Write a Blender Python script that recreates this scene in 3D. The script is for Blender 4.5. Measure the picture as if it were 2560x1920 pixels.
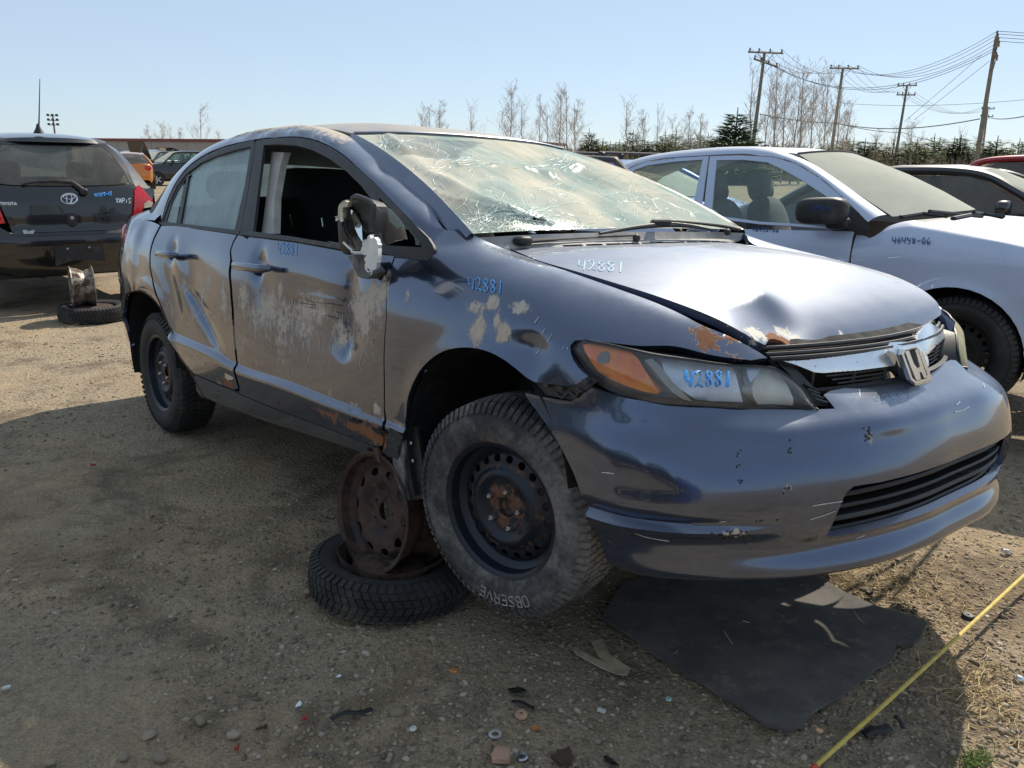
import bpy, bmesh, math, random
import numpy as np
from mathutils import Vector, Matrix
from mathutils.bvhtree import BVHTree
from mathutils.geometry import delaunay_2d_cdt
random.seed(7); rng=np.random.default_rng(7)
for o in list(bpy.data.objects): bpy.data.objects.remove(o)
SC=bpy.context.scene; COL=SC.collection; R_=math.radians
# ---------------------------------------------------------------- camera, sky, sun, exposure
PW,PH,FPX=2560.,1920.,2093.418
PITCH,ROLL,CAMH=R_(14.85),R_(1.0),1.42
_r=np.array([1,0,0.]); _f=np.array([0,math.cos(PITCH),-math.sin(PITCH)]); _u=np.array([0,math.sin(PITCH),math.cos(PITCH)])
RC=np.array([math.cos(ROLL)*_r+math.sin(ROLL)*_u, math.sin(ROLL)*_r-math.cos(ROLL)*_u, _f])   # world -> camera rows (x right, y down, z forward)
CW=np.array([0,0,CAMH])
cam=bpy.data.cameras.new('camera'); camo=bpy.data.objects.new('camera',cam); COL.objects.link(camo)
cam.sensor_fit='HORIZONTAL'; cam.sensor_width=36; cam.lens=36*FPX/PW; cam.clip_start=.05; cam.clip_end=3000
M4=Matrix.Identity(4)
for i in range(3): M4[i][0]=RC[0][i]; M4[i][1]=-RC[1][i]; M4[i][2]=-RC[2][i]; M4[i][3]=CW[i]
camo.matrix_world=M4; SC.camera=camo
SUN_EL,SUN_AZ=R_(44),R_(31)      # azimuth measured from +Y towards +X
w=bpy.data.worlds.new('World'); SC.world=w; w.use_nodes=True
nt=w.node_tree; bg=nt.nodes['Background']; sky=nt.nodes.new('ShaderNodeTexSky'); sky.sky_type='NISHITA'; sky.sun_disc=False
sky.sun_elevation=SUN_EL; sky.sun_rotation=SUN_AZ; sky.air_density=.8; sky.dust_density=.3; sky.ozone_density=4.
veil=nt.nodes.new('ShaderNodeMix'); veil.data_type='RGBA'; veil.inputs[0].default_value=.6; veil.inputs[7].default_value=(4.7,5.6,6.4,1)   # even thin veil of high cloud over the whole sky
nt.links.new(sky.outputs[0],veil.inputs[6]); nt.links.new(veil.outputs[2],bg.inputs[0]); bg.inputs[1].default_value=.083
sl=bpy.data.lights.new('sun','SUN'); so=bpy.data.objects.new('sun',sl); COL.objects.link(so)
sl.energy=3.5; sl.angle=R_(.53); sl.color=(1,.91,.77)
sd=Vector((math.sin(SUN_AZ)*math.cos(SUN_EL),math.cos(SUN_AZ)*math.cos(SUN_EL),math.sin(SUN_EL)))
so.rotation_euler=sd.to_track_quat('Z','Y').to_euler(); so.location=(0,0,30)
SC.view_settings.view_transform='Standard'; SC.view_settings.look='None'; SC.view_settings.exposure=.66; SC.view_settings.gamma=1
try: SC.view_settings.use_curve_mapping=False
except Exception: pass
SC.cycles.max_bounces=8; SC.cycles.transparent_max_bounces=24; SC.cycles.glossy_bounces=4; SC.cycles.transmission_bounces=6
SC.cycles.sample_clamp_indirect=6
# ---------------------------------------------------------------- pixels <-> places (photo pixels at 2560 wide; zoom windows = (x0,y0,scale))
T=dict(A=(350,290,.27125),B=(250,600,.3014),C=(800,400,.2411),D=(250,280,.5124),E=(850,280,.4747),F=(1350,650,.547),G=(1400,820,.2939),H=(1850,720,.321),
 I=(1400,1000,.5244),J=(750,850,.4521),K=(1250,560,.31646),L=(1700,540,.31646),M=(820,300,.22604),N=(1280,320,.28933),O=(550,900,.2396),Q=(960,780,.25316),
 P=(0,280,.32547),R=(1900,360,.29837),S=(250,330,.15823),U=(2250,720,.30126),V=(1950,1100,.49433),W=(1800,60,.34358),X=(0,0,1.0),Y=(0,0,1.15732))
def Z(t,*pts):
    x0,y0,s=T[t]; return [(x0+a*s,y0+b*s) for a,b in pts]
def ray(px,py):
    v=RC.T@np.array([(px-PW/2)/FPX,(py-PH/2)/FPX,1.]); return v/np.linalg.norm(v)
def ground(px,py,z=0.): v=ray(px,py); return CW+v*((z-CAMH)/v[2])
def atY(px,py,Y): v=ray(px,py); return CW+v*(Y/v[1])
def projw(p): c=RC@(np.asarray(p,float)-CW); return PW/2+FPX*c[0]/c[2],PH/2+FPX*c[1]/c[2]
# ---------------------------------------------------------------- mesh helpers
def smoothstep(a,b,x): t=np.clip((np.asarray(x,float)-a)/(b-a),0,1); return t*t*(3-2*t)
def cr(P,n):
    """Catmull-Rom through the rows of P, n samples spaced by length"""
    P=np.asarray(P,float)
    if len(P)==2: P=np.array([P[0],(P[0]+P[1])/2,P[1]])
    Q=np.vstack([2*P[0]-P[1],P,2*P[-1]-P[-2]]); out=[]
    for i in range(1,len(Q)-2):
        t=np.linspace(0,1,12,endpoint=False)[:,None]
        a,b,c,d=Q[i-1],Q[i],Q[i+1],Q[i+2]
        out.append(.5*(2*b+(c-a)*t+(2*a-5*b+4*c-d)*t*t+(3*b-a-3*c+d)*t**3))
    out=np.vstack(out+[P[-1:]])
    return resample(out,n)
def resample(P,n):
    P=np.asarray(P,float); d=np.r_[0,np.cumsum(np.linalg.norm(np.diff(P,axis=0),axis=1))]
    s=np.linspace(0,d[-1],n); return np.stack([np.interp(s,d,P[:,k]) for k in range(P.shape[1])],1)
def interp_tab(tab,x):
    """smooth interpolation of table columns: tab rows (x, v...) sorted in x; monotone-ish cubic (Catmull)"""
    tab=np.asarray(tab,float); X=tab[:,0]; V=tab[:,1:]; x=np.asarray(x,float)
    i=np.clip(np.searchsorted(X,x)-1,0,len(X)-2); h=X[i+1]-X[i]; t=np.clip((x-X[i])/h,0,1)
    sl_=np.gradient(V,X,axis=0)
    t=t[...,None]; h=h[...,None]
    return (2*t**3-3*t**2+1)*V[i]+(t**3-2*t**2+t)*h*sl_[i]+(-2*t**3+3*t**2)*V[i+1]+(t**3-t**2)*h*sl_[i+1]
def link(name,me,mat=None,parent=None):
    o=bpy.data.objects.new(name,me); COL.objects.link(o)
    if parent is not None: o.parent=parent
    if mat is not None: me.materials.append(mat)
    return o
def mesh(name,V,Fc,mat=None,parent=None,smooth=True,sharp=None,attrs=None):
    me=bpy.data.meshes.new(name); me.from_pydata([tuple(map(float,v)) for v in V],[],[tuple(map(int,f)) for f in Fc])
    if smooth:
        me.polygons.foreach_set('use_smooth',np.ones(len(me.polygons),bool))
        if sharp: me.set_sharp_from_angle(angle=R_(sharp))
    for k,a in (attrs or {}).items():
        at=me.attributes.new(k,'FLOAT','POINT'); at.data.foreach_set('value',np.asarray(a,np.float32))
    me.update(); return link(name,me,mat,parent)
class MB:
    """collects shapes into one mesh"""
    def __init__(s): s.V=[];s.F=[];s.mi=[];s.cur=0
    def add(s,V,Fc):
        o=len(s.V); s.V+= [tuple(map(float,v)) for v in V]; s.F+=[tuple(int(i)+o for i in f) for f in Fc]; s.mi+=[s.cur]*len(Fc); return s
    def box(s,c,d,rot=None,bev=0):
        c=np.asarray(c,float); d=np.asarray(d,float)/2
        if bev>0:
            b=min(bev,d.min()*.9); pts=[]
            for sx in(-1,1):
                for sy in(-1,1):
                    for sz in(-1,1):
                        q=np.array([sx,sy,sz])*d; 
                        for k in range(3): e=q.copy(); e-=np.array([sx,sy,sz])*b; e[k]=q[k]; pts.append(e)
            bm=bmesh.new(); vs=[bm.verts.new(p) for p in pts]; bmesh.ops.convex_hull(bm,input=vs); bm.verts.index_update()
            V=[np.array(v.co) for v in bm.verts]; Fc=[[v.index for v in f.verts] for f in bm.faces]; bm.free()
        else:
            V=[np.array([sx,sy,sz])*d for sx in(-1,1) for sy in(-1,1) for sz in(-1,1)]
            Fc=[(0,1,3,2),(4,6,7,5),(0,4,5,1),(2,3,7,6),(0,2,6,4),(1,5,7,3)]
        if rot is not None: Rm=np.array(rot); V=[Rm@v for v in V]
        return s.add([v+c for v in V],Fc)
    def tube(s,P,r,n=8,cap=True,flat=None):
        P=np.asarray(P,float); m=len(P); r=np.broadcast_to(np.asarray(r,float),(m,))
        tg=np.gradient(P,axis=0); tg/=np.linalg.norm(tg,axis=1)[:,None]+1e-12
        up=np.array([0,0,1.]) if abs(tg[0][2])<.9 else np.array([1.,0,0])
        V=[]; a=np.cross(tg[0],up); a/=np.linalg.norm(a)
        for i in range(m):
            a=a-tg[i]*(a@tg[i]); a/=np.linalg.norm(a)+1e-12; b=np.cross(tg[i],a)
            for k in range(n):
                th=2*math.pi*k/n; V.append(P[i]+r[i]*(math.cos(th)*a+math.sin(th)*b*(flat or 1)))
        Fc=[(i*n+k,i*n+(k+1)%n,(i+1)*n+(k+1)%n,(i+1)*n+k) for i in range(m-1) for k in range(n)]
        if cap: Fc+=[tuple(range(n))[::-1],tuple((m-1)*n+k for k in range(n))]
        return s.add(V,Fc)
    def lathe(s,prof,n=48,axis='y',c=(0,0,0),a0=0,a1=2*math.pi):
        """prof: (radius, offset along axis)"""
        full=abs(a1-a0-2*math.pi)<1e-6; k=n if full else n+1; V=[]
        for r,h in prof:
            for i in range(k):
                th=a0+(a1-a0)*i/n; x,z=r*math.cos(th),r*math.sin(th)
                V.append({'y':(x,h,z),'z':(x,z,h),'x':(h,x,z)}[axis])
        m=len(prof); Fc=[(j*k+i,j*k+(i+1)%k,(j+1)*k+(i+1)%k,(j+1)*k+i) for j in range(m-1) for i in range(n)]
        return s.add([np.asarray(v)+np.asarray(c) for v in V],Fc)
    def grid(s,G,flip=False):
        G=np.asarray(G,float); a,b=G.shape[:2]
        Fc=[(i*b+j,i*b+j+1,(i+1)*b+j+1,(i+1)*b+j) for i in range(a-1) for j in range(b-1)]
        if flip: Fc=[f[::-1] for f in Fc]
        return s.add(G.reshape(-1,3),Fc)
    def prism(s,poly,ext):
        """poly: list of 3D points; ext: extrusion vector"""
        P=[np.asarray(p,float) for p in poly]; n=len(P); e=np.asarray(ext,float)
        return s.add(P+[p+e for p in P],[tuple(range(n))[::-1],tuple(range(n,2*n))]+[(i,(i+1)%n,n+(i+1)%n,n+i) for i in range(n)])
    def build(s,name,mat=None,parent=None,smooth=True,sharp=35,bevel=None):
        me=bpy.data.meshes.new(name); me.from_pydata(s.V,[],s.F)
        mats=mat if isinstance(mat,(list,tuple)) else [mat]
        for m in mats:
            if m: me.materials.append(m)
        if len(mats)>1: me.polygons.foreach_set('material_index',np.array(s.mi,np.int32))
        bm=bmesh.new(); bm.from_mesh(me); bmesh.ops.recalc_face_normals(bm,faces=bm.faces); bm.to_mesh(me); bm.free()
        if smooth:
            me.polygons.foreach_set('use_smooth',np.ones(len(me.polygons),bool)); me.set_sharp_from_angle(angle=R_(sharp))
        me.update(); o=bpy.data.objects.new(name,me); COL.objects.link(o)
        if parent is not None: o.parent=parent
        return o
def tag(o,label=None,cat=None,group=None,kind=None):
    if label: o['label']=label
    if cat: o['category']=cat
    if group: o['group']=group
    if kind: o['kind']=kind
    return o
def thing(name,label,cat,loc=(0,0,0),rz=0,group=None,mat=None):
    o=bpy.data.objects.new(name,None); COL.objects.link(o); o.empty_display_size=.1
    if mat is not None: o.matrix_world=mat
    else: o.location=loc; o.rotation_euler=(0,0,rz)
    return tag(o,label,cat,group)
def copy_tree(o,parent=None):
    c=o.copy(); COL.objects.link(c); c.parent=parent
    if parent is not None: c.matrix_parent_inverse=o.matrix_parent_inverse
    for ch in list(o.children): copy_tree(ch,c)
    return c
def inpoly(P,poly):
    P=np.asarray(P,float); poly=np.asarray(poly,float); x,y=P[:,0],P[:,1]; ins=np.zeros(len(P),bool); j=len(poly)-1
    for i in range(len(poly)):
        xi,yi=poly[i]; xj,yj=poly[j]
        c=((yi>y)!=(yj>y))&(x<(xj-xi)*(y-yi)/(yj-yi+1e-15)+xi); ins^=c; j=i
    return ins
def densify(poly,sp,closed=True):
    poly=np.asarray(poly,float); out=[]; n=len(poly)
    for i in range(n if closed else n-1):
        a,b=poly[i],poly[(i+1)%n]; k=max(1,int(np.linalg.norm(b-a)/sp+.5))
        out+=[a+(b-a)*t/k for t in range(k)]
    if not closed: out.append(poly[-1])
    return np.array(out)
def fill(outline,holes=(),sp=.02,dense=True):
    """triangulate a 2D outline with inner grid points -> uv verts, tris, boundary loops (indices)"""
    loops=[densify(outline,sp*.8) if dense else np.asarray(outline,float)]+[densify(h,sp*.8) for h in holes]
    lo,hi=loops[0].min(0),loops[0].max(0)
    gx=np.arange(lo[0]+sp*.5,hi[0],sp); gy=np.arange(lo[1]+sp*.5,hi[1],sp*.9)
    g=np.array([(x+(sp*.5 if j%2 else 0),y) for j,y in enumerate(gy) for x in gx]) if len(gx) and len(gy) else np.zeros((0,2))
    if len(g):
        m=inpoly(g,loops[0])
        for h in loops[1:]: m&=~inpoly(g,h)
        g=g[m]; allb=np.vstack(loops)
        if len(g):
            keep=np.ones(len(g),bool)
            for k0 in range(0,len(g),4000):
                d=((g[k0:k0+4000,None,:]-allb[None])**2).sum(2).min(1); keep[k0:k0+4000]=d>(sp*.45)**2
            g=g[keep]
    pts=[]; ed=[]
    for L in loops:
        o=len(pts); n=len(L); pts+=list(L); ed+=[(o+i,o+(i+1)%n) for i in range(n)]
    pts+=list(g)
    res=delaunay_2d_cdt([Vector((float(a),float(b))) for a,b in pts],ed,[],0,1e-7)
    V=np.array([tuple(v) for v in res[0]]); Fc=np.array([f for f in res[2] if len(f)==3],int)
    c=V[Fc].mean(1); m=inpoly(c,loops[0])
    for h in loops[1:]: m&=~inpoly(c,h)
    return V,Fc[m]
def bloops(Fc):
    """directed boundary edges of a triangle list"""
    ed={}
    for a,b,c in Fc:
        for e in((a,b),(b,c),(c,a)): ed[e]=1
    return [e for e in ed if (e[1],e[0]) not in ed]
def orient(V,Fc,ref):
    """flip so that faces look away from ref (a point) on average"""
    V=np.asarray(V); Fc=np.asarray(Fc); a,b,c=V[Fc[:,0]],V[Fc[:,1]],V[Fc[:,2]]
    n=np.cross(b-a,c-a); s=(n*((a+b+c)/3-np.asarray(ref))).sum()
    return Fc if s>0 else Fc[:,::-1]
def vnormals(V,Fc):
    V=np.asarray(V); N=np.zeros_like(V); n=np.cross(V[Fc[:,1]]-V[Fc[:,0]],V[Fc[:,2]]-V[Fc[:,0]])
    for k in range(3): np.add.at(N,Fc[:,k],n)
    return N/(np.linalg.norm(N,axis=1)[:,None]+1e-12)
def shell(name,V,Fc,mat,parent,th=.015,ref=(-1.3,0,.6),attrs=None,sharp=60,lip=True):
    """panel: a surface with a folded-back edge of depth th"""
    V=np.asarray(V,float); Fc=orient(V,np.asarray(Fc,int),ref); N=vnormals(V,Fc)
    if lip:
        be=bloops(Fc); ids=sorted({i for e in be for i in e}); mp={v:len(V)+k for k,v in enumerate(ids)}
        V2=np.vstack([V,V[ids]-N[ids]*th]); F2=[tuple(f) for f in Fc]+[(b,a,mp[a],mp[b]) for a,b in be]
        if attrs: attrs={k:np.r_[a,np.asarray(a)[ids]] for k,a in attrs.items()}
    else: V2,F2=V,[tuple(f) for f in Fc]
    return mesh(name,V2,F2,mat,parent,True,sharp,attrs)
def fbm(P,sc=1.,oct=3,seed=0.):
    """cheap smooth pseudo-noise, about -1..1"""
    P=np.asarray(P,float)*sc; v=0; a=1.; tot=0
    for o in range(oct):
        f=2.03**o; k=seed+o*13.7
        s=np.sin(P[...,0]*f*1.7+k)+np.sin(P[...,1]*f*2.1+1.3*k+np.sin(P[...,0]*f*.9+k*.7)*1.4)+np.sin(P[...,2]*f*1.9+.7*k+np.sin(P[...,1]*f*1.3+k)*1.2)
        v=v+a*s/3; tot+=a; a*=.5
    return v/tot
# ---------------------------------------------------------------- materials (all procedural)
class NT:
    def __init__(s,name):
        s.m=bpy.data.materials.new(name); s.m.use_nodes=True; s.t=s.m.node_tree; s.b=s.t.nodes['Principled BSDF']; s.o=s.t.nodes['Material Output']
    def n(s,typ,**kw):
        n=s.t.nodes.new('ShaderNode'+typ)
        for k,v in kw.items():
            if hasattr(n,k) and k not in('inputs',): setattr(n,k,v)
        return n
    def l(s,a,b): s.t.links.new(a,b); return s
    def put(s,sock,v):
        if hasattr(v,'links') or isinstance(v,bpy.types.NodeSocket): s.t.links.new(v,sock)
        else:
            if hasattr(sock.default_value,'__len__') and len(sock.default_value)==4 and len(v)==3: v=(*v,1)
            sock.default_value=v
    def coord(s,which='Object'): return s.n('TexCoord').outputs[which]
    def map(s,vec,scale=(1,1,1),loc=(0,0,0)):
        m=s.n('Mapping'); s.l(vec,m.inputs[0]); m.inputs[1].default_value=loc; m.inputs[3].default_value=scale; return m.outputs[0]
    def noise(s,vec,scale,detail=6,rough=.6,dist=0,out=0):
        n=s.n('TexNoise'); s.l(vec,n.inputs['Vector']); n.inputs['Scale'].default_value=scale; n.inputs['Detail'].default_value=detail; n.inputs['Roughness'].default_value=rough; n.inputs['Distortion'].default_value=dist; return n.outputs[out]
    def voro(s,vec,scale,feature='F1',out='Distance',rnd=1):
        n=s.n('TexVoronoi'); n.feature=feature; s.l(vec,n.inputs['Vector']); n.inputs['Scale'].default_value=scale; n.inputs['Randomness'].default_value=rnd; return n.outputs[out]
    def math(s,op,a,b=0.,c=0.):
        n=s.n('Math'); n.operation=op
        for i,v in enumerate((a,b,c)): s.put(n.inputs[i],v)
        return n.outputs[0]
    def rng(s,v,a,b,c=0.,d=1.,smooth=True):
        n=s.n('MapRange'); n.interpolation_type='SMOOTHSTEP' if smooth else 'LINEAR'; s.l(v,n.inputs[0])
        for i,x in enumerate((a,b,c,d)): n.inputs[i+1].default_value=x
        return n.outputs[0]
    def mix(s,f,a,b):
        n=s.n('Mix'); n.data_type='RGBA'; s.put(n.inputs[0],f); s.put(n.inputs[6],a); s.put(n.inputs[7],b); return n.outputs[2]
    def mixf(s,f,a,b):
        n=s.n('Mix'); n.data_type='FLOAT'; s.put(n.inputs[0],f); s.put(n.inputs[2],a); s.put(n.inputs[3],b); return n.outputs[0]
    def ramp(s,f,stops):
        n=s.n('ValToRGB'); s.l(f,n.inputs[0]); e=n.color_ramp.elements
        while len(e)<len(stops): e.new(.5)
        for el,(p,c) in zip(e,stops): el.position=p; el.color=(*c,1)
        return n.outputs[0]
    def attr(s,name): n=s.n('Attribute'); n.attribute_name=name; return n.outputs['Fac']
    def bump(s,h,strength=.3,dist=.01):
        n=s.n('Bump'); s.l(h,n.inputs['Height']); n.inputs['Strength'].default_value=strength; n.inputs['Distance'].default_value=dist; s.l(n.outputs[0],s.b.inputs['Normal']); return n.outputs[0]
    def set(s,**kw):
        nm=dict(col='Base Color',metal='Metallic',rough='Roughness',coat='Coat Weight',coatr='Coat Roughness',spec='Specular IOR Level',trans='Transmission Weight',ior='IOR',alpha='Alpha',emit='Emission Color',es='Emission Strength',sheen='Sheen Weight')
        for k,v in kw.items(): s.put(s.b.inputs[nm[k]],v)
        return s
def simple(name,col,rough=.6,metal=0.,var=.25,scale=12,coat=0.,bump=0.,bs=60,dirt=None,spec=.5):
    n=NT(name); c=n.coord(); f=n.noise(c,scale,5)
    lo=tuple(x*(1-var) for x in col); hi=tuple(min(1,x*(1+var)) for x in col)
    base=n.mix(n.rng(f,.3,.7),lo,hi)
    if dirt:
        g=n.noise(c,scale*.45,8,.7); base=n.mix(n.rng(g,.52,.72,0,dirt[1]),base,dirt[0])
        n.put(n.b.inputs['Roughness'],n.mixf(n.rng(g,.52,.72),rough,.85))
    else: n.put(n.b.inputs['Roughness'],n.rng(n.noise(c,scale*2.3,4),.2,.8,max(0,rough-.1),min(1,rough+.1)))
    n.set(col=base,metal=metal,coat=coat,spec=spec)
    if bump: n.bump(n.noise(c,bs,6,.65),bump,.01)
    return n.m
def paint(name,col,rough=.34,metal=.75,dust=.5,dustcol=(.34,.30,.24),coat=1.,mud=True,peel=.02,coatr=.025):
    """car paint: flakes under clear coat, dust on faces that look up, dried mud and rust from point attributes"""
    n=NT(name); c=n.coord(); fl=n.noise(c,900,2,.5)
    base=n.mix(n.rng(fl,.3,.7),tuple(x*.8 for x in col),tuple(min(1,x*1.25) for x in col))
    g=n.n('NewGeometry'); sx=n.n('SeparateXYZ'); n.l(g.outputs['Normal'],sx.inputs[0])
    up=n.rng(sx.outputs[2],.62,.99)
    fine=n.noise(c,7,9,.72); streak=n.noise(n.map(c,(9,9,1.2)),3,7,.7)
    dn=n.math('MULTIPLY',up,n.rng(fine,.25,.75,.55,1)); dn=n.math('MULTIPLY',dn,dust)
    film=n.math('MULTIPLY',n.rng(streak,.5,.8),.05)
    d=n.math('MAXIMUM',dn,film)
    rough_=n.mixf(d,rough,.8); coat_=n.math('MULTIPLY',n.math('SUBTRACT',1.,n.math('MINIMUM',n.math('MULTIPLY',d,1.15),1.)),coat)
    colr=n.mix(d,base,dustcol); met=n.mixf(d,metal,0.)
    if mud:
        a=n.attr('mud'); mn=n.noise(c,30,9,.75); st=n.noise(n.map(c,(30,30,5)),2,8,.75)
        mm=n.math('ADD',n.math('MULTIPLY',mn,.55),n.math('MULTIPLY',st,.45))
        # mud value in 0..1 : where noise exceeds 1-mud
        mm=n.rng(mm,.32,.68,0,1,False); th=n.math('SUBTRACT',1.0,n.math('MULTIPLY',a,.92)); mk=n.rng(n.math('SUBTRACT',mm,th),-.02,.30)
        mk=n.math('MULTIPLY',mk,n.rng(a,.02,.12))
        mcol=n.mix(n.noise(c,60,5),(.36,.31,.25),(.60,.54,.46))
        colr=n.mix(mk,colr,mcol); met=n.mixf(mk,met,0.); rough_=n.mixf(mk,rough_,.9); coat_=n.math('MULTIPLY',coat_,n.math('SUBTRACT',1.,mk))
        r=n.attr('rust'); rn=n.noise(c,45,8,.7); rk=n.rng(n.math('SUBTRACT',n.math('ADD',n.math('MULTIPLY',r,.8),n.rng(rn,.3,.7,0,.8,False)),.92),-.03,.06)
        rcol=n.mix(n.noise(c,80,6,.7),(.10,.035,.016),(.36,.16,.075))
        colr=n.mix(rk,colr,rcol); met=n.mixf(rk,met,0.); rough_=n.mixf(rk,rough_,.92); coat_=n.math('MULTIPLY',coat_,n.math('SUBTRACT',1.,rk))
        pr=n.attr('primer'); pk=n.rng(n.math('SUBTRACT',n.math('ADD',n.math('MULTIPLY',pr,.8),n.rng(n.noise(c,55,7,.75),.3,.7,0,.8,False)),.95),-.02,.02)
        colr=n.mix(pk,colr,(.62,.58,.47)); met=n.mixf(pk,met,0.); rough_=n.mixf(pk,rough_,.6)
        bn=n.math('ADD',n.math('MULTIPLY',mk,.5),n.math('MULTIPLY',rn,n.math('MULTIPLY',rk,.8)))
        n.bump(bn,.25,.004)
    n.set(col=colr,metal=met,rough=rough_,coat=coat_,coatr=coatr)
    return n.m
MAT={}
PAINT_CIVIC=paint('grey_blue_paint',(.078,.102,.165),.17,.88,.40,(.40,.43,.48))
def tyre_dust():
    n=NT('mud_dusted_tyre'); c=n.coord(); a=n.noise(c,4.5,9,.7,.5); b=n.noise(c,45,6,.7); k=n.rng(n.math('ADD',a,n.math('MULTIPLY',b,.25)),.48,.80); n.set(col=n.mix(k,(.035,.036,.04),n.mix(b,(.12,.115,.11),(.30,.285,.26))),rough=.88); n.bump(b,.2,.004); return n.m
MAT.update(
 civic=PAINT_CIVIC,
 civic_roof=paint('dusty_roof_paint',(.125,.152,.215),.3,.9,.92,(.42,.37,.29)),
 black_paint=paint('black_paint',(.008,.009,.012),.25,.2,.14,(.30,.27,.23),mud=False),
 silver=paint('silver_blue_paint',(.46,.53,.68),.40,.15,.55,(.44,.44,.44),mud=False,coat=.6),
 dark_paint=paint('dark_grey_paint',(.02,.02,.027),.28,.4,.45,(.33,.30,.26),mud=False),
 red_paint=paint('red_paint',(.28,.012,.02),.3,.3,.3,(.35,.25,.2),mud=False),
 blue_paint=paint('blue_paint',(.015,.06,.32),.3,.4,.2,mud=False),
 orange_paint=paint('orange_paint',(.62,.19,.02),.3,.25,.25,(.5,.42,.33),mud=False),
 white_paint=paint('white_paint',(.68,.68,.66),.35,.0,.4,(.5,.46,.38),mud=False),
 trim=simple('grey_trim',(.035,.037,.042),.55,0,.25,9,dirt=((.22,.20,.17),.55)),
 black_plastic=simple('black_plastic',(.018,.019,.021),.5,0,.3,14,bump=.08,bs=200,dirt=((.16,.145,.12),.35)),
 rubber=simple('tyre_rubber',(.022,.022,.022),.75,0,.3,8,bump=.12,bs=120,dirt=((.15,.135,.11),.5)),
 rubber_dusty=simple('dusty_tyre_rubber',(.05,.05,.05),.85,0,.4,5,bump=.12,bs=120,dirt=((.42,.40,.36),.8)),
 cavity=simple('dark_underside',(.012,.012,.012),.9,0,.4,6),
 chrome=simple('worn_chrome',(.72,.74,.76),.12,1.,.1,8),
 steel=simple('bare_steel',(.45,.45,.46),.32,1.,.2,30),
 mirror=simple('mirror_glass',(.82,.84,.86),.03,1.,.02,4),
 white_plastic=simple('white_plastic',(.66,.68,.67),.45,0,.12,20,dirt=((.4,.38,.34),.4)),
 beige_plastic=simple('yellowed_plastic',(.50,.47,.36),.5,0,.2,20,dirt=((.25,.22,.17),.5)),
 headliner=simple('grey_beige_headliner',(.46,.44,.40),.9,0,.12,14),
 cloth=simple('dark_seat_cloth',(.022,.024,.028),.95,0,.3,60,bump=.1,bs=400),
 grey_cloth=simple('grey_seat_cloth',(.16,.17,.175),.95,0,.2,60,bump=.1,bs=400),
 dash=simple('dash_plastic',(.10,.105,.11),.75,0,.2,12,dirt=((.28,.26,.23),.6)),
 cowl=simple('dusty_cowl_plastic',(.42,.41,.39),.8,0,.2,16),
 blue_ink=simple('blue_paint_marker',(.10,.38,.85),.5,0,.25,90),
 pale_ink=simple('pale_blue_paint_marker',(.36,.56,.78),.5,0,.15,90),
 dark_ink=simple('dark_blue_marker',(.07,.13,.32),.6,0,.3,90),
 red_lamp=simple('red_lamp_plastic',(.55,.012,.02),.15,0,.2,20,coat=.6),
 amber=simple('amber_lamp',(.85,.24,.03),.2,0,.25,14,coat=.4),
)
def rusty(name,base,rust=.5,metal=.3,rough=.55):
    n=NT(name); c=n.coord(); a=n.noise(c,14,9,.7); b=n.noise(c,60,6,.7)
    rc=n.mix(b,(.034,.022,.018),(.115,.064,.043))
    k=n.rng(n.math('ADD',a,n.math('MULTIPLY',b,.2)),.72-.35*rust,.86-.35*rust)
    n.set(col=n.mix(k,base,rc),metal=n.mixf(k,metal,0.),rough=n.mixf(k,rough,.9)); n.bump(n.math('MULTIPLY',b,k),.35,.004); return n.m
MAT['rim']=rusty('rusty_black_rim',(.018,.023,.034),.22,.35,.4)
def rim_mat():
    n=NT('black_rim_rusty_centre'); c=n.coord(); sx=n.n('SeparateXYZ'); n.l(c,sx.inputs[0]); r2=n.math('SQRT',n.math('ADD',n.math('MULTIPLY',sx.outputs[0],sx.outputs[0]),n.math('MULTIPLY',sx.outputs[2],sx.outputs[2])))
    ctr=n.math('MAXIMUM',n.rng(r2,.05,.10,.25,0.),n.rng(n.math('ABSOLUTE',n.math('SUBTRACT',r2,.125)),.004,.022,.16,0.)); ctr=n.math('MAXIMUM',ctr,n.rng(r2,.198,.206,0.,.30)); a=n.noise(c,26,9,.72); b=n.noise(c,70,6,.7)
    k=n.rng(n.math('ADD',a,ctr),.66,.78); n.set(col=n.mix(k,(.016,.022,.034),n.mix(b,(.05,.026,.018),(.24,.12,.065))),metal=n.mixf(k,.3,0.),rough=n.mixf(k,.38,.9)); n.bump(n.math('MULTIPLY',b,k),.3,.003); return n.m
MAT['rim']=rim_mat()
MAT['rim_rust']=rusty('rusted_brown_rim',(.035,.024,.024),.62,.35,.6)
MAT['rubber_dusty']=tyre_dust()
MAT['rim_bare']=rusty('scoured_steel_rim',(.30,.27,.22),.55,.7,.5)
MAT['rust']=rusty('flaky_rust',(.22,.09,.045),1.2,0.,.9)
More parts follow.
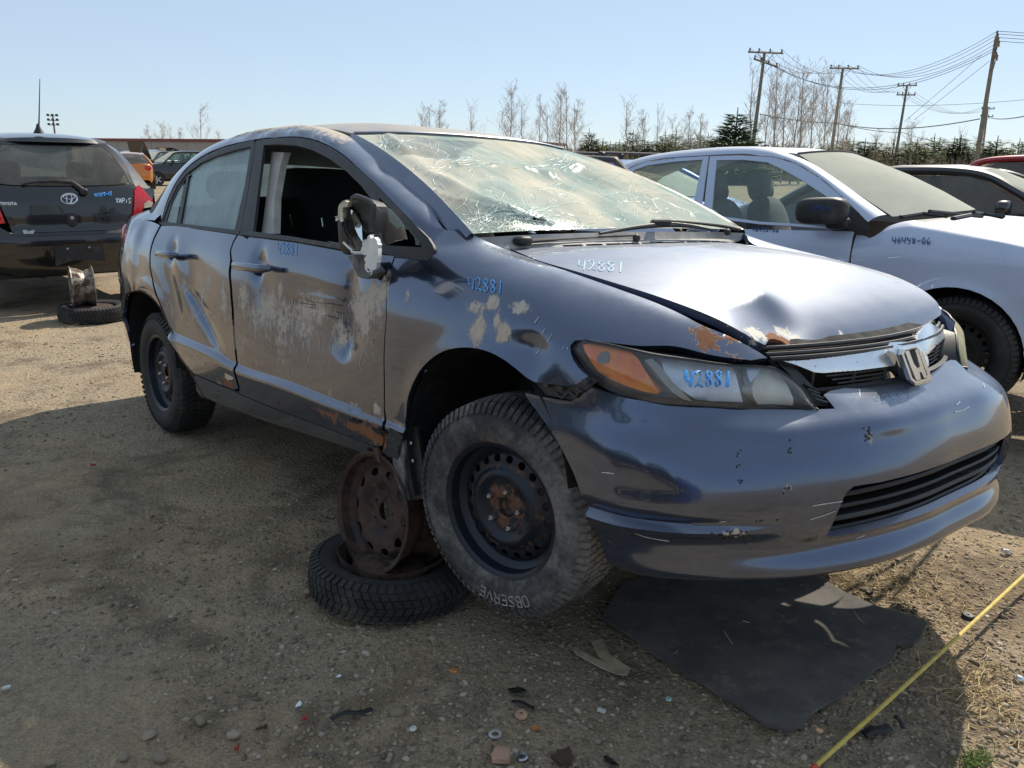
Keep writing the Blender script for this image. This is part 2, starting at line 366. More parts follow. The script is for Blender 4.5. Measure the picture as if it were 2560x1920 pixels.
def glass(name,tint=(.75,.9,.88),dustcol=(.42,.44,.38),dust=.35,rough=.0,dscale=4.,var=.35):
    """car glass: clear sheet with a film of dust, and painted reflection on side glass"""
    n=NT(name); c=n.coord(); n.t.nodes.remove(n.b)
    tr=n.n('BsdfTransparent'); n.put(tr.inputs[0],tint); gl=n.n('BsdfGlossy'); gl.inputs['Roughness'].default_value=.02
    fr=n.n('Fresnel'); fr.inputs[0].default_value=1.5
    m1=n.n('MixShader'); n.l(fr.outputs[0],m1.inputs[0]); n.l(tr.outputs[0],m1.inputs[1]); n.l(gl.outputs[0],m1.inputs[2])
    df=n.n('BsdfDiffuse'); n.put(df.inputs[0],n.mix(n.noise(c,dscale*6,6),tuple(x*.85 for x in dustcol),dustcol)); tl=n.n('BsdfTranslucent'); n.put(tl.inputs[0],dustcol)
    m0=n.n('MixShader'); m0.inputs[0].default_value=.18; n.l(df.outputs[0],m0.inputs[1]); n.l(tl.outputs[0],m0.inputs[2])
    k=n.rng(n.noise(c,dscale,8,.65),.25,.75,max(0,dust-var*dust),min(1,dust+var*dust))
    m2=n.n('MixShader'); n.l(k,m2.inputs[0]); n.l(m1.outputs[0],m2.inputs[1]); n.l(m0.outputs[0],m2.inputs[2]); n.l(m2.outputs[0],n.o.inputs[0])
    n.m.use_screen_refraction=False if hasattr(n.m,'use_screen_refraction') else False
    return n.m
MAT['glass']=glass('dusty_green_sheen_glass',(.72,.90,.88),(.52,.68,.70),.58)  # pale cyan film: dust, with sky reflection put into its colour
MAT['glass_clear']=glass('clear_glass',(.74,.90,.86),(.42,.54,.50),.24)  # grey-green film is reflection put into the colour
MAT['glass_dark']=glass('tinted_glass',(.28,.32,.33),(.26,.25,.23),.35)
MAT['glass_dust']=glass('thickly_dusted_glass',(.70,.85,.80),(.64,.65,.55),.88,var=.08)
MAT['lens']=glass('hazed_lens',(.97,.98,.99),(.85,.88,.90),.08,dscale=9)
MAT['lens_yellow']=glass('yellowed_lens',(.9,.88,.7),(.70,.66,.42),.6,dscale=9)
# ---------------------------------------------------------------- ground: one sheet, finer near the camera
def axis(a,b,d0,lo,hi,g=1.18):
    mid=list(np.arange(a,b+1e-6,d0)); r=[];d=d0;x=b
    while x<hi: d*=g; x+=d; r.append(x)
    l=[];d=d0;x=a
    while x>lo: d*=g; x-=d; l.append(x)
    return np.array(l[::-1]+mid+r)
gx=axis(-4.5,4.5,.035,-900,900); gy=axis(1.0,8.5,.035,-60,1900)
GX,GY=np.meshgrid(gx,gy,indexing='ij')
def gheight(x,y):
    P=np.stack([np.asarray(x,float),np.asarray(y,float),np.asarray(x,float)*.3],-1); fade=1-smoothstep(9,20,np.hypot(P[...,0],P[...,1]-4))
    return (.006*fbm(P,2.6,3,1.)+.004*fbm(P,9.,2,3.)+.0015*fbm(P,37.,2,5.))*fade-.006
gv=np.stack([GX,GY,gheight(GX,GY)],-1)
def ground_mat():
    n=NT('gravel_dirt'); c=n.coord()
    big=n.noise(c,.55,5,.6,.4); med=n.noise(c,2.6,7,.65,.3); fin=n.noise(c,38,7,.7); 
    base=n.mix(n.rng(med,.3,.7),(.24,.170,.098),(.54,.40,.235))
    grey=n.mix(n.rng(fin,.3,.7),(.22,.172,.118),(.46,.37,.255))
    col=n.mix(n.rng(big,.40,.58),base,grey)
    # pebbles pressed into the dirt
    for sc,w0,w1 in((75,.0,.42),(34,.0,.40)):
        d=n.voro(c,sc); cc=n.n('TexVoronoi'); n.l(c,cc.inputs['Vector']); cc.inputs['Scale'].default_value=sc
        sel=n.n('SeparateColor'); n.l(cc.outputs['Color'],sel.inputs[0]); on=n.rng(sel.outputs[0],.52,.54)
        pc=n.mix(sel.outputs[1],(.22,.175,.125),(.56,.47,.35)); k=n.math('MULTIPLY',n.rng(d,w1*.7,w1,1,0),on); col=n.mix(n.math('MULTIPLY',k,.45),col,pc)
    gr_=n.noise(c,150,5,.75); col=n.mix(n.rng(gr_,.30,.70),n.mix(.42,col,(.06,.045,.03)),n.mix(.28,col,(.68,.56,.40)))  # fine light and dark grain: relief shading put into the colour
    # oily dark soil in patches
    oil=n.rng(n.math('ADD',n.math('MULTIPLY',n.noise(c,1.1,8,.68,1.2),.65),n.math('MULTIPLY',n.noise(c,7,8,.7,.5),.35)),.47,.62); col=n.mix(n.math('MULTIPLY',oil,.62),col,(.075,.055,.038))
    n.set(col=col,rough=.95,spec=.25)
    d1=n.rng(n.voro(c,75),0,.5,1,0); d2=n.rng(n.voro(c,34),0,.5,1,0); h=n.math('ADD',n.math('ADD',n.math('MULTIPLY',d1,.35),n.math('MULTIPLY',d2,.5)),n.math('MULTIPLY',fin,1.3)); n.bump(h,.8,.016); return n.m
MAT['ground']=ground_mat()
mbg=MB().grid(gv); tag(mbg.build('ground',MAT['ground'],None,True,180),kind='structure')
# loose gravel: tens of thousands of small stones, one mass
def ico():
    t=(1+5**.5)/2; V=np.array([(-1,t,0),(1,t,0),(-1,-t,0),(1,-t,0),(0,-1,t),(0,1,t),(0,-1,-t),(0,1,-t),(t,0,-1),(t,0,1),(-t,0,-1),(-t,0,1)],float); V/=np.linalg.norm(V[0])
    Fc=np.array([(0,11,5),(0,5,1),(0,1,7),(0,7,10),(0,10,11),(1,5,9),(5,11,4),(11,10,2),(10,7,6),(7,1,8),(3,9,4),(3,4,2),(3,2,6),(3,6,8),(3,8,9),(4,9,5),(2,4,11),(6,2,10),(8,6,7),(9,8,1)]); return V,Fc
IV,IF=ico()
def scatter(name,xy,size,mat,flat=(.9,.55),seed=1,sink=.35,label=None,cat=None):
    r=np.random.default_rng(seed); n=len(xy); a=r.random(n)*6.283; ca,sa=np.cos(a),np.sin(a)
    sc=np.stack([size*(.8+.7*r.random(n)),size*(.6+.5*r.random(n)),size*(flat[1]*.6+flat[1]*.6*r.random(n))],1)
    V=IV[None]*(1+.28*r.normal(size=(n,12,1)))*sc[:,None,:]; tl=r.normal(0,.25,n); 
    X=V[...,0]*ca[:,None]-V[...,1]*sa[:,None]; Y=V[...,0]*sa[:,None]+V[...,1]*ca[:,None]; Zc=V[...,2]+X*tl[:,None]*.5
    P=np.stack([X+xy[:,0,None],Y+xy[:,1,None],Zc+(gheight(xy[:,0],xy[:,1])+sc[:,2]*(1-2*sink)*.5)[:,None]],-1).reshape(-1,3)
    Fc=(IF[None]+(np.arange(n)*12)[:,None,None]).reshape(-1,3)
    me=bpy.data.meshes.new(name); me.vertices.add(len(P)); me.vertices.foreach_set('co',P.ravel()); me.loops.add(len(Fc)*3); me.loops.foreach_set('vertex_index',Fc.ravel().astype(np.int32)); me.polygons.add(len(Fc)); me.polygons.foreach_set('loop_start',np.arange(0,len(Fc)*3,3,dtype=np.int32)); 
    me.update(calc_edges=True); at=me.attributes.new('tone','FLOAT','POINT'); at.data.foreach_set('value',np.repeat(r.random(n),12).astype(np.float32)); 
    o=link(name,me,mat); return tag(o,label,cat,kind='stuff')
def stone_mat():
    n=NT('loose_stones'); c=n.coord(); t=n.attr('tone'); f=n.noise(c,60,5)
    col=n.ramp(t,[(0,(.12,.10,.08)),(.4,(.23,.185,.135)),(.8,(.34,.28,.205)),(1,(.52,.46,.37))]); n.set(col=n.mix(n.math('MULTIPLY',n.rng(f,.3,.7),.45),col,(.25,.20,.14)),rough=.9,spec=.3); n.bump(f,.3,.004); return n.m
MAT['stone']=stone_mat()
r_=np.random.default_rng(3)
def near_pts(n,ymax,pw=1.6):
    """points spread over the ground that the photo shows, denser near the camera"""
    out=[]
    while len(out)<n:
        y=1.25+(ymax-1.25)*r_.random(4000)**pw; x=(r_.random(4000)*2-1)*(y*.72+.25); P=np.stack([x,y,x*.3],1); m=fbm(P,1.6,3,9.)+.55*r_.random(4000)+.30*(x>-.2); out+=list(np.stack([x,y],1)[m>.18])
    return np.array(out[:n])
p1=near_pts(34000,7.5); scatter('loose_gravel',p1,.0035+.0065*r_.random(len(p1))**2.5,MAT['stone'],(.9,.6),4,label='fine loose gravel strewn over the yard ground',cat='gravel')
p2=near_pts(420,7.,1.3); scatter('pebbles',p2,.008+.010*r_.random(len(p2))**2.5,MAT['stone'],(.9,.55),5,label='larger rounded pebbles lying in the dirt',cat='pebbles')
# dry straw
st=MB(); rs=np.random.default_rng(5)
for (px,py,sx,sy,n_) in((2110,1420,70,40,150),(2240,1440,90,50,160),(2300,1520,90,50,120),(2420,1700,70,45,140),(2480,1790,60,60,90),(2010,1420,30,14,40),(1960,1640,160,60,26),(400,760,220,40,120),(120,840,140,50,120)):
    for _ in range(n_):
        q=ground(px+rs.normal()*sx,py+rs.normal()*sy); 
        if not(.8<q[1]<12): continue
        a=rs.random()*3.14; L_=(.02+.05*rs.random()); d=np.array([math.cos(a),math.sin(a),rs.normal()*.25])*L_; b=q+[0,0,.006]; m=b+d*.5+rs.normal(0,.006,3)*[1,1,.4]; st.tube([b,m,b+d],.0011+.0006*rs.random(),3,cap=False)
MAT['straw']=simple('dry_straw',(.50,.38,.19),.8,0,.35,30)
tag(st.build('dry_straw',MAT['straw'],None,False),'wisps of dry straw lying on the gravel','straw',kind='stuff')
gr=MB()
for _ in range(160):
    q=ground(2432+rs.normal()*22,1905+rs.normal()*9); a=rs.random()*6.28; L_=.012+.02*rs.random(); gr.tube([q,q+[math.cos(a)*L_*.4,math.sin(a)*L_*.4,L_*.6],q+[math.cos(a)*L_,math.sin(a)*L_,L_*.8]],[.0012,.001,.0003],3,cap=False)
MAT['grass']=simple('green_grass',(.13,.19,.04),.7,0,.3,30)
tag(gr.build('grass_tuft',MAT['grass'],None,False),'small tuft of green grass sprouting from gravel','grass',kind='stuff')
# ---------------------------------------------------------------- the wrecked sedan. car frame: x forward (front axle 0), y left, z up; w = distance to the right of the middle
CR=np.array([[0.6540094,0.7564642,0.0058059],[0.1542298,-0.1258196,-0.9799911],[-0.7405977,0.6418188,-0.1989565]]); CT=np.array([0.5494,0.453883,2.982408])
def car2w(p): return RC.T@(CR@np.asarray(p,float)+CT)+CW
CARM=Matrix.Identity(4); _Rw=RC.T@CR; _o=car2w((0,0,0))
for i in range(3):
    for j in range(3): CARM[i][j]=_Rw[i][j]
    CARM[i][3]=_o[i]
CAMC=-CR.T@CT
def cray(px,py): v=CR.T@np.array([(px-PW/2)/FPX,(py-PH/2)/FPX,1.]); return v/np.linalg.norm(v)
def cw(px,py,w): v=cray(px,py); return CAMC+v*((-w-CAMC[1])/v[1])       # on the plane y=-w
def cx(px,py,x): v=cray(px,py); return CAMC+v*((x-CAMC[0])/v[0])
def czz(px,py,z): v=cray(px,py); return CAMC+v*((z-CAMC[2])/v[2])
# --- side of the body: lines along x, from sill to hood edge: rows (x, z, w)
LN=[
 [(-3.6,.30,.66),(-3.2,.25,.79),(-2.4,.155,.79),(-1.5,.165,.79),(-.85,.195,.79),(-.5,.215,.80),(0,.22,.81),(.8,.25,.70)],
 [(-3.6,.33,.70),(-3.2,.28,.83),(-2.4,.185,.845),(-1.5,.19,.845),(-.85,.22,.845),(-.5,.235,.848),(0,.24,.85),(.8,.27,.71)],
 [(-3.6,.38,.74),(-3.2,.34,.85),(-2.4,.29,.866),(-1.6,.275,.866),(-.8,.275,.866),(-.3,.28,.866),(0,.28,.862),(.8,.30,.70)],
 [(-3.6,.46,.74),(-3.2,.45,.855),(-2.4,.428,.884),(-1.85,.406,.884),(-1.6,.384,.885),(-1.2,.383,.885),(-.83,.374,.885),(-.33,.373,.884),(0,.373,.875),(.8,.37,.70)],
 [(-3.6,.50,.745),(-3.2,.485,.86),(-2.4,.461,.868),(-1.86,.433,.867),(-1.62,.405,.866),(-1.15,.401,.866),(-.79,.389,.866),(-.47,.381,.867),(-.33,.381,.868),(0,.39,.868),(.8,.40,.70)],
 [(-3.6,.58,.75),(-3.2,.56,.862),(-2.4,.54,.870),(-1.6,.50,.870),(-.5,.49,.870),(0,.49,.868),(.3,.50,.866),(.45,.52,.845),(.6,.54,.78),(.8,.55,.60)],
 [(-3.6,.67,.755),(-3.2,.66,.862),(-2.4,.65,.876),(-1.6,.63,.876),(-.5,.62,.875),(0,.62,.872),(.3,.60,.868),(.45,.60,.842),(.6,.60,.765),(.8,.60,.56)],
 [(-3.6,.78,.75),(-3.2,.77,.855),(-2.4,.76,.869),(-1.6,.75,.868),(-.5,.74,.868),(-.1,.73,.868),(.2,.70,.866),(.35,.685,.853),(.45,.67,.828),(.55,.655,.785),(.62,.645,.74),(.68,.64,.69),(.8,.63,.52)],
 [(-3.6,.90,.72),(-3.2,.88,.83),(-2.4,.875,.845),(-1.6,.86,.845),(-.5,.835,.845),(-.1,.82,.842),(.2,.77,.848),(.35,.74,.832),(.45,.715,.805),(.55,.69,.757),(.62,.672,.71),(.68,.66,.655),(.8,.65,.48)],
 [(-3.6,1.0,.66),(-3.2,.985,.785),(-2.62,.981,.80),(-1.69,.958,.806),(-1.2,.943,.808),(-.79,.925,.808),(-.5,.918,.806),(-.3,.91,.802),(-.1,.885,.798),(.2,.832,.795),(.35,.795,.775),(.45,.765,.75),(.55,.732,.707),(.62,.708,.658),(.68,.69,.60),(.8,.67,.43)],
 [(-3.6,1.03,.60),(-3.2,1.03,.72),(-2.6,1.0,.79),(-1.7,.97,.795),(-.5,.93,.79),(-.32,.945,.765),(-.2,.945,.735),(-.1,.925,.728),(.2,.868,.725),(.35,.834,.708),(.45,.806,.685),(.55,.770,.645),(.62,.740,.60),(.68,.715,.545),(.8,.68,.39)],
 [(-3.6,1.05,.5),(-3.2,1.06,.62),(-2.6,1.02,.78),(-1.7,.98,.78),(-.5,.95,.77),(-.32,.985,.72),(-.22,.972,.69),(-.15,.935,.64),(-.1,.918,.605),(0,.902,.628),(.2,.876,.645),(.35,.850,.636),(.45,.828,.620),(.55,.796,.588),(.62,.764,.548),(.68,.728,.50),(.8,.69,.36)],
]
def g2(x,z,cx_,cz_,sx,sz): return np.exp(-((x-cx_)/sx)**2-((z-cz_)/sz)**2)
def dent(x,z):
    d=0
    zz=smoothstep(.52,.60,z)*(1-smoothstep(.80,.90,z))
    xc=-.70-.25*(.85-z)*.3
    d=d-.042*np.exp(-np.sqrt(((x-xc)/.055)**2+.05))*zz*(.6+.4*np.exp(-((z-.66)/.10)**2))
    for hx,hz in((-1.41,.835),(-2.37,.845)): d=d-.020*g2(x,z,hx,hz,.042,.050)      # sharp vertical fold at the front of the front door
    d=d-.034*g2(x,z,-1.03,.66,.34,.14)-.014*g2(x,z,-1.36,.74,.10,.10)
    d=d+.007*np.sin(z*95+6*x)*g2(x,z,-.95,.725,.18,.07)
    ff=(x+1.98)*.55+(z-.56)*.84                                                     # slanting fold in the rear door
    d=d-.032*np.exp(-np.abs(ff)/.028)*g2(x,z,-2.02,.57,.26,.17)-.020*g2(x,z,-2.15,.72,.28,.16)
    d=d+.012*np.sin(17*x+11*z)*g2(x,z,-2.3,.70,.2,.12)
    q=smoothstep(-2.62,-2.95,x)
    P=np.stack([x,z,x*0+.3],-1); d=d-q*(.018+.022*fbm(P,5.5,3,2.))*smoothstep(.45,.6,z)*(1-.5*smoothstep(.9,1.0,z))
    d=d+.0022*fbm(P,4.,3,5.)*(1-smoothstep(-.45,-.2,x))+.0012*np.sin(9*x+2.*np.sin(6*z))*(1-smoothstep(-.5,-.3,x))*smoothstep(.5,.6,z)
    d=d-.014*g2(x,z,.22,.70,.06,.045)                                               # dent over the front arch
    return d
def Sside(x,t):
    """body side at (x, line parameter t in 0..11) -> points (n,3), right side (y<0)"""
    x=np.asarray(x,float); t=np.asarray(t,float); P=np.stack([interp_tab(l,x) for l in LN],1)   # n,12,2
    n=np.arange(len(x)); i=np.clip(np.floor(t).astype(int),0,10); f=(t-i)[:,None]
    a=P[n,np.clip(i-1,0,11)]; b=P[n,i]; c=P[n,i+1]; d=P[n,np.clip(i+2,0,11)]
    m0=np.where((i<=4)[:,None],c-b,(c-a)/2); m1=np.where((i<4)[:,None],c-b,(d-b)/2); m1=np.where((i==10)[:,None],c-b,m1)
    q=(2*f**3-3*f**2+1)*b+(f**3-2*f**2+f)*m0+(-2*f**3+3*f**2)*c+(f**3-f**2)*m1
    z,wv=q[:,0],q[:,1]
    for ax in(0.,-2.70):
        r=np.hypot(x-ax,z-.325); wv=wv+.009*np.exp(-((r-.345)/.035)**2)*(z>.36)
    wv=wv+dent(x,z)*smoothstep(3.9,4.6,t)
    return np.stack([x,-wv,z],1)
# --- bumper: rows of plan points per height, s=0 at the right wheel arch, 8 at the nose, 16 at the left arch
BP=[(.178,[(.505,.80),(.565,.785),(.640,.728),(.715,.64),(.785,.525),(.835,.395),(.870,.26),(.888,.13),(.893,0)]),
 (.192,[(.492,.828),(.568,.812),(.656,.750),(.742,.660),(.820,.543),(.876,.408),(.914,.267),(.932,.133),(.938,0)]),
 (.208,[(.487,.842),(.57,.822),(.662,.757),(.748,.661),(.824,.543),(.879,.409),(.917,.268),(.935,.134),(.941,0)]),
 (.226,[(.482,.846),(.567,.826),(.661,.758),(.746,.661),(.820,.543),(.874,.409),(.911,.268),(.929,.134),(.935,0)]),
 (.258,[(.470,.852),(.56,.832),(.656,.764),(.740,.662),(.810,.542),(.858,.405),(.893,.266),(.911,.133),(.917,0)]),
 (.300,[(.454,.868),(.553,.848),(.658,.776),(.746,.674),(.822,.55),(.876,.41),(.912,.27),(.932,.135),(.938,0)]),
 (.323,[(.447,.882),(.550,.865),(.664,.795),(.753,.688),(.828,.555),(.882,.41),(.917,.27),(.935,.135),(.941,0)]),
 (.332,[(.443,.866),(.545,.848),(.655,.784),(.749,.685),(.828,.555),(.883,.41),(.918,.27),(.936,.135),(.942,0)]),
 (.36,[(.432,.874),(.55,.860),(.660,.800),(.75,.69),(.83,.56),(.886,.412),(.92,.27),(.938,.135),(.944,0)]),
 (.42,[(.395,.874),(.535,.862),(.652,.806),(.745,.695),(.825,.565),(.882,.417),(.914,.27),(.931,.135),(.937,0)]),
 (.50,[(.32,.873),(.505,.860),(.622,.812),(.715,.70),(.80,.57),(.856,.422),(.89,.27),(.907,.135),(.913,0)]),
 (.55,[(.25,.868),(.475,.852),(.60,.80),(.692,.70),(.77,.572),(.828,.43),(.868,.29),(.88,.15),(.886,0)]),
 (.58,[(.205,.866),(.465,.848),(.588,.80),(.665,.70),(.72,.575),(.788,.425),(.822,.30),(.832,.15),(.838,0)]),
 (.61,[(.205,.866),(.455,.846),(.575,.80),(.645,.71),(.69,.59),(.752,.43),(.772,.31),(.783,.15),(.788,0)]),
 (.65,[(.205,.866),(.445,.845),(.56,.80),(.625,.72),(.66,.61),(.70,.45),(.72,.31),(.73,.15),(.735,0)])]
_bz=np.array([b[0] for b in BP]); _bp=np.array([b[1] for b in BP]); _bp=np.concatenate([_bp*[1,-1],(_bp*[1,1])[:,-2::-1]],1)   # levels,17,(x,y)
def Sbump(s,z):
    s=np.asarray(s,float); z=np.asarray(z,float)
    i=np.clip(np.searchsorted(_bz,z)-1,0,len(_bz)-2); f=np.clip((z-_bz[i])/(_bz[i+1]-_bz[i]),0,1)[:,None]
    sl_=np.gradient(_bp,_bz,axis=0); h=(_bz[i+1]-_bz[i])[:,None,None]; A,B=_bp[i],_bp[i+1]; ff=f[:,:,None]
    lv=(2*ff**3-3*ff**2+1)*A+(ff**3-2*ff**2+ff)*h*sl_[i]+(-2*ff**3+3*ff**2)*B+(ff**3-ff**2)*h*sl_[i+1]   # n,17,2
    n=np.arange(len(s)); j=np.clip(np.floor(s).astype(int),0,15); g=(s-j)[:,None]
    a=lv[n,np.clip(j-1,0,16)]; b=lv[n,j]; c=lv[n,j+1]; d=lv[n,np.clip(j+2,0,16)]
    q=.5*(2*b+(c-a)*g+(2*a-5*b+4*c-d)*g*g+(3*b-a-3*c+d)*g**3)
    dz=.0025*fbm(np.stack([q[:,0],q[:,1],z],1),3.5,2,3.)
    k_=smoothstep(8,11.5,s)*(1-smoothstep(.50,.585,z)); return np.stack([q[:,0]+dz+.045*k_,q[:,1]+.015*k_,z],1)   # left end of the bumper stands off its mounts
def make_bvh(Fn,us,vs):
    U,V=np.meshgrid(us,vs,indexing='ij'); P=Fn(U.ravel(),V.ravel()); nv=len(vs); T_=[]; UV=np.stack([U.ravel(),V.ravel()],1)
    for i in range(len(us)-1):
        for j in range(nv-1):
            a=i*nv+j; T_+=[(a,a+1,a+nv+1),(a,a+nv+1,a+nv)]
    return BVHTree.FromPolygons([tuple(p) for p in P],T_),P,np.array(T_),UV
def uvhit(B,px,py):
    bv,P,T_,UV=B; v=cray(px,py); h=bv.ray_cast(Vector(CAMC),Vector(v))
    if h[0] is None:
        best=None
        for d in np.linspace(1.2,6.5,200):
            q=bv.find_nearest(Vector(CAMC+v*d))
            if best is None or q[3]<best[3]: best=q
        h=best
    tri=T_[h[2]]; A,b,c=P[tri]; p=np.array(h[0]); m=np.stack([b-A,c-A],1); l=np.linalg.lstsq(m,p-A,rcond=None)[0]
    return UV[tri[0]]*(1-l.sum())+UV[tri[1]]*l[0]+UV[tri[2]]*l[1]
SIDE=make_bvh(Sside,np.linspace(-3.58,.78,110),np.linspace(0,11,67))
BUMP=make_bvh(Sbump,np.linspace(0,16,97),np.linspace(.178,.65,110))
side_px=lambda pts:[uvhit(SIDE,*p) for p in pts]
bump_px=lambda pts:[uvhit(BUMP,*p) for p in pts]
# spots of mud / rust / bare primer, given by (pixel, radius in m, strength)
def spots(lst,V):
    a=np.zeros(len(V))
    for p3,r,s,*e in lst:
        q=(V-np.asarray(p3)); 
        if e: q=q/np.array(e[0])
        a=np.maximum(a,s*np.clip(1.25-np.linalg.norm(q,axis=1)/r,0,1))
    return a
def sp3(px,B=None,F_=None):
    B=B or SIDE; F_=F_ or Sside; u=uvhit(B,*px); return F_(np.array([u[0]]),np.array([u[1]]))[0]
def _m(t,a,b,r,s=1.,e=None): return (sp3(Z(t,(a,b))[0]),r,s)+((e,) if e else ())
MUD=[_m('D',1320,900,.05,1.0,(1,1,2.4)),_m('D',1290,1000,.07,1.0,(1,1,1.8)),_m('D',820,960,.16,.85),_m('D',1000,1010,.16,.85),_m('D',700,900,.06,.9,(1,1,2)),_m('D',500,880,.10,.82),_m('D',460,1000,.08,.75),_m('C',520,1450,.07,.95,(1,1,2)),_m('C',640,1400,.06,.95,(1,1,2.2)),_m('C',420,1560,.10,.95),_m('D',1080,960,.10,.85),_m('D',900,1000,.14,.78),_m('D',760,1010,.13,.72),_m('D',1250,960,.10,.95),_m('D',1180,1080,.1,.8),_m('D',880,870,.03,.85,(1,1,2)),
 _m('D',530,830,.05,.8,(1,1,2)),_m('D',420,850,.09,.68),_m('D',600,920,.06,.85,(1,1,2.5)),_m('D',560,1000,.08,.6),_m('D',340,960,.08,.62),_m('D',690,1110,.1,.6,(1,1,1.5)),_m('D',900,1130,.2,.55),_m('D',650,1100,.02,.9,(1,1,6)),
 _m('C',905,1400,.020,1.,(1,1,2.2)),_m('K',160,660,.03,1.05,(1.6,1,1)),_m('E',720,1030,.028,.95,(2.4,1,1)),_m('E',800,1000,.028,1.05,(1.6,1,1.3)),_m('E',830,1070,.028,.95),
 _m('Q',930,190,.05,1.1,(1,1,1.2)),_m('Q',1180,200,.042,1.1),_m('Q',1120,60,.025,1.,(1,1,2)),_m('O',1140,340,.025,.95),_m('O',920,290,.018,.9),_m('O',1640,520,.03,.9,(2,1,1)),_m('O',1400,460,.018,.8,(3,1,1)),
 _m('B',190,200,.09,.85,(1,1,1.6)),_m('B',350,330,.06,.6)]
RUST=[_m('O',1680,820,.05,1.15,(1,1,1.)),_m('O',1500,730,.05,1.05,(1.8,1,.7)),_m('O',1380,680,.05,1.0,(1.8,1,.7)),_m('O',1100,560,.05,.85,(2,1,.6)),_m('O',100,230,.05,1.1,(1,1,1.)),_m('B',280,390,.06,.95),_m('B',430,480,.035,.75),_m('B',1050,1180,.045,1.05,(1.6,1,1)),_m('O',1600,770,.07,1.,(2.0,1,.8)),_m('O',1200,600,.05,.75,(2,1,.7)),_m('O',950,480,.03,.6,(2,1,.5)),_m('B',560,780,.03,.9),_m('B',920,190,.03,.55),
 _m('K',1640,905,.045,1.05,(1.5,1,1)),_m('K',1830,900,.03,.9),_m('K',1880,1055,.03,.6),_m('C',700,190,.02,.45)]
def auxA(V): V=np.asarray(V); return dict(mud=spots(MUD,V),rust=spots(RUST,V))
CIVIC=thing('wrecked_sedan','grey blue wrecked sedan with dented doors, shattered windscreen and torn off mirror','car',mat=CARM)
def spanel(name,outline,sp=.016,mat=None,th=.018,mirror=True,F_=None,asp=.085,holes=(),parent=None,ref=(-1.3,0,.55),aux=True,push=0.):
    """body panel on a parametric surface; outline in (u,v)"""
    F_=F_ or Sside; sc=np.array([1,asp]); o=[np.asarray(p)*sc for p in outline]; hs=[[np.asarray(p)*sc for p in h] for h in holes]
    uv,Fc=fill(o,hs,sp); uv=uv/sc; V=F_(uv[:,0],uv[:,1])
    if push: 
        Fo=orient(V,Fc,ref); V=V+vnormals(V,Fo)*push
    ob=shell(name,V,Fc,mat or MAT['civic'],parent or CIVIC,th,ref,auxA(V) if aux else None)
    if mirror:
        Vm=V*[1,-1,1]; ob2=shell(name,Vm,Fc,mat or MAT['civic'],parent or CIVIC,th,ref)
    return ob
def rowx(n,l): return [l[0]]*0+l
# outlines from the photograph
fd_front=Z('C',(768,1000),(745,1070),(715,1140),(697,1220),(688,1320),(686,1640))+Z('O',(1708,200),(1708,500),(1706,640),(1692,690),(1702,850),(1692,893),(1640,905))
fd_bot=Z('O',(1200,738),(700,553),(195,345))
fd_rear=Z('D',(683,1345),(668,1240),(660,1100),(653,960),(645,860),(639,790),(646,730))+Z('A',(840,1240),(866,1165),(908,1095))
fd_top=Z('A',(1150,1122),(1400,1160),(1700,1210),(1960,1252))
front_door=spanel('front_door',side_px(fd_front+fd_bot+fd_rear+fd_top))
rd_rear=Z('D',(300,556),(266,622),(248,690),(248,760),(263,840),(296,930),(324,1000),(350,1060))
rd_bot=Z('B',(590,760),(560,800),(650,950),(775,1105),(965,1185),(1105,1240))
rd_front=Z('D',(674,1350),(657,1240),(649,1100),(642,960),(634,860),(627,780),(635,725))+Z('A',(828,1240),(855,1160),(898,1085))
rd_top=Z('A',(600,1050),(330,1015))
rear_door=spanel('rear_door',side_px(rd_rear+rd_bot+rd_front[0:]+rd_top))
fe_rear=Z('O',(1722,690),(1720,500),(1720,200))+Z('C',(694,1640),(696,1320),(706,1220),(726,1145),(755,1080),(778,1015))
fe_top=Z('C',(940,1033),(1100,1050),(1160,1010),(1185,930),(1150,850))+Z('M',(1130,1290),(1235,1180),(1370,1112),(1480,1195),(1590,1268),(1750,1345),(1900,1395))
fe_hood=Z('K',(80,212),(300,292),(600,397),(900,502),(1150,592),(1300,652),(1450,722),(1600,802),(1780,872),(1900,932),(2050,1012),(2112,1056))
fe_lamp=Z('K',(1990,1075),(1700,1040),(1380,965),(1100,962),(850,935),(640,916),(575,930),(552,985),(590,1095),(650,1165),(705,1212))
fe_low=Z('Q',(2010,640),(1900,715),(1800,735),(1710,720),(1480,690))
fe_arch=Z('Q',(1400,640),(1200,480),(1000,380),(780,350),(560,400),(370,560),(250,800),(222,1000),(205,1170))
fe_bot=Z('O',(1915,760),(1860,900),(1845,1130),(1690,1120),(1655,1000),(1708,900),(1720,860))
sm=lambda L,n:[tuple(p) for p in cr(L,n)]
fender=spanel('front_fender',side_px(fe_rear+sm(fe_top[:5],14)+fe_top[5:]+sm(fe_hood,26)+sm(fe_lamp,30)+sm(fe_low,10)+sm(fe_arch,44)+fe_bot),sp=.014)
qa_door=Z('D',(345,1066),(318,1002),(290,934),(257,844),(242,760),(242,688),(260,618),(292,553))
qa_arch=Z('B',(205,478),(222,440),(270,425),(330,420),(430,480),(520,600))
qa=[np.array(u) for u in side_px(qa_door)]+[np.array((-2.75,9.0)),np.array((-3.0,9.3)),np.array((-3.3,9.4)),np.array((-3.56,9.2)),np.array((-3.575,7.5)),np.array((-3.57,5.9)),np.array((-3.35,5.75))]+[np.array(u) for u in side_px([tuple(p) for p in cr(qa_arch,18)])]
quarter=spanel('rear_quarter_panel',qa)
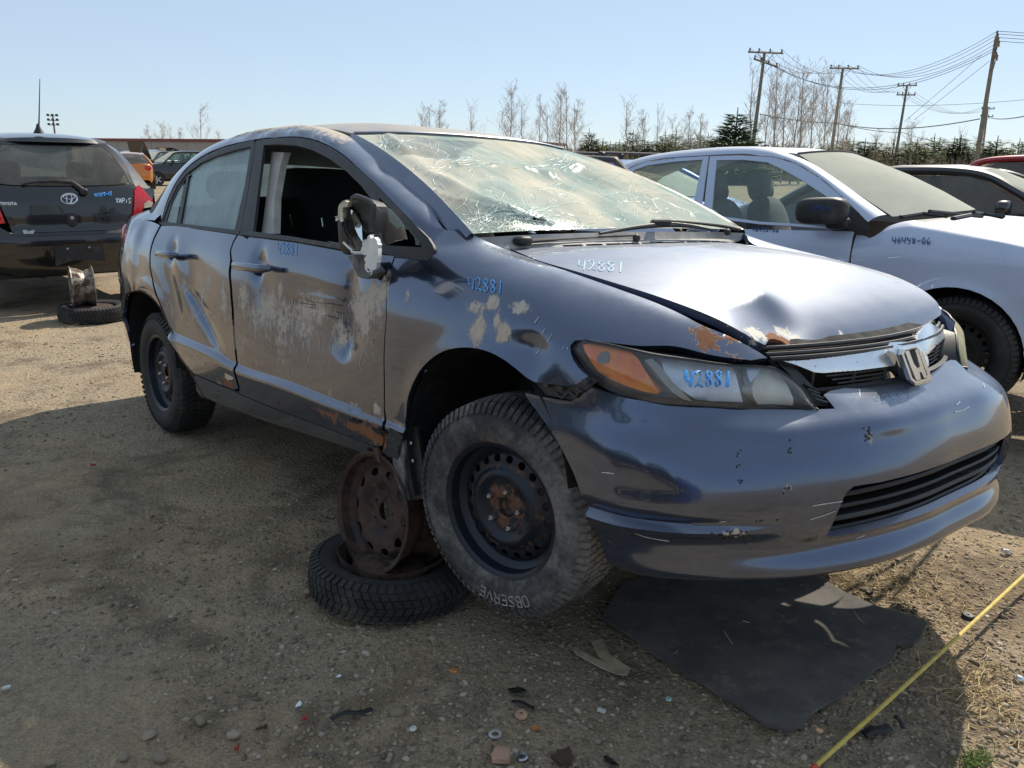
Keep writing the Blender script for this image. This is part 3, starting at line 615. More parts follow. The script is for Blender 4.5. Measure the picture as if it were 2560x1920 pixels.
rb=[np.array((-3.57,5.8)),np.array((-3.35,5.65))]+[np.array(u) for u in side_px(Z('B',(205,490),(196,560),(192,650),(225,760),(262,880)))]+[np.array((-3.08,1.4)),np.array((-3.2,.4)),np.array((-3.56,.4))]
spanel('rear_bumper_side',rb)
si=side_px(Z('B',(782,1118),(965,1198),(1110,1256))+Z('O',(195,358),(700,566),(1200,750),(1600,905),(1585,925),(1640,1075)))+[np.array((-.56,.05)),np.array((-.9,.05)),np.array((-1.5,.03)),np.array((-2.0,.03)),np.array((-2.17,.05))]+side_px(Z('B',(845,1320),(800,1250)))
spanel('sill_panel',si)
# --- door handle cups, hood, glass, roof, nose of the wrecked sedan
def sell(c,d,e=3.5,n=20,rot=None):
    """super-ellipsoid cushion: centre, full size"""
    V=[];Fc=[]; m=n//2
    f=lambda v,p: np.sign(v)*abs(v)**p
    for i in range(m+1):
        a=-math.pi/2+math.pi*i/m
        for j in range(n):
            b=2*math.pi*j/n; V.append(np.array([f(math.cos(a),2/e)*f(math.cos(b),2/e)*d[0]/2,f(math.cos(a),2/e)*f(math.sin(b),2/e)*d[1]/2,f(math.sin(a),2/e)*d[2]/2]))
    for i in range(m):
        for j in range(n): Fc.append((i*n+j,i*n+(j+1)%n,(i+1)*n+(j+1)%n,(i+1)*n+j))
    if rot is not None: V=[np.array(rot)@v for v in V]
    return [v+np.asarray(c) for v in V],Fc
def roty(a): a=R_(a); return np.array([[math.cos(a),0,math.sin(a)],[0,1,0],[-math.sin(a),0,math.cos(a)]])
def rotz(a): a=R_(a); return np.array([[math.cos(a),-math.sin(a),0],[math.sin(a),math.cos(a),0],[0,0,1]])
def rotx(a): a=R_(a); return np.array([[1,0,0],[0,math.cos(a),-math.sin(a)],[0,math.sin(a),math.cos(a)]])
def mir(o):
    """mirror copy of a part to the left side"""
    me=o.data.copy(); n=len(me.vertices); co=np.zeros(n*3); me.vertices.foreach_get('co',co); co=co.reshape(-1,3)*[1,-1,1]; me.vertices.foreach_set('co',co.ravel()); me.flip_normals(); me.update()
    c=bpy.data.objects.new(o.name.split('.')[0],me); COL.objects.link(c); c.parent=o.parent; return c
for door,c0,c1,hx in((front_door,(866,1370),(1172,1412),-1.43),(rear_door,(138,1258),(346,1290),-2.385)):
    a=cw(*Z('A',c0)[0],.885); b=cw(*Z('A',c1)[0],.885); m=(a+b)/2; L_=(b[0]-a[0]) if hx==-1.43 else (b[0]-a[0])*.8
    for sgn in(1,-1):
        q=np.array([m[0],m[1]*sgn,m[2]]); yo=-sgn
        pth=cr([q+[-L_/2,-yo*.014,0],q+[-L_/2+.03,yo*.012,0],q+[0,yo*.020,0],q+[L_/2-.03,yo*.012,0],q+[L_/2,-yo*.014,0]],22)
        rr=np.interp(np.linspace(0,1,22),[0,.08,.5,.92,1],[.006,.010,.011,.010,.006])
        hd=MB().tube(pth,rr,12,flat=1.55).build('door_handle',MAT['civic'],door if sgn==1 else CIVIC)
HE=np.array([(-.196,.572,.931),(-.1,.602,.918),(0,.628,.904),(.2,.648,.879),(.35,.640,.853),(.45,.624,.831),(.55,.592,.80),(.62,.552,.768),(.668,.506,.735)])
HC=np.array([(-.125,0,.937),(-.03,0,.942),(.08,0,.938),(.26,0,.915),(.40,0,.882),(.50,0,.845),(.60,0,.795),(.665,0,.75),(.712,0,.706)])
_he=cr(HE,60); _hc=cr(HC,60)
def hood_base(u,v):
    u=np.asarray(u,float); v=np.asarray(v,float); k=np.linspace(0,1,60)
    uu=np.clip(u,0,1); e=np.stack([np.interp(uu,k,_he[:,i]) for i in range(3)],1); c=np.stack([np.interp(uu,k,_hc[:,i]) for i in range(3)],1)
    ov=np.clip(u-1,0,1)[:,None]; a=np.abs(v)[:,None]
    P=np.empty((len(u),3)); P[:,0]=c[:,0]+(e[:,0]-c[:,0])*a[:,0]**2; P[:,1]=v*e[:,1]; P[:,2]=c[:,2]+(e[:,2]-c[:,2])*a[:,0]**2.3
    return P+ov*np.array([.55,0,-.85])*1.
_HB=make_bvh(hood_base,np.linspace(0,1.06,60),np.linspace(-1.05,1.05,40))
def hp(t,a,b): u=uvhit(_HB,*Z(t,(a,b))[0]); return hood_base(np.array([u[0]]),np.array([u[1]]))[0]
_pk=hp('L',650,660); _dv=hp('L',820,830); _rg=hp('L',330,745); _cn=hp('L',700,930)
def Shood(u,v):
    P=hood_base(u,v); q=P[:,:2]
    d=lambda c,r: np.exp(-(((q-c[:2])/r)**2).sum(1))
    ab=_rg[:2]-_pk[:2]; t=np.clip(((q-_pk[:2])@ab)/(ab@ab),0,1); dl=np.linalg.norm(q-(_pk[:2]+t[:,None]*ab),axis=1)
    P[:,2]+=.014*np.exp(-dl/.045)*(1-.4*t)+.010*d(_pk,.05)-.026*d(_dv,.075)-.012*d(_cn,.09)+.0025*fbm(P,9,2,1.)*d(_pk,.3)
    return P
HOOD=make_bvh(Shood,np.linspace(0,1.06,90),np.linspace(-1.05,1.05,60))
hpx=lambda t,*p:[uvhit(HOOD,*q) for q in Z(t,*p)]
ho=[np.array((0.,v)) for v in np.linspace(-1,1,12)]+[np.array((u,1.)) for u in np.linspace(.06,.94,14)]+[np.array((.985,.985)),np.array((1.,.95))]+[np.array((1.,v)) for v in np.linspace(.85,-.3,10)]
ho+=hpx('L',(1010,1040),(930,1010),(870,1030),(800,985),(740,968),(700,975),(672,1018),(600,985),(530,915))+hpx('K',(2000,905),(1900,848))+[np.array((u,-1.)) for u in np.linspace(.90,.05,14)]
def hood_aux(V):
    P=lambda t,a,b:(lambda u:Shood(np.array([u[0]]),np.array([u[1]]))[0])(uvhit(HOOD,*Z(t,(a,b))[0]))
    ru=[(P('L',740,960),.040,1.1,(.8,1.5,1)),(P('L',900,1010),.035,1.1,(.8,1.6,1)),(P('L',820,985),.035,1.1)]
    pr=[(P('L',600,930),.045,1.,(1.,1.2,1)),(P('L',800,915),.030,.95,(1,1.5,1)),(P('L',930,975),.028,.9),(P('L',1300,955),.030,.72,(1,1.2,1))]
    return dict(mud=np.zeros(len(V)),rust=spots(ru,V),primer=spots(pr,V))
hu,hf=fill([p*[.92,.6] for p in ho],[], .011); hu=hu/[.92,.6]; HV=Shood(hu[:,0],hu[:,1])
MAT['civic_hood']=paint('dusty_hood_paint',(.078,.102,.165),.36,.75,.5,(.36,.385,.43))
hood=shell('hood',HV,hf,MAT['civic_hood'],CIVIC,.022,(0,0,0),hood_aux(HV))
# dark sheet standing in for bay shade under the hood, so the gap shows depth, and the inner edge of each fender
u_,v_=np.meshgrid(np.linspace(.0,.97,24),np.linspace(-.97,.97,20),indexing='ij'); G_=hood_base(u_.ravel(),v_.ravel()).reshape(24,20,3)-[0,0,.055]
MB().grid(G_).build('bay_shade_sheet',MAT['cavity'],CIVIC)
fe=[Sside(np.array([q[0]]),np.array([q[1]]))[0] for q in side_px(fe_hood)]
fe=cr(fe,50)
ch=MB().grid(np.stack([fe+[0,.002,-.004],fe+[.0,.03,-.03],fe+[-.01,.06,-.09]],0)).build('fender_rail',MAT['civic'],fender)
ch2=mir(ch); 
# bumper
tp=bump_px(Z('Q',(1400,800),(1560,838),(1740,870),(1850,880),(1950,820),(2030,740)))+bump_px(Z('G',(330,540),(480,580),(840,637),(1280,664),(1700,692),(2120,694)))
tp=tp+bump_px(Z('H',(740,940),(650,832)))
top=[np.array(q) for q in tp]; s_e=top[-1][0]; 
near=[np.array((0.,z)) for z in(.19,.23,.28,.35,.42,.50,.56)]
half=near+top+[np.array((s,.612)) for s in np.linspace(s_e+.3,7.7,5)]
full=half+[np.array((8.,.612))]+[np.array((16-p[0],p[1])) for p in half[::-1]]+[np.array((s,.18)) for s in np.linspace(15.6,.4,24)]
lg_n=[np.array(q) for q in bump_px(Z('I',(1262,652),(1305,575),(1345,480),(1365,440),(1400,412),(1460,385)))]
zt=lambda s:.405-.004*abs(s-8); zb=lambda s:.262+.002*abs(s-8)
s0=lg_n[0][0]; lgh=[np.array((p[0],min(max(p[1],.255),.41))) for p in lg_n]
lgh=lgh+[np.array((s,.408)) for s in np.linspace(lgh[-1][0]+.3,16-lgh[-1][0]-.3,14)]+[np.array((16-p[0],p[1])) for p in lgh[::-1]]+[np.array((s,lgh[0][1]-.006)) for s in np.linspace(16-s0-.3,s0+.3,14)]
bu,bf=fill([p*[.13,1] for p in full],[[p*[.13,1] for p in lgh]],.0095); bu=bu/[.13,1]; BV=Sbump(bu[:,0],bu[:,1])
P=lambda t,a,b: sp3(Z(t,(a,b))[0],BUMP,Sbump)
bsc=[(P('I',820,640),.045,.85,(1.,1.6,.5)),(P('I',1100,250),.02,.5),(P('I',1470,165),.03,.7),(P('I',1090,420),.02,.6),(P('I',850,350),.03,.45,(1,1,3)),(P('I',260,700),.05,.35),(P('I',1400,670),.03,.5),(P('I',2050,300),.05,.6)]
bumper=shell('front_bumper',BV,bf,MAT['civic'],CIVIC,.02,(.2,0,.4),dict(mud=spots(bsc,BV)*.9,rust=np.zeros(len(BV)),primer=np.zeros(len(BV))))
# lower grille: dark recess and slats
sg=np.linspace(s0-.05,16-s0+.05,40); rec=[]
for z,dx in((.250,-.0),(.255,-.09),(.33,-.10),(.405,-.09),(.415,-.005)): q=Sbump(sg,np.full(40,z)); q[:,0]+=dx-.006; q[:,1]*=.985; rec.append(q)
MB().grid(np.array(rec)).build('grille_recess',MAT['cavity'],bumper)
for k,(z,dx,hh,mt) in enumerate(((.288,-.035,.012,'black_plastic'),(.322,-.028,.013,'trim'),(.352,-.030,.010,'black_plastic'),(.382,-.030,.012,'black_plastic'))):
    sg2=np.linspace(s0+.12+.12*k*.8,16-s0-.12-.12*k*.8,40); q=Sbump(sg2,np.full(40,z)); q[:,0]+=dx; pr=[q+[0,0,hh/2],q+[.004,0,0],q+[0,0,-hh/2],q+[-.05,0,-hh/2+.003],q+[-.05,0,hh/2-.003],q+[0,0,hh/2]]
    MB().grid(np.array(pr)).build('grille_slat',MAT[mt],bumper)
# splash guard under the bumper
gp=np.array([cw(*p,w) for p,w in zip(Z('I',(312,770),(420,805),(560,840),(640,860),(760,860),(900,835),(1050,815),(1190,778)),(.79,.75,.70,.66,.61,.55,.48,.42))]); gq=gp.copy(); gq[:,2]+=.05; gq[:,1]+=.03
gp[:,2]=np.minimum(gp[:,2],.180)
MB().grid(np.stack([gq,gp,gp+[-.12,.10,.01],gp+[-.3,.25,.02]],0)).build('splash_guard',MAT['cowl'],bumper)
# --- windscreen
WB=np.array([(-.22,-.70,.977),(-.215,-.45,.984),(-.212,0,.988),(-.215,.45,.984),(-.22,.70,.977)]); WT=np.array([(-1.134,-.557,1.33),(-1.085,-.32,1.342),(-1.06,0,1.345),(-1.085,.32,1.342),(-1.134,.557,1.33)])
_wb=cr(WB,81); _wt=cr(WT,81); _k81=np.linspace(-1,1,81)
def wbase(u,v):
    u=np.asarray(u,float); v=np.asarray(v,float)
    b=np.stack([np.interp(v,_k81,_wb[:,i]) for i in range(3)],1); t=np.stack([np.interp(v,_k81,_wt[:,i]) for i in range(3)],1)
    P=b+(t-b)*u[:,None]; bl=4*u*(1-u); P[:,2]+=.030*bl; P[:,0]+=.012*bl; return P
_WS0=make_bvh(wbase,np.linspace(0,1,40),np.linspace(-1,1,40))
def wpt(t,a,b): return uvhit(_WS0,*Z(t,(a,b))[0])
fold=np.array([wpt('M',650,200),wpt('M',780,420),wpt('M',1100,620),wpt('M',1700,930),wpt('M',2212,1110),wpt('N',500,870)])
fold2=np.array([wpt('M',1420,515),wpt('M',1900,480),wpt('M',2180,450),wpt('N',330,325),wpt('N',560,290)])
def dpl(q,L):
    d=np.full(len(q),9.)
    for a,b in zip(L[:-1],L[1:]): ab=b-a; t=np.clip(((q-a)@ab)/(ab@ab+1e-9),0,1); d=np.minimum(d,np.linalg.norm((q-(a+t[:,None]*ab)),axis=1))
    return d
def Sws(u,v):
    P=wbase(u,v); q=np.stack([u,v],1)*[1,.7]; n=np.array([.36,0,.93]); ed=smoothstep(0,.12,u)*smoothstep(0,.12,1-u)*smoothstep(0,.12,1-np.abs(v))
    h=.030*np.exp(-dpl(q,fold*[1,.7])/.07)+.018*np.exp(-dpl(q,fold2*[1,.7])/.05)-.045*np.exp(-((q-[.5,.1])**2).sum(1)/.10)+.010*fbm(np.stack([u*5,v*4,u*0],1),1.7,3,4.)
    return P+(h*ed)[:,None]*n
WS=make_bvh(Sws,np.linspace(0,1,70),np.linspace(-1,1,70))
hole=[uvhit(WS,*p) for p in Z('N',(150,800),(175,778),(205,770),(230,785),(250,765),(300,802),(262,822),(215,812))]
wo=[np.array((0.,v)) for v in np.linspace(-1,1,10)]+[np.array((1.,v)) for v in np.linspace(1,-1,10)]
wu,wf=fill([p*[1,.7] for p in wo],[[np.array(p)*[1,.7] for p in hole]],.016); wu=wu/[1,.7]; WV=Sws(wu[:,0],wu[:,1])
def cracked_glass():
    n=NT('shattered_dusty_windscreen'); c=n.coord(); n.t.nodes.remove(n.b)
    tr=n.n('BsdfTransparent'); n.put(tr.inputs[0],(.62,.80,.74)); gl=n.n('BsdfGlossy'); gl.inputs['Roughness'].default_value=.12
    fr=n.n('Fresnel'); fr.inputs[0].default_value=1.5; m1=n.n('MixShader'); n.l(fr.outputs[0],m1.inputs[0]); n.l(tr.outputs[0],m1.inputs[1]); n.l(gl.outputs[0],m1.inputs[2])
    dn=n.noise(c,3.0,8,.62,.6); dcol=n.mix(n.rng(dn,.35,.65),(.46,.57,.52),(.68,.65,.54))
    df=n.n('BsdfDiffuse'); n.put(df.inputs[0],dcol); tl=n.n('BsdfTranslucent'); n.put(tl.inputs[0],dcol); m0=n.n('MixShader'); m0.inputs[0].default_value=.18; n.l(df.outputs[0],m0.inputs[1]); n.l(tl.outputs[0],m0.inputs[2])
    k=n.math('MULTIPLY',n.attr('dust'),n.rng(dn,.2,.8,.72,1.12)); m2=n.n('MixShader'); n.l(k,m2.inputs[0]); n.l(m1.outputs[0],m2.inputs[1]); n.l(m0.outputs[0],m2.inputs[2])
    wv=n.n('Vector Math' if False else 'VectorMath'); wv.operation='ADD'; n.l(c,wv.inputs[0]); dv=n.n('VectorMath'); dv.operation='SCALE'; n.l(n.noise(c,6,3,.5,0,1),dv.inputs[0]); dv.inputs['Scale'].default_value=.10; n.l(dv.outputs[0],wv.inputs[1])
    e1=n.rng(n.voro(wv.outputs[0],7,'DISTANCE_TO_EDGE'),.004,.010,1,0); e2=n.rng(n.voro(wv.outputs[0],62,'DISTANCE_TO_EDGE'),.02,.07,.75,0)
    ms=n.rng(n.noise(c,4.5,4,.6),.50,.60); mz=n.attr('shatter'); spk=n.rng(n.noise(c,160,2,.5),.70,.76)
    cr_=n.math('MAXIMUM',n.math('MULTIPLY',n.math('MULTIPLY',e1,ms),.8),n.math('MULTIPLY',e2,mz)); cr_=n.math('MAXIMUM',cr_,n.math('MULTIPLY',spk,n.math('ADD',n.math('MULTIPLY',mz,.9),.12)))
    cd=n.n('BsdfDiffuse'); n.put(cd.inputs[0],(.60,.70,.64)); cg=n.n('BsdfGlossy'); n.put(cg.inputs[0],(.9,1,.95)); cg.inputs['Roughness'].default_value=.25; cm=n.n('MixShader'); cm.inputs[0].default_value=.22; n.l(cd.outputs[0],cm.inputs[1]); n.l(cg.outputs[0],cm.inputs[2])
    m3=n.n('MixShader'); n.l(cr_,m3.inputs[0]); n.l(m2.outputs[0],m3.inputs[1]); n.l(cm.outputs[0],m3.inputs[2]); n.l(m3.outputs[0],n.o.inputs[0]); return n.m
MAT['ws']=cracked_glass()
q=wu*[1,.7]; below=inpoly(wu,np.array([wpt('M',1090,770),wpt('M',1300,850),wpt('M',1700,985),wpt('M',2212,1120),wpt('N',700,910),wpt('N',0,960),wpt('M',1700,1330),wpt('M',1400,1080)]))
tops=inpoly(wu,np.array([wpt('M',560,190),wpt('M',1700,235),wpt('M',1450,370),wpt('M',1420,500),wpt('M',800,410)]))
dust=.95-.42*below-.40*tops; imp=np.array(wpt('N',120,760)); sh=.70*np.exp(-(((wu-imp)*[1,.7])**2).sum(1)/.012)+.9*np.exp(-(((wu-np.array(wpt('M',640,260)))*[1,.7])**2).sum(1)/.008)+.5*np.exp(-(((wu-np.array(wpt('N',520,250)))*[1,.7])**2).sum(1)/.012)+.8*np.exp(-(((wu-np.array(wpt('M',1720,1120)))*[1,.7])**2).sum(1)/.004)+.35*np.exp(-dpl(q,fold*[1,.7])/.05)
windscreen=mesh('windscreen',WV,orient(WV,wf,(-.8,0,.6)),MAT['ws'],CIVIC,True,None,dict(dust=dust,shatter=np.clip(sh,0,1)))
def ribbon(name,polys,B,F_,mat,parent,wd,off=.002,n=None):
    """marks drawn on a surface: polylines in pixels, width in metres"""
    mb=MB()
    for pl in polys:
        pl=cr(pl,n or max(4,len(pl)*4)) if len(pl)>2 else resample(pl,n or 5)
        uv=np.array([uvhit(B,*p) for p in pl]); V=F_(uv[:,0],uv[:,1]); e=1e-3
        du=F_(uv[:,0]+e*.3,uv[:,1])-V; dv=F_(uv[:,0],uv[:,1]+e)-V; N=np.cross(du,dv); N/=np.linalg.norm(N,axis=1)[:,None]+1e-12
        s=np.sign((N*(CAMC-V)).sum(1))[:,None]; N=N*s; tg=np.gradient(V,axis=0); sd_=np.cross(N,tg); sd_/=np.linalg.norm(sd_,axis=1)[:,None]+1e-12
        w_=wd*(.75+.5*rng.random(len(V)))[:,None]/2
        mb.grid(np.stack([V+N*off-sd_*w_,V+N*(off+.0006),V+N*off+sd_*w_],0))
    return mb.build(name,mat,parent,True,80)
MAT['crack']=simple('glass_crack_edges',(.78,.88,.82),.35,0,.15,60)
ck=[Z('M',(1110,210),(1130,290),(1165,375)),Z('M',(1225,240),(1215,360)),Z('M',(1345,215),(1400,300),(1410,345)),Z('M',(1330,350),(1390,430),(1390,500),(1340,540)),Z('M',(1100,490),(1180,500),(1180,440)),Z('M',(1450,400),(1530,490)),Z('M',(700,240),(760,330),(830,200)),Z('M',(950,280),(965,340)),
 Z('M',(1420,515),(1600,493),(1900,480),(2190,450)),Z('M',(1330,960),(1400,890)),Z('M',(1660,1000),(1680,1120),(1660,1240),(1760,1140),(1850,1050)),Z('M',(1750,1230),(1830,1290)),Z('M',(1860,840),(1880,930)),Z('M',(1950,800),(1900,930)),
 Z('N',(170,740),(330,690),(460,660),(600,635)),Z('N',(180,800),(520,850),(900,865)),Z('N',(880,445),(940,390)),Z('N',(800,460),(920,520),(970,545)),Z('N',(1055,590),(1075,650),(1120,690)),Z('N',(660,530),(800,465)),Z('N',(310,600),(325,660)),Z('N',(550,280),(500,200)),Z('N',(150,340),(215,415)),Z('N',(40,900),(100,960)),Z('N',(230,880),(280,950)),Z('N',(0,350),(330,325),(470,318))]
rc2=np.random.default_rng(31)
def walk(c,n,L,k=8):
    out=[]
    for _ in range(n):
        p=np.array(c,float)+rc2.normal(0,6,2); a=rc2.random()*6.28; pl=[tuple(p)]
        for _ in range(k): a+=rc2.normal(0,.38); p=p+np.array([math.cos(a)*1.35,math.sin(a)*.8])*L/k*(.5+rc2.random()); pl.append(tuple(p))
        out.append(pl)
    return out
ck+=walk(Z('N',(150,760))[0],26,130)+walk(Z('M',(640,250))[0],12,60)+walk(Z('M',(1380,440))[0],12,70)+walk(Z('N',(1080,620))[0],8,90)+walk(Z('N',(480,220))[0],10,60)+walk(Z('M',(1720,1120))[0],12,60)
for _ in range(46): ck+=walk((rc2.uniform(1000,1750),rc2.uniform(390,560)),1,rc2.uniform(15,70),4)
tag(ribbon('crack_lines',ck,WS,Sws,MAT['crack'],windscreen,.0013,.002),kind='stuff')
# --- side glass zone
def Gw(x,z): return .812-.37*(z-.94)-.14*np.clip(z-.94,0,1)**2-.028*((x+1.5)/1.2)**2
def gp3(px,py,off=0.):
    w_=.75
    for _ in range(12): p=cw(px,py,w_); w_=Gw(p[0],p[2])+off
    return cw(px,py,w_)
def gpanel(name,outline,holes=(),off=0.,mat='trim',sp=9,th=.012,parent=None,mirror=True,lip=True,aux=False,wav=0.):
    uv,Fc=fill(outline,holes,sp); V=np.array([gp3(a,b,off) for a,b in uv])
    if wav: V[:,1]+=wav*fbm(V,9,3,3.)
    o=shell(name,V,Fc,MAT[mat],parent or CIVIC,th,(-1.5,0,1.),auxA(V) if aux else None,lip=lip)
    if mirror: mir(o)
    return o
rg_out=Z('A',(205,972),(262,810),(338,650),(425,535),(560,430),(700,368),(860,318),(1022,280),(965,640),(872,1048),(600,1018))
rframe=Z('A',(190,1002),(228,850),(286,700),(370,560),(465,455),(600,362),(760,293),(900,256),(1045,222),(1062,245),(1000,650),(928,1060),(600,1045))
gpanel('rear_door_frame',rframe,[rg_out],.006,'trim',parent=rear_door,mirror=False)
gpanel('rear_door_glass',Z('A',(350,990),(440,575),(460,535),(560,432),(700,370),(860,320),(1024,280),(967,640),(872,1050),(600,1020)),(),-.008,'glass',30,parent=rear_door,lip=False,mirror=False)
gpanel('quarter_glass',Z('A',(236,975),(290,800),(345,680),(410,588),(372,780),(335,988)),(),-.004,'glass',30,parent=rear_door,lip=False,mirror=False)
gpanel('window_seal',Z('A',(210,972),(262,815),(338,655),(420,545),(450,530),(470,545),(412,585),(345,690),(292,800),(240,976)),(),.001,'black_plastic',parent=rear_door,mirror=False)
gpanel('window_bar',Z('A',(428,570),(452,550),(372,990),(338,988)),(),.002,'black_plastic',parent=rear_door,mirror=False)
gpanel('belt_moulding',Z('A',(192,985),(600,1022),(915,1055),(912,1090),(600,1050),(192,1004)),(),.012,'trim',parent=rear_door,mirror=False)
fopen=Z('A',(1140,268),(1290,260),(1450,272),(1600,318),(1750,398),(1900,508),(2040,645),(2125,760))+Z('C',(535,500),(560,880))+Z('A',(1930,1205),(1400,1110),(1042,1064))
fframe=Z('A',(1068,230),(1130,212),(1300,200),(1450,197),(1600,222),(1750,283),(1900,383),(2050,522),(2160,618))+Z('C',(590,262),(598,940))+Z('A',(1965,1240),(1700,1195),(1400,1145),(918,1088),(932,1055),(1005,650))
gpanel('front_door_frame',fframe,[fopen],.006,'trim',parent=front_door,mirror=False)
gpanel('belt_moulding',Z('A',(925,1058),(1400,1112),(1700,1160),(1965,1205),(1965,1248),(1700,1200),(1400,1150),(915,1092)),(),.012,'trim',parent=front_door,mirror=False)
gpanel('front_pillar_seal',Z('A',(1062,245),(1125,240),(1142,268),(1085,700),(1042,1066),(1008,1062),(1060,560)),(),-.002,'black_plastic',parent=front_door,mirror=False)
tri_h=Z('C',(612,385),(700,470),(880,665),(1050,860),(1052,905),(690,885),(652,840),(625,600))
tri_o=Z('C',(592,268),(760,440),(960,645),(1120,805),(1168,880),(1184,935),(1165,1000),(1110,1046),(940,1030),(775,1008),(605,950))
gpanel('quarter_window_frame',tri_o,[tri_h],.006,'trim',parent=front_door,mirror=False)
for k,(ol,of) in enumerate(((Z('C',(612,385),(690,470),(705,560),(725,640),(800,715),(845,690),(860,720),(910,720),(980,800),(990,880),(1050,890),(1052,860),(880,665)),-.004),(Z('C',(612,400),(650,480),(640,560),(655,840),(620,850),(612,600)),-.004),(Z('C',(480,270),(530,300),(515,390),(495,330),(475,320)),-.002),(Z('A',(1720,1150),(1900,1182),(1895,1206),(1800,1190)),-.003))):
    gpanel('broken_glass',ol,(),of,'glass_clear',12,lip=False,parent=front_door,mirror=False)
# --- roof, pillars, tail of the wrecked sedan
def prow(tagw): 
    """rows of (tag,x,y,w) -> points in the car frame"""
    return np.array([cw(*Z(t,(a,b))[0],w_) for t,a,b,w_ in tagw])
lowpx=Z('C',(1150,850),(1120,800),(960,640),(760,435),(585,255))+Z('A',(2160,612),(2050,515),(1900,375),(1750,275),(1600,214),(1450,189),(1300,192),(1125,205),(900,247),(760,284),(600,352),(465,445),(370,548),(286,690),(228,840),(190,990))
low=np.array([gp3(a,b,.006) for a,b in lowpx])
up=prow([('M',1370,1112,.712),('M',1590,1255,.702)][:1]+[('M',1262,1025,.688),('M',1120,900,.672),('M',985,785,.657),('M',760,590,.632),('M',620,460,.612),('M',480,345,.590),('M',280,198,.566),('A',1800,135,.560),('A',1650,98,.556),('A',1500,80,.553),('A',1300,98,.550),('A',1040,140,.546),('A',800,222,.545),('A',640,303,.55),('A',480,428,.56),('A',330,588,.585),('A',200,740,.615),('A',80,880,.66),('A',0,960,.70)])
n_=150; lo=cr(low,n_); hi=cr(up,n_); k=np.linspace(0,1,13)[:,None,None]
G_=lo[None]*(1-k)+hi[None]*k; blg=(4*k*(1-k))*.016; G_[:,:,1]-=blg[:,:,0]; G_[:,:,2]+=blg[:,:,0]*.6
cj=np.linspace(0,1,n_); ft_=1-smoothstep(.0,.055,cj)
for i in range(13):
    for j in range(9):
        p=G_[i,j]; h_=SIDE[0].find_nearest(Vector(p)); q_=np.array(h_[0]); G_[i,j]=p*(1-ft_[j])+(q_-np.array([0,-.001,.001]))*ft_[j]
crm=smoothstep(.22,.30,np.linspace(0,1,n_))*(1-smoothstep(.62,.72,np.linspace(0,1,n_)))
rip=(.016*fbm(G_*[1,1,1],14,4,1.)+.004*np.sin(G_[:,:,0]*47+G_[:,:,2]*60+3*np.sin(G_[:,:,0]*21)))*crm[None]*(4*k*(1-k))[:,:,0]
sx_=G_[:,:,0]; dn_=.024*np.exp(-((sx_+.78)/.06)**2)*np.exp(-((k[:,:,0]-.75)/.3)**2)+.012*np.exp(-((sx_+1.98)/.03)**2)*(k[:,:,0])
G_[:,:,1]+=rip+dn_; G_[:,:,2]-=dn_*.5
mudr=(crm[None]*np.clip(.30+.75*k[:,:,0],0,1)*1.1)
b=n_; Fc=[(i*b+j,i*b+j+1,(i+1)*b+j+1,(i+1)*b+j) for i in range(12) for j in range(b-1)]; tri=np.array([t for f in Fc for t in((f[0],f[1],f[2]),(f[0],f[2],f[3]))])
Vr=G_.reshape(-1,3); mu=np.maximum(mudr.ravel()*1.0,0)
rail=shell('roof_side_rail',Vr,tri,MAT['civic'],CIVIC,.02,(-1.5,0,.9),dict(mud=mu*.95,rust=.8*np.exp(-((Vr[:,0]+.83)/.03)**2)*(np.tile(k[:,0,0][:,None],(1,n_)).ravel()>.93),primer=np.zeros(len(Vr))))
# left side: smooth mirrored rail
Gl=lo[None]*(1-k)+hi[None]*k; Gl[:,:,1]-=blg[:,:,0]; Gl[:,:,2]+=blg[:,:,0]*.6; Gl=Gl*[1,-1,1]; shell('roof_side_rail',Gl.reshape(-1,3),tri,MAT['civic_roof'],CIVIC,.02,(-1.5,0,.9))
# roof sheet from the screen top to the rear window
RE=np.array([(-1.128,.560,1.333),(-1.28,.558,1.358),(-1.5,.556,1.383),(-1.8,.552,1.397),(-2.1,.548,1.392),(-2.4,.545,1.362),(-2.72,.545,1.295)])
RCc=np.array([(-1.05,0,1.350),(-1.22,0,1.388),(-1.45,0,1.418),(-1.8,0,1.438),(-2.1,0,1.434),(-2.45,0,1.405),(-2.80,0,1.338)])
re_,rc_=cr(RE,70),cr(RCc,70); vv=np.linspace(-1,1,49); RG=np.zeros((70,49,3))
for j,v in enumerate(vv):
    a=abs(v); RG[:,j]=rc_+(re_-rc_)*np.array([a**2,0,a**2.4]); RG[:,j,1]=v*re_[:,1]
RG[:,:,2]+=.006*fbm(RG,5,3,2.)*smoothstep(0,.15,np.linspace(0,1,70))[:,None]
rv=RG.reshape(-1,3); b=49; tri=np.array([t for i in range(69) for j in range(48) for t in((i*b+j,i*b+j+1,(i+1)*b+j+1),(i*b+j,(i+1)*b+j+1,(i+1)*b+j))])
shell('roof',rv,tri,MAT['civic_roof'],CIVIC,.02,(-1.8,0,.8))
MB().grid(RG[2:,:]*[1,.99,1]-[0,0,.035]).build('headliner',MAT['headliner'],CIVIC)
# trim strip at the top and sides of the screen
MB().tube(_wt+[.004,0,.006],.009,6,flat=.6).build('screen_trim',MAT['civic_roof'],CIVIC)
for sgn in(1,-1):
    e=np.array([wbase(np.array([u]),np.array([-1.]))[0] for u in np.linspace(0,1,30)])*[1,sgn,1]
    MB().grid(np.stack([e+[0,sgn*(.010 if sgn==1 else .05),-.004],e+[0,-sgn*.002,.003],e+[-.004,-sgn*.020,-.012],e+[-.02,-sgn*.03,-.05]],0)).build('pillar_trim',MAT['civic'] if sgn==1 else MAT['black_plastic'],CIVIC)
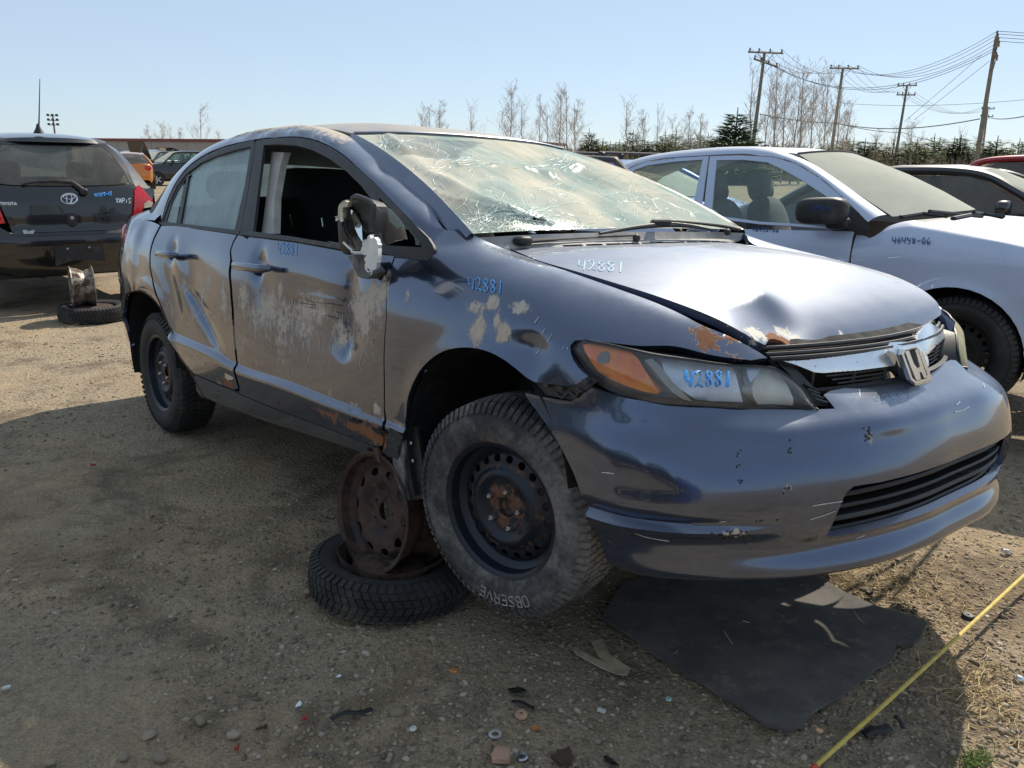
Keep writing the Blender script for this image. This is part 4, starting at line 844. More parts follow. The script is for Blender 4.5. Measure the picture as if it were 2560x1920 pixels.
# rear window, boot lid, tail (seen edge-on)
RWT=RG[-1]; RWB=np.array([(-3.16,v*.60,1.062+.02*(1-v*v)) for v in vv])
MB().grid(np.stack([RWT*(1-t)+RWB*t+[0,0,.03*4*t*(1-t)] for t in np.linspace(0,1,12)],0)).build('rear_window',MAT['glass'],CIVIC)
bl=np.stack([np.array([(x,v*wd,z+.025*(1-v*v)) for v in vv]) for x,wd,z in((-3.16,.63,1.058),(-3.3,.63,1.062),(-3.45,.62,1.055),(-3.55,.60,1.03),(-3.575,.58,.98),(-3.57,.56,.85),(-3.58,.55,.72))],0)
MB().grid(bl).build('boot_lid',MAT['civic'],CIVIC)
MB().grid(np.stack([np.array([(x,v*wd,z) for v in vv]) for x,wd,z in((-3.57,.74,.72),(-3.61,.74,.66),(-3.63,.74,.5),(-3.60,.73,.33),(-3.5,.72,.27))],0)).build('rear_bumper',MAT['civic'],CIVIC)
for sgn in(1,-1):
    a=hi[-14:]*[1,sgn,1]; bq=np.stack([np.array([-3.16-.0*t,-sgn*.61,1.062]) for t in range(14)]) 
    t_=np.linspace(0,1,14)[:,None]; rw=np.stack([RWT[0]*(1-t)+np.array([-3.16,-.61,1.062])*t for t in t_[:,0]],0)*[1,sgn,1]
    MB().grid(np.stack([a,(a+rw)/2+[0,0,.008],rw],0)).build('rear_pillar',MAT['civic'],CIVIC)
    q=np.stack([Sside(np.linspace(-2.75,-3.56,14),np.full(14,t)) for t in(9.2,9.8,10.4,11)],0)*[1,sgn,1]
    MB().grid(q).build('rear_shoulder',MAT['civic'],CIVIC)
    MB().add(*sell((-3.50,-sgn*.645,.87),(.14,.18,.20),4)).build('tail_lamp',MAT['red_lamp'],CIVIC)
# left side doors' frames and glass, plainer because they stand behind the cabin
for (x0,x1,x2,x3,nm) in((-1.58,-.58,-.62,-1.50,'front_door_glass'),(-2.60,-1.66,-1.60,-2.30,'rear_door_glass')):
    P_=[(x,z) for x,z in((x0,.95),(x1,.93),((x2-.28) if x1>-1 else x2,1.28),(x3,1.33 if x1>-1 else 1.27))]
    G2=np.array([[np.array([ (P_[0][0]*(1-a)+P_[1][0]*a)*(1-t)+(P_[3][0]*(1-a)+P_[2][0]*a)*t, 0,(P_[0][1]*(1-a)+P_[1][1]*a)*(1-t)+(P_[3][1]*(1-a)+P_[2][1]*a)*t]) for a in np.linspace(0,1,12)] for t in np.linspace(0,1,10)]); G2[:,:,1]=Gw(G2[:,:,0],G2[:,:,2])
    if nm!='front_door_glass': MB().grid(G2).build(nm,MAT['glass_clear'],CIVIC)
    per=np.vstack([G2[0],G2[:,-1],G2[-1,::-1],G2[::-1,0]]); MB().tube(per,.02,6,flat=.7).build('window_frame',MAT['trim'],CIVIC)
# --- cabin
cab=[('floor_pan',[(-1.35,0,.26),(2.9,1.5,.04)],'cavity'),('dashboard',None,None)]
MB().box((-1.75,0,.235),(3.0,1.54,.03)).box((.1,0,.32),(1.1,.9,.05)).box((-2.9,0,.30),(1.2,1.1,.04)).build('underbody',MAT['cavity'],CIVIC)
for sgn in(1,-1): MB().box((-1.45,-sgn*.772,.57),(2.1,.02,.64)).build('door_card',MAT['cloth'],CIVIC)
dv=np.linspace(-.70,.70,30); dg=np.stack([np.array([(x-.10*(y/.7)**2,y,z) for y in dv]) for x,z in((-.27,.93),(-.32,.955),(-.5,.95),(-.62,.92),(-.66,.84),(-.60,.6),(-.55,.5))],0)
MB().grid(dg).build('dashboard',MAT['dash'],CIVIC)
for sy in(-.36,.36):
    if sy<0: MB().add(*sell((-1.42,sy,.50),(.56,.50,.20),3.5,24,roty(-6))).build('front_seat',MAT['cloth'],CIVIC); continue
    MB().add(*sell((-1.42,sy,.50),(.56,.50,.20),3.5,24,roty(-6))).add(*sell((-1.70,sy,.80),(.20,.50,.66),3.2,24,roty(-16))).build('front_seat',MAT['cloth'],CIVIC)
    hr=MB().add(*sell((-1.835,sy,1.20),(.11,.27,.19),3.2,20,roty(-14))); hr.build('headrest',MAT['cloth'],CIVIC)
    for dy in(-.06,.06): MB().tube([(-1.79,sy+dy,1.04),(-1.82,sy+dy,1.16)],.007,8).build('headrest_post',MAT['steel'],CIVIC)
MB().add(*sell((-2.30,0,.50),(.56,1.30,.20),4,28)).add(*sell((-2.58,0,.80),(.20,1.30,.66),4,28,roty(-20))).build('rear_bench',MAT['cloth'],CIVIC)
for sy in(-.38,.38): MB().add(*sell((-2.72,sy,1.17),(.10,.28,.16),3.2,20,roty(-15))).build('headrest',MAT['grey_cloth'],CIVIC)
MB().box((-2.95,0,1.03),(.45,1.2,.02)).build('parcel_shelf',MAT['dash'],CIVIC)
for sgn in(1,-1):
    if sgn==1: continue
    q=np.array([(-1.62,-sgn*.70,1.0),(-1.66,-sgn*.63,1.2),(-1.70,-sgn*.57,1.34)]); MB().tube(cr(q,10),[.05]*10,8,flat=.35).build('pillar_lining',MAT['headliner'],CIVIC)
MB().tube([(-.78+.19*math.cos(a)*math.sin(R_(25)),.36+.19*math.sin(a),.86+.19*math.cos(a)*math.cos(R_(25))) for a in np.linspace(0,2*math.pi,33)],.014,8,cap=False).tube([(-.62,.36,.80),(-.78,.36,.86)],.03,8).build('steering_wheel',MAT['black_plastic'],CIVIC)
# grey inner pillar beside the driver opening, as seen through the window
pl=[gp3(*p,-.05) for p in Z('A',(1215,330),(1330,335),(1290,470),(1240,760),(1230,1085),(1120,1080),(1170,700))]; MB().prism(pl,(0,.03,0)).build('pillar_lining',MAT['headliner'],CIVIC)
# liners of the wheel arches
for ax,rad,zc in((0.02,.365,.325),(-2.72,.365,.315)):
    for sgn in(1,-1):
        m=MB(); m.lathe([(rad-.01,-sgn*.868),(rad,-sgn*.80),(rad+.01,-sgn*.60),(rad,-sgn*.42)],40,'y',(ax,0,zc),.12 if ax>-1 else -.1,math.pi+.45)
        m.add([(ax-.42,-sgn*.43,zc-.18),(ax+.42,-sgn*.43,zc-.18),(ax+.42,-sgn*.43,zc+.4),(ax-.42,-sgn*.43,zc+.4)],[(0,1,2,3)])
        m.build('arch_liner',MAT['black_plastic'] if ax>-1 else MAT['cavity'],CIVIC)
# mud flap piece behind the front wheel, with bolts
fl=[cw(*p,.86) for p in Z('O',(1838,770),(1915,768),(1922,1000),(1930,1330),(1960,1468),(1900,1400),(1850,1290),(1815,1180),(1800,1050),(1815,850))]
MAT['flap']=simple('scuffed_flap',(.10,.105,.11),.75,0,.5,22,bump=.2,bs=50,dirt=((.42,.41,.39),.9))
MB().prism(fl,(-.0,.012,0)).build('mud_flap',MAT['flap'],CIVIC)
fl=[cw(*p,.85) for p in Z('O',(1925,700),(2050,690),(2100,1000),(2150,1340),(2150,1440),(1990,1470),(1935,1330),(1922,1000))]
fp=MB().prism(fl,(0,.01,0)).build('flap_backing',MAT['black_plastic'],CIVIC)
for a,b in((1988,868),(2008,1055)):
    q=cw(*Z('O',(a,b))[0],.858); MB().add(*sell(q,(.016,.008,.016),2,12)).build('bolt',MAT['steel'],fp)
# broken bracket strip between fender and bumper
br=[cw(*p,.855) for p in Z('Q',(1480,688),(1710,722),(1800,738),(1900,718),(2015,638),(2110,680),(2040,740),(1960,800),(1870,868),(1740,850),(1600,818))]
MB().prism(br,(-.01,.02,0)).build('bumper_bracket',MAT['black_plastic'],CIVIC)
bb=MB()
for a,b in((1610,718),(1750,755),(1990,690)):
    q=cw(*Z('Q',(a,b))[0],.862); bb.box(q,(.016,.012,.010))
for (a,b),(c,d) in zip(((1690,800),(1760,850),(1830,790),(1890,845),(1900,760)),((1760,850),(1830,790),(1890,845),(1940,770),(1960,790))): bb.tube([cw(*Z('Q',(a,b))[0],.860),cw(*Z('Q',(c,d))[0],.860)],.003,6)
bb.build('bracket_ribs',MAT['trim'],CIVIC)
# rusty flange along the rear arch
fa=np.array([Sside(np.array([u[0]]),np.array([u[1]]))[0] for u in side_px(Z('B',(205,490),(225,436),(330,416),(430,478),(500,560),(560,680),(600,760),(650,950),(720,1050),(780,1150),(845,1330)))])
MAT['arch_rust']=rusty('rusted_arch_lip',(.05,.055,.07),.75,.3,.6); MB().tube(cr(fa,60)+[0,.004,0],.0075,6).build('arch_lip',MAT['arch_rust'],CIVIC)
# bent rust pieces: sill end flap and split seam
q=[cw(*p,.868) for p in Z('O',(1590,912),(1640,915),(1655,960),(1668,1085),(1640,1050),(1610,990))]; MB().prism(q,(.0,.01,0)).build('rusty_flap',MAT['rust'],CIVIC)
q=[cw(*p,.878) for p in Z('B',(1035,1090),(1070,1095),(1110,1125),(1105,1155),(1060,1165),(1035,1140))]; MB().prism(q,(0,.006,0)).build('peeled_paint',MAT['beige_plastic'],CIVIC)
q=[cw(*p,.892) for p in Z('O',(1340,612),(1400,625),(1440,645),(1430,662),(1380,650),(1350,635))]; MB().prism(q,(0,.006,0)).build('rust_hole',MAT['cavity'],CIVIC)
q=[cw(*p,.892) for p in Z('O',(1570,700),(1650,735),(1690,760),(1685,790),(1630,765),(1590,730))]; MB().prism(q,(0,.006,0)).build('rust_hole',MAT['cavity'],CIVIC)

q=[cw(*p,.05) for p in Z('A',(1250,490),(1450,476),(1700,482),(1890,495),(2120,800),(2120,1250),(1180,1200),(1200,800))]; MB().prism(q,(0,.03,0)).build('seat_cover',MAT['cloth'],CIVIC)
for a_,b_ in(((1385,912),(1410,1022)),((1680,940),(1692,1020))): MB().tube([cw(*Z('A',a_)[0],.16),cw(*Z('A',b_)[0],.16)],.007,8).build('headrest_post',MAT['chrome'],CIVIC)
# --- headlamps
def hl_grid(top,bot,n=40,m=14,bulge=.02):
    a=cr(top,n); b=cr(bot,n); k=np.linspace(0,1,m)[:,None,None]; G=a[None]*(1-k)+b[None]*k; s=np.sin(np.pi*k)*bulge; G[:,:,0]+=s[:,:,0]*.75; G[:,:,1]-=s[:,:,0]*.65; return G
htop=[(90,165,.820),(165,108,.826),(300,125,.820),(520,170,.805),(800,235,.775),(1100,275,.715),(1450,322,.625),(1750,335,.540),(1900,390,.500),(2050,510,.458),(2165,678,.432)]
hbot=[(92,172,.820),(150,285,.825),(225,392,.828),(330,478,.827),(520,565,.820),(840,634,.800),(1100,652,.750),(1280,662,.700),(1500,676,.636),(1700,688,.573),(2165,692,.432)]
tp3=np.array([cw(*Z('G',(a,b))[0],w_) for a,b,w_ in htop]); bt3=np.array([cw(*Z('G',(a,b))[0],w_) for a,b,w_ in hbot])
HG=hl_grid(tp3,bt3); hlbv=None
_hv=HG.reshape(-1,3); _ht=[t for i in range(13) for j in range(39) for t in((i*40+j,i*40+j+1,(i+1)*40+j+1),(i*40+j,(i+1)*40+j+1,(i+1)*40+j))]
_hb=BVHTree.FromPolygons([tuple(p) for p in _hv],_ht)
def hlp(a,b,off,t='G'):
    px=Z(t,(a,b))[0]; v=cray(*px); h=_hb.ray_cast(Vector(CAMC),Vector(v)); 
    if h[0] is None: h=min((_hb.find_nearest(Vector(CAMC+v*d)) for d in np.linspace(1.3,3.,60)),key=lambda q:q[3])
    return np.array(h[0])+np.array([-.55,.75,0])*off
def sub(name,mat,parent,outl,off,th=.004,sp=None,dome=0.):
    uv,Fc=fill(np.array(outl,float),(),sp or 60); V=np.array([hlp(a,b,off) for a,b in uv])
    if dome:
        c=V.mean(0); r=np.linalg.norm(V-c,axis=1).max(); d=np.clip(1-(np.linalg.norm(V-c,axis=1)/r)**2,0,1); V=V+np.array([-.55,.75,0])*(dome*d)[:,None]
    return shell(name,V,Fc,mat,parent,th,(0,0,.6))
MAT['bezel']=simple('lamp_bezel',(.22,.24,.25),.45,0,.2,10); MAT['reflector']=simple('lamp_reflector',(.74,.82,.95),.35,.1,.1,14); MAT['bulb_bowl']=simple('hazy_lamp_bowl',(.78,.79,.72),.4,.1,.12,10)  # reflector's pale blue: sky reflection put into its colour
def amber_mat():
    n=NT('amber_lens'); c=n.coord(); rb=n.math('SINE',n.math('MULTIPLY',n.noise(n.map(c,(3,3,3)),4,3),40.)); k=n.noise(c,16,4)
    n.set(col=n.mix(n.rng(k,.35,.65),(.92,.17,.012),(1.,.36,.015)),rough=.22,trans=.0,coat=.5); return n.m
MAT['amber']=amber_mat()
for sgn in(1,-1):
    hlm=bpy.data.objects.new('headlamp',None); COL.objects.link(hlm); hlm.parent=CIVIC
    if sgn==-1: hlm.scale=(1,-1,1)
    MB().grid(HG+np.array([-.55,.75,0])*.075).build('lamp_housing',MAT['bezel'],hlm)
    ring=np.vstack([HG[0],HG[1:,-1],HG[-1,::-1][1:],HG[::-1,0][1:]]); MB().tube(ring+np.array([-.55,.75,0])*.004,.0042,6,cap=False).build('lamp_rim',MAT['black_plastic'],hlm)
    rb=np.stack([ring,ring+np.array([-.55,.75,0])*.08],0); MB().grid(rb).build('lamp_wall',MAT['black_plastic'],hlm)
    sub('amber_reflector',MAT['amber'],hlm,[(185,150),(250,140),(380,160),(600,215),(660,270),(720,370),(790,480),(845,560),(820,572),(700,550),(560,505),(430,450),(330,390),(260,300),(205,205)],.016,.03,40)
    sub('bulb_socket',MAT['bezel'],hlm,[(310,250),(340,215),(400,205),(420,250),(405,300),(350,315),(310,300)],.013,.004)
    sub('reflector',MAT['reflector'],hlm,[(845,250),(1100,285),(1450,330),(1500,420),(1560,655),(1280,655),(1150,640),(1000,540),(880,400)],.03,.05,60,.02)
    sub('lamp_divider',MAT['cowl'],hlm,[(715,280),(780,265),(850,330),(960,470),(1130,640),(1040,612),(960,560),(850,440),(780,350)],.012,.02,60)
    sub('lamp_bowl',MAT['bulb_bowl'],hlm,[(1715,350),(1780,350),(1880,420),(1950,520),(1995,620),(1985,680),(1690,680),(1650,610),(1640,540),(1670,440)],.022,.03,40,.03)
    sub('lamp_bowl',MAT['reflector'],hlm,[(1590,345),(1715,355),(1665,430),(1625,480),(1600,420)],.02,.02,40)
    MB().grid(HG).build('lens',MAT['lens'] if sgn==1 else MAT['lens_yellow'],hlm)
# --- grille, chrome bar and emblem: pixels on the curved nose
def nose(px,py,a=.80,b=.4645):
    x=a
    for _ in range(15): p=cx(px,py,x); x=a-b*p[1]**2
    return cx(px,py,x)
def npanel(name,outl,mat,parent,a=.80,b=.4645,th=.02,holes=(),sp=24,t='H',rnd=0.,tilt=0.):
    uv,Fc=fill(np.array(Z(t,*outl)),[np.array(Z(t,*h)) for h in holes],sp*.32); V=np.array([nose(p,q,a,b) for p,q in uv])
    if rnd:
        L=np.array(Z(t,*outl)); Ld=densify(L,4.); d=np.sqrt(((uv[:,None]-Ld[None])**2).sum(2).min(1)); V[:,0]+=rnd*np.clip(d/12.,0,1)**.5
    V[:,0]-=tilt*(V[:,2]-.66)
    return shell(name,V,Fc,mat,parent,th,(.2,0,.6),sharp=40)
MAT['chrome_dull']=simple('weathered_chrome',(.80,.83,.86),.22,.9,.08,8,dirt=((.62,.58,.40),.35))
grille=bpy.data.objects.new('front_grille',None); COL.objects.link(grille); grille.parent=CIVIC
npanel('chrome_bar',[(345,565),(400,562),(470,570),(700,548),(1000,500),(1200,455),(1230,430),(1340,425),(1400,440),(1470,350),(1535,295),(1565,280),(1600,315),(1612,350),(1600,390),(1560,430),(1450,520),(1430,600),(1330,640),(1280,680),(1255,640),(1230,610),(1190,602),(900,640),(640,660),(570,655),(510,625),(440,595)],MAT['chrome_dull'],grille,.795,.4645,.025,rnd=.004,tilt=.45)
MB().grid(np.stack([np.array([(.735-.42*y*y+dx,y,z) for y in np.linspace(-.50,.50,40)]) for dx,z in((-.03,.728),(.0,.715),(.02,.70),(.015,.69),(.035,.672),(-.03,.60),(-.05,.59))],0)).build('grille_backing',MAT['cavity'],grille)
for k,(dx,z) in enumerate(((.012,.716),(.03,.703),(.042,.694))): MB().tube([(.735-.42*y*y+dx,y,z) for y in np.linspace(-.49,.49,40)],.006,6).build('grille_seal',MAT['black_plastic'],grille)
for sgn in(1,-1):
    for k in range(5):
        z=.664-.011*k; ys=np.linspace(.10,.37-.02*k,14)*-sgn; MB().tube([(.788-.4645*y*y,y,z) for y in ys],.0026,6).build('grille_slat',MAT['trim'],grille)
    for y in(.11,.235,.37): y=-y*sgn; MB().tube([(.79-.4645*y*y,y,.672),(.785-.4645*y*y,y,.612)],.005,6).build('grille_post',MAT['black_plastic'],grille)
    q=np.array([(.80-.4645*y*y+dx,-sgn*y,z) for dx,z in((0,.617),(.012,.612),(-.01,.600)) for y in np.linspace(.06,.44,16)]).reshape(3,16,3); MB().grid(q).build('grille_lip',MAT['black_plastic'],grille)
npanel('emblem_mount',[(1205,500),(1230,460),(1400,440),(1425,480),(1465,700),(1440,735),(1345,758),(1310,735),(1280,690),(1230,600)],MAT['chrome_dull'],grille,.812,.2,.05,rnd=.004,tilt=.15)
npanel('emblem_plate',[(1288,520),(1305,488),(1385,468),(1402,490),(1440,675),(1430,700),(1350,722),(1325,700)],MAT['black_plastic'],grille,.822,.2,.006,tilt=.15)
fr_o=[(1272,520),(1290,478),(1390,455),(1415,480),(1455,680),(1442,712),(1345,742),(1312,710)]; fr_i=[(1288,520),(1303,488),(1386,468),(1402,490),(1440,675),(1430,700),(1350,722),(1325,700)]
npanel('emblem_frame',fr_o,MAT['chrome_dull'],grille,.828,.2,.012,holes=[fr_i],sp=12,tilt=.15)
npanel('emblem_letter',[(1300,495),(1330,488),(1352,590),(1375,625),(1395,610),(1378,476),(1398,488),(1436,690),(1415,700),(1398,650),(1385,655),(1388,708),(1355,716),(1345,690),(1320,590)],MAT['chrome_dull'],grille,.829,.2,.008,sp=12,tilt=.15)
# black duct beside the right lamp
q=[cw(*p,w_) for p,w_ in zip(Z('H',(345,570),(480,640),(600,770),(650,830),(745,935),(580,935),(540,870),(440,700),(330,590)),(.44,.42,.40,.40,.39,.43,.44,.46,.47))]; MB().prism([p+np.array([-.02,.01,0]) for p in q],(-.05,.03,0)).build('grille_duct',MAT['black_plastic'],CIVIC)
for k in range(4):
    a=cw(*Z('H',(500+28*k,745+40*k))[0],.425); b=cw(*Z('H',(590+30*k,790+34*k))[0],.395); MB().tube([a,b],.003,6).build('duct_rib',MAT['trim'],CIVIC)
# dark slot between fender edge and lamp
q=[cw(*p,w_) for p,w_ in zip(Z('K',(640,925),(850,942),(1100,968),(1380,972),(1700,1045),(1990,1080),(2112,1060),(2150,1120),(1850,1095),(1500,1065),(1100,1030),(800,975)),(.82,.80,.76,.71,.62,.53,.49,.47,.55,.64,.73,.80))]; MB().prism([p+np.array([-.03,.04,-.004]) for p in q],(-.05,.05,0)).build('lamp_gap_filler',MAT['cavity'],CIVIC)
# --- cowl and wipers
cv=np.linspace(-1,1,41); hr=hood_base(np.zeros(41),cv)-[.004,0,.004]; wb2=np.array([wbase(np.array([0.]),np.array([v]))[0] for v in cv]); wb2[:,1]*=.985
cg=np.stack([hr+[0.02,0,-.012],hr,hr*.65+wb2*.35+[0,0,-.010],hr*.3+wb2*.7+[0,0,-.022],wb2+[.01,0,-.012]],0); cg[1:4,:,1]*=1.06
cowl=MB().grid(cg).build('cowl_panel',MAT['cowl'],CIVIC)
vb=MB()
for v in np.linspace(-.62,.93,96):
    if int((v+.62)/1.55*95)%9==8: continue
    for r_ in range(3):
        p=(hr*.78+wb2*.22)[int((v+1)*20)]*1.0; a_=np.interp(v,cv,(hr[:,0]*.80+wb2[:,0]*.20)); 
        f_=.93-.07*r_; q=np.array([np.interp(v,cv,hr[:,0]*f_+wb2[:,0]*(1-f_)),np.interp(v,cv,hr[:,1]*1.04),np.interp(v,cv,hr[:,2]*f_+wb2[:,2]*(1-f_))-.010*(1-f_)/.35+.0015]); vb.box(q,(.008,.0075,.002))
tag(vb.build('vent_slots',MAT['cavity'],cowl),kind='stuff')
for a,b in((1075,950),(1862,900)):
    p=cx(*Z('N',(a,b))[0],-.165); MB().add(*sell(p,(.022,.03,.026),2.4,14)).build('washer_nozzle',MAT['black_plastic'],cowl)
def wpx(t,a,b,off): px=Z(t,(a,b))[0]; u=uvhit(_WS0,*px); return wbase(np.array([u[0]]),np.array([u[1]]))[0]+np.array([.2,0,.9])*off
def onz(t,a,b,z): return cx(*Z(t,(a,b))[0],-.185)
wp=MB(); A1=[onz('N',60,990,.975),onz('N',180,975,.99),onz('N',320,965,.992),onz('N',700,945,1.0),onz('N',1050,930,1.0)]
MB().tube(cr(A1,20),np.interp(np.linspace(0,1,20),[0,.28,.32,1],[.012,.010,.006,.004]),8,flat=.6).build('wiper_arm',MAT['trim'],CIVIC)
A2=[onz('N',1960,880,.985),onz('N',1800,845,1.0),onz('N',1500,812,1.01),onz('N',1300,798,1.015)]
MB().tube(cr(A2,16),np.interp(np.linspace(0,1,16),[0,.4,1],[.013,.010,.005]),8,flat=.6).build('wiper_arm',MAT['black_plastic'],CIVIC)
B2=[onz('N',758,912,.99),onz('N',1050,862,1.002),onz('N',1300,838,1.008),onz('N',1520,848,1.004),onz('N',1725,882,.99)]
bl_=MB().tube(cr(B2,24),np.interp(np.linspace(0,1,24),[0,.5,1],[.006,.012,.006]),8,flat=.8).build('wiper_blade',MAT['black_plastic'],CIVIC)
q=onz('N',1285,822,1.02); MB().box(q,(.05,.07,.025),rotz(-40),.006).build('blade_clip',MAT['black_plastic'],bl_)
q=onz('N',30,1005,.968); MB().add(*sell(q+[0,.03,.01],(.05,.06,.03),3,14)).build('wiper_cap',MAT['black_plastic'],CIVIC)
# --- broken door mirror and what hangs from it
mir_=bpy.data.objects.new('door_mirror',None); COL.objects.link(mir_); mir_.parent=CIVIC
hs=MB(); W0,W1=.86,1.0
ou=[(275,420),(330,395),(420,405),(520,440),(555,480),(560,560),(552,700),(545,760),(480,760),(440,720),(420,560),(330,470)]
a=[cw(*p,.96) for p in Z('C',*ou)]; MB().prism(a,(-.07,.09,.0)).build('mirror_housing',MAT['black_plastic'],mir_)
MB().tube(cr([cw(*p,.97) for p in Z('C',(340,395),(380,378),(470,405),(545,450),(558,500),(540,640),(530,740))],24),.008,8).build('housing_rim',MAT['trim'],mir_)
MB().add(*sell(cw(*Z('C',(290,700))[0],.93),(.07,.05,.17),3,16)).build('mirror_motor',MAT['black_plastic'],mir_)
gl=[cw(*p,w_) for p,w_ in zip(Z('C',(318,515),(340,525),(385,580),(432,680),(436,760),(442,850),(400,790),(350,680),(325,590)),(.955,.96,.965,.98,.99,1.0,.99,.975,.965))]; MB().prism(gl,(-.003,.004,0)).build('mirror_glass',MAT['mirror'],mir_)
def ragged(outl,w_,th,t='C',amp=4.):
    P_=densify(np.array(Z(t,*outl)),5.); P_=P_+rng.normal(0,amp*.24,P_.shape); return [cw(*p,w_) for p in P_]
MB().prism(ragged([(190,470),(240,425),(300,440),(290,480),(235,490),(235,600),(160,605),(155,590),(180,580)],1.0,0),(-.03,.03,0)).build('mirror_bracket',MAT['beige_plastic'],mir_)
MB().prism(ragged([(165,595),(235,600),(235,640),(210,640),(205,610),(170,635),(160,630)],1.0,0,amp=1),(-.01,.01,0)).build('bracket_foot',MAT['white_plastic'],mir_)
MB().prism(ragged([(495,780),(515,775),(530,815),(560,800),(580,820),(605,880),(600,960),(595,1040),(570,1140),(520,1140),(470,1125),(460,1010),(475,985),(410,965),(420,920),(440,890),(440,830),(490,820)],.985,0),(-.02,.025,0)).build('broken_actuator',MAT['white_plastic'],mir_)
MB().tube(cr([cw(*p,.985) for p in Z('C',(245,855),(290,900),(325,930),(335,955),(420,960))],14),.004,6).build('bent_wire',MAT['white_plastic'],mir_)
MB().prism([cw(*p,w_) for p,w_ in zip(Z('C',(292,1000),(340,985),(440,980),(470,1060),(545,1170),(520,1215),(480,1235),(430,1225),(390,1200),(350,1120)),(.90,.90,.895,.90,.89,.885,.89,.895,.9,.9))],(0,.05,0)).build('mirror_foot',MAT['flap'],mir_)
MB().tube(cr([cw(*p,.99) for p in Z('C',(470,1120),(500,1160),(540,1150),(530,1190))],10),.0022,6).build('bent_wire',MAT['white_plastic'],mir_)
wr=MB()
for k in range(9):
    p0=np.array((245+rng.integers(0,60),600+rng.integers(0,90))); wr.tube(cr([cw(*Z('C',tuple(p0+np.array(d)))[0],.97+.01*rng.random()) for d in((0,0),(-25+rng.integers(0,30),70),(-10+rng.integers(0,50),150),(40+rng.integers(0,50),200+rng.integers(0,60)))],12),.0026,5)
tag(wr.build('loose_wires',MAT['black_plastic'],mir_),kind='stuff')
MB().prism(ragged([(310,800),(370,790),(440,840),(430,920),(350,940),(300,880)],.955,0),(-.02,.03,0)).build('torn_foam',MAT['flap'],mir_)
MB().prism(ragged([(240,560),(330,540),(400,640),(440,760),(450,860),(400,930),(330,925),(262,800),(235,680)],.945,0),(-.03,.03,0)).build('mirror_core',MAT['cavity'],mir_)
# left mirror
MB().add(*sell((-.62,.95,.99),(.10,.22,.15),3.2,22)).add(*sell((-.55,.84,.95),(.10,.1,.06),3,14)).build('door_mirror',MAT['civic'],CIVIC)
# --- hand-written stock numbers
def digits(txt,x0,y0,cwid,ch,sl=0.,jit=.06):
    D={'4':[[(.05,.0),(.0,.5),(.3,.62),(.75,.5)],[(.8,.05),(.62,1.05)]],'2':[[(.0,.2),(.3,.0),(.7,.15),(.5,.6),(.0,1.),(.35,.85),(.95,1.)]],'8':[[(.75,.15),(.35,.0),(.1,.25),(.5,.5),(.75,.8),(.35,1.),(.1,.75),(.45,.5),(.8,.2)]],'1':[[(.5,.0),(.35,1.)]],'6':[[(.7,.0),(.15,.5),(.2,.95),(.65,.95),(.7,.6),(.2,.65)]],'0':[[(.5,.0),(.1,.5),(.35,1.),(.75,.6),(.5,.0)]],'9':[[(.75,.2),(.3,.0),(.1,.35),(.5,.5),(.8,.15),(.6,1.)]],'5':[[(.8,.0),(.2,.0),(.15,.45),(.7,.5),(.6,.95),(.05,1.)]],'-':[[(.1,.55),(.8,.5)]]}
    out=[]
    for i,ch_ in enumerate(txt):
        for st in D[ch_]: out.append([(x0+(i+p[0]*.86)*cwid+rng.normal(0,jit*.4*cwid*.3),y0+p[1]*ch+(i+p[0])*cwid*sl+rng.normal(0,jit*ch*.25)) for p in st])
    return out
def zz(t,strokes): return [Z(t,*s) for s in strokes]
tag(ribbon('hand_written_number',zz('K',digits('42881',620,283,76,78,.06,.13)),HOOD,Shood,MAT['pale_ink'],hood,.0034,.0015),kind='stuff')
tag(ribbon('hand_written_number',zz('E',digits('42881',680,866,38,66,.16,.12)),SIDE,Sside,MAT['blue_ink'],fender,.0034,.002),kind='stuff')
tag(ribbon('hand_written_number',zz('A',digits('42881',1270,1165,40,105,.10)),SIDE,Sside,MAT['blue_ink'],front_door,.0032,.002),kind='stuff')
def hl_u(px,py): return (px,py)
nm=MB()
for st in digits('42881',1070,355,82,140,.02,.12):
    pl=cr(st,12); V=np.array([hlp(a,b,-.0045) for a,b in pl]); nm.tube(V,.0045,5,flat=.4)
tag(nm.build('hand_written_number',MAT['blue_ink'],[c for c in CIVIC.children if c.name.startswith('headlamp')][0]),kind='stuff')
tag(ribbon('hand_written_number',zz('H',digits('42881',1040,840,62,70,-.10)),BUMP,Sbump,MAT['pale_ink'],bumper,.0011,.0015),kind='stuff')

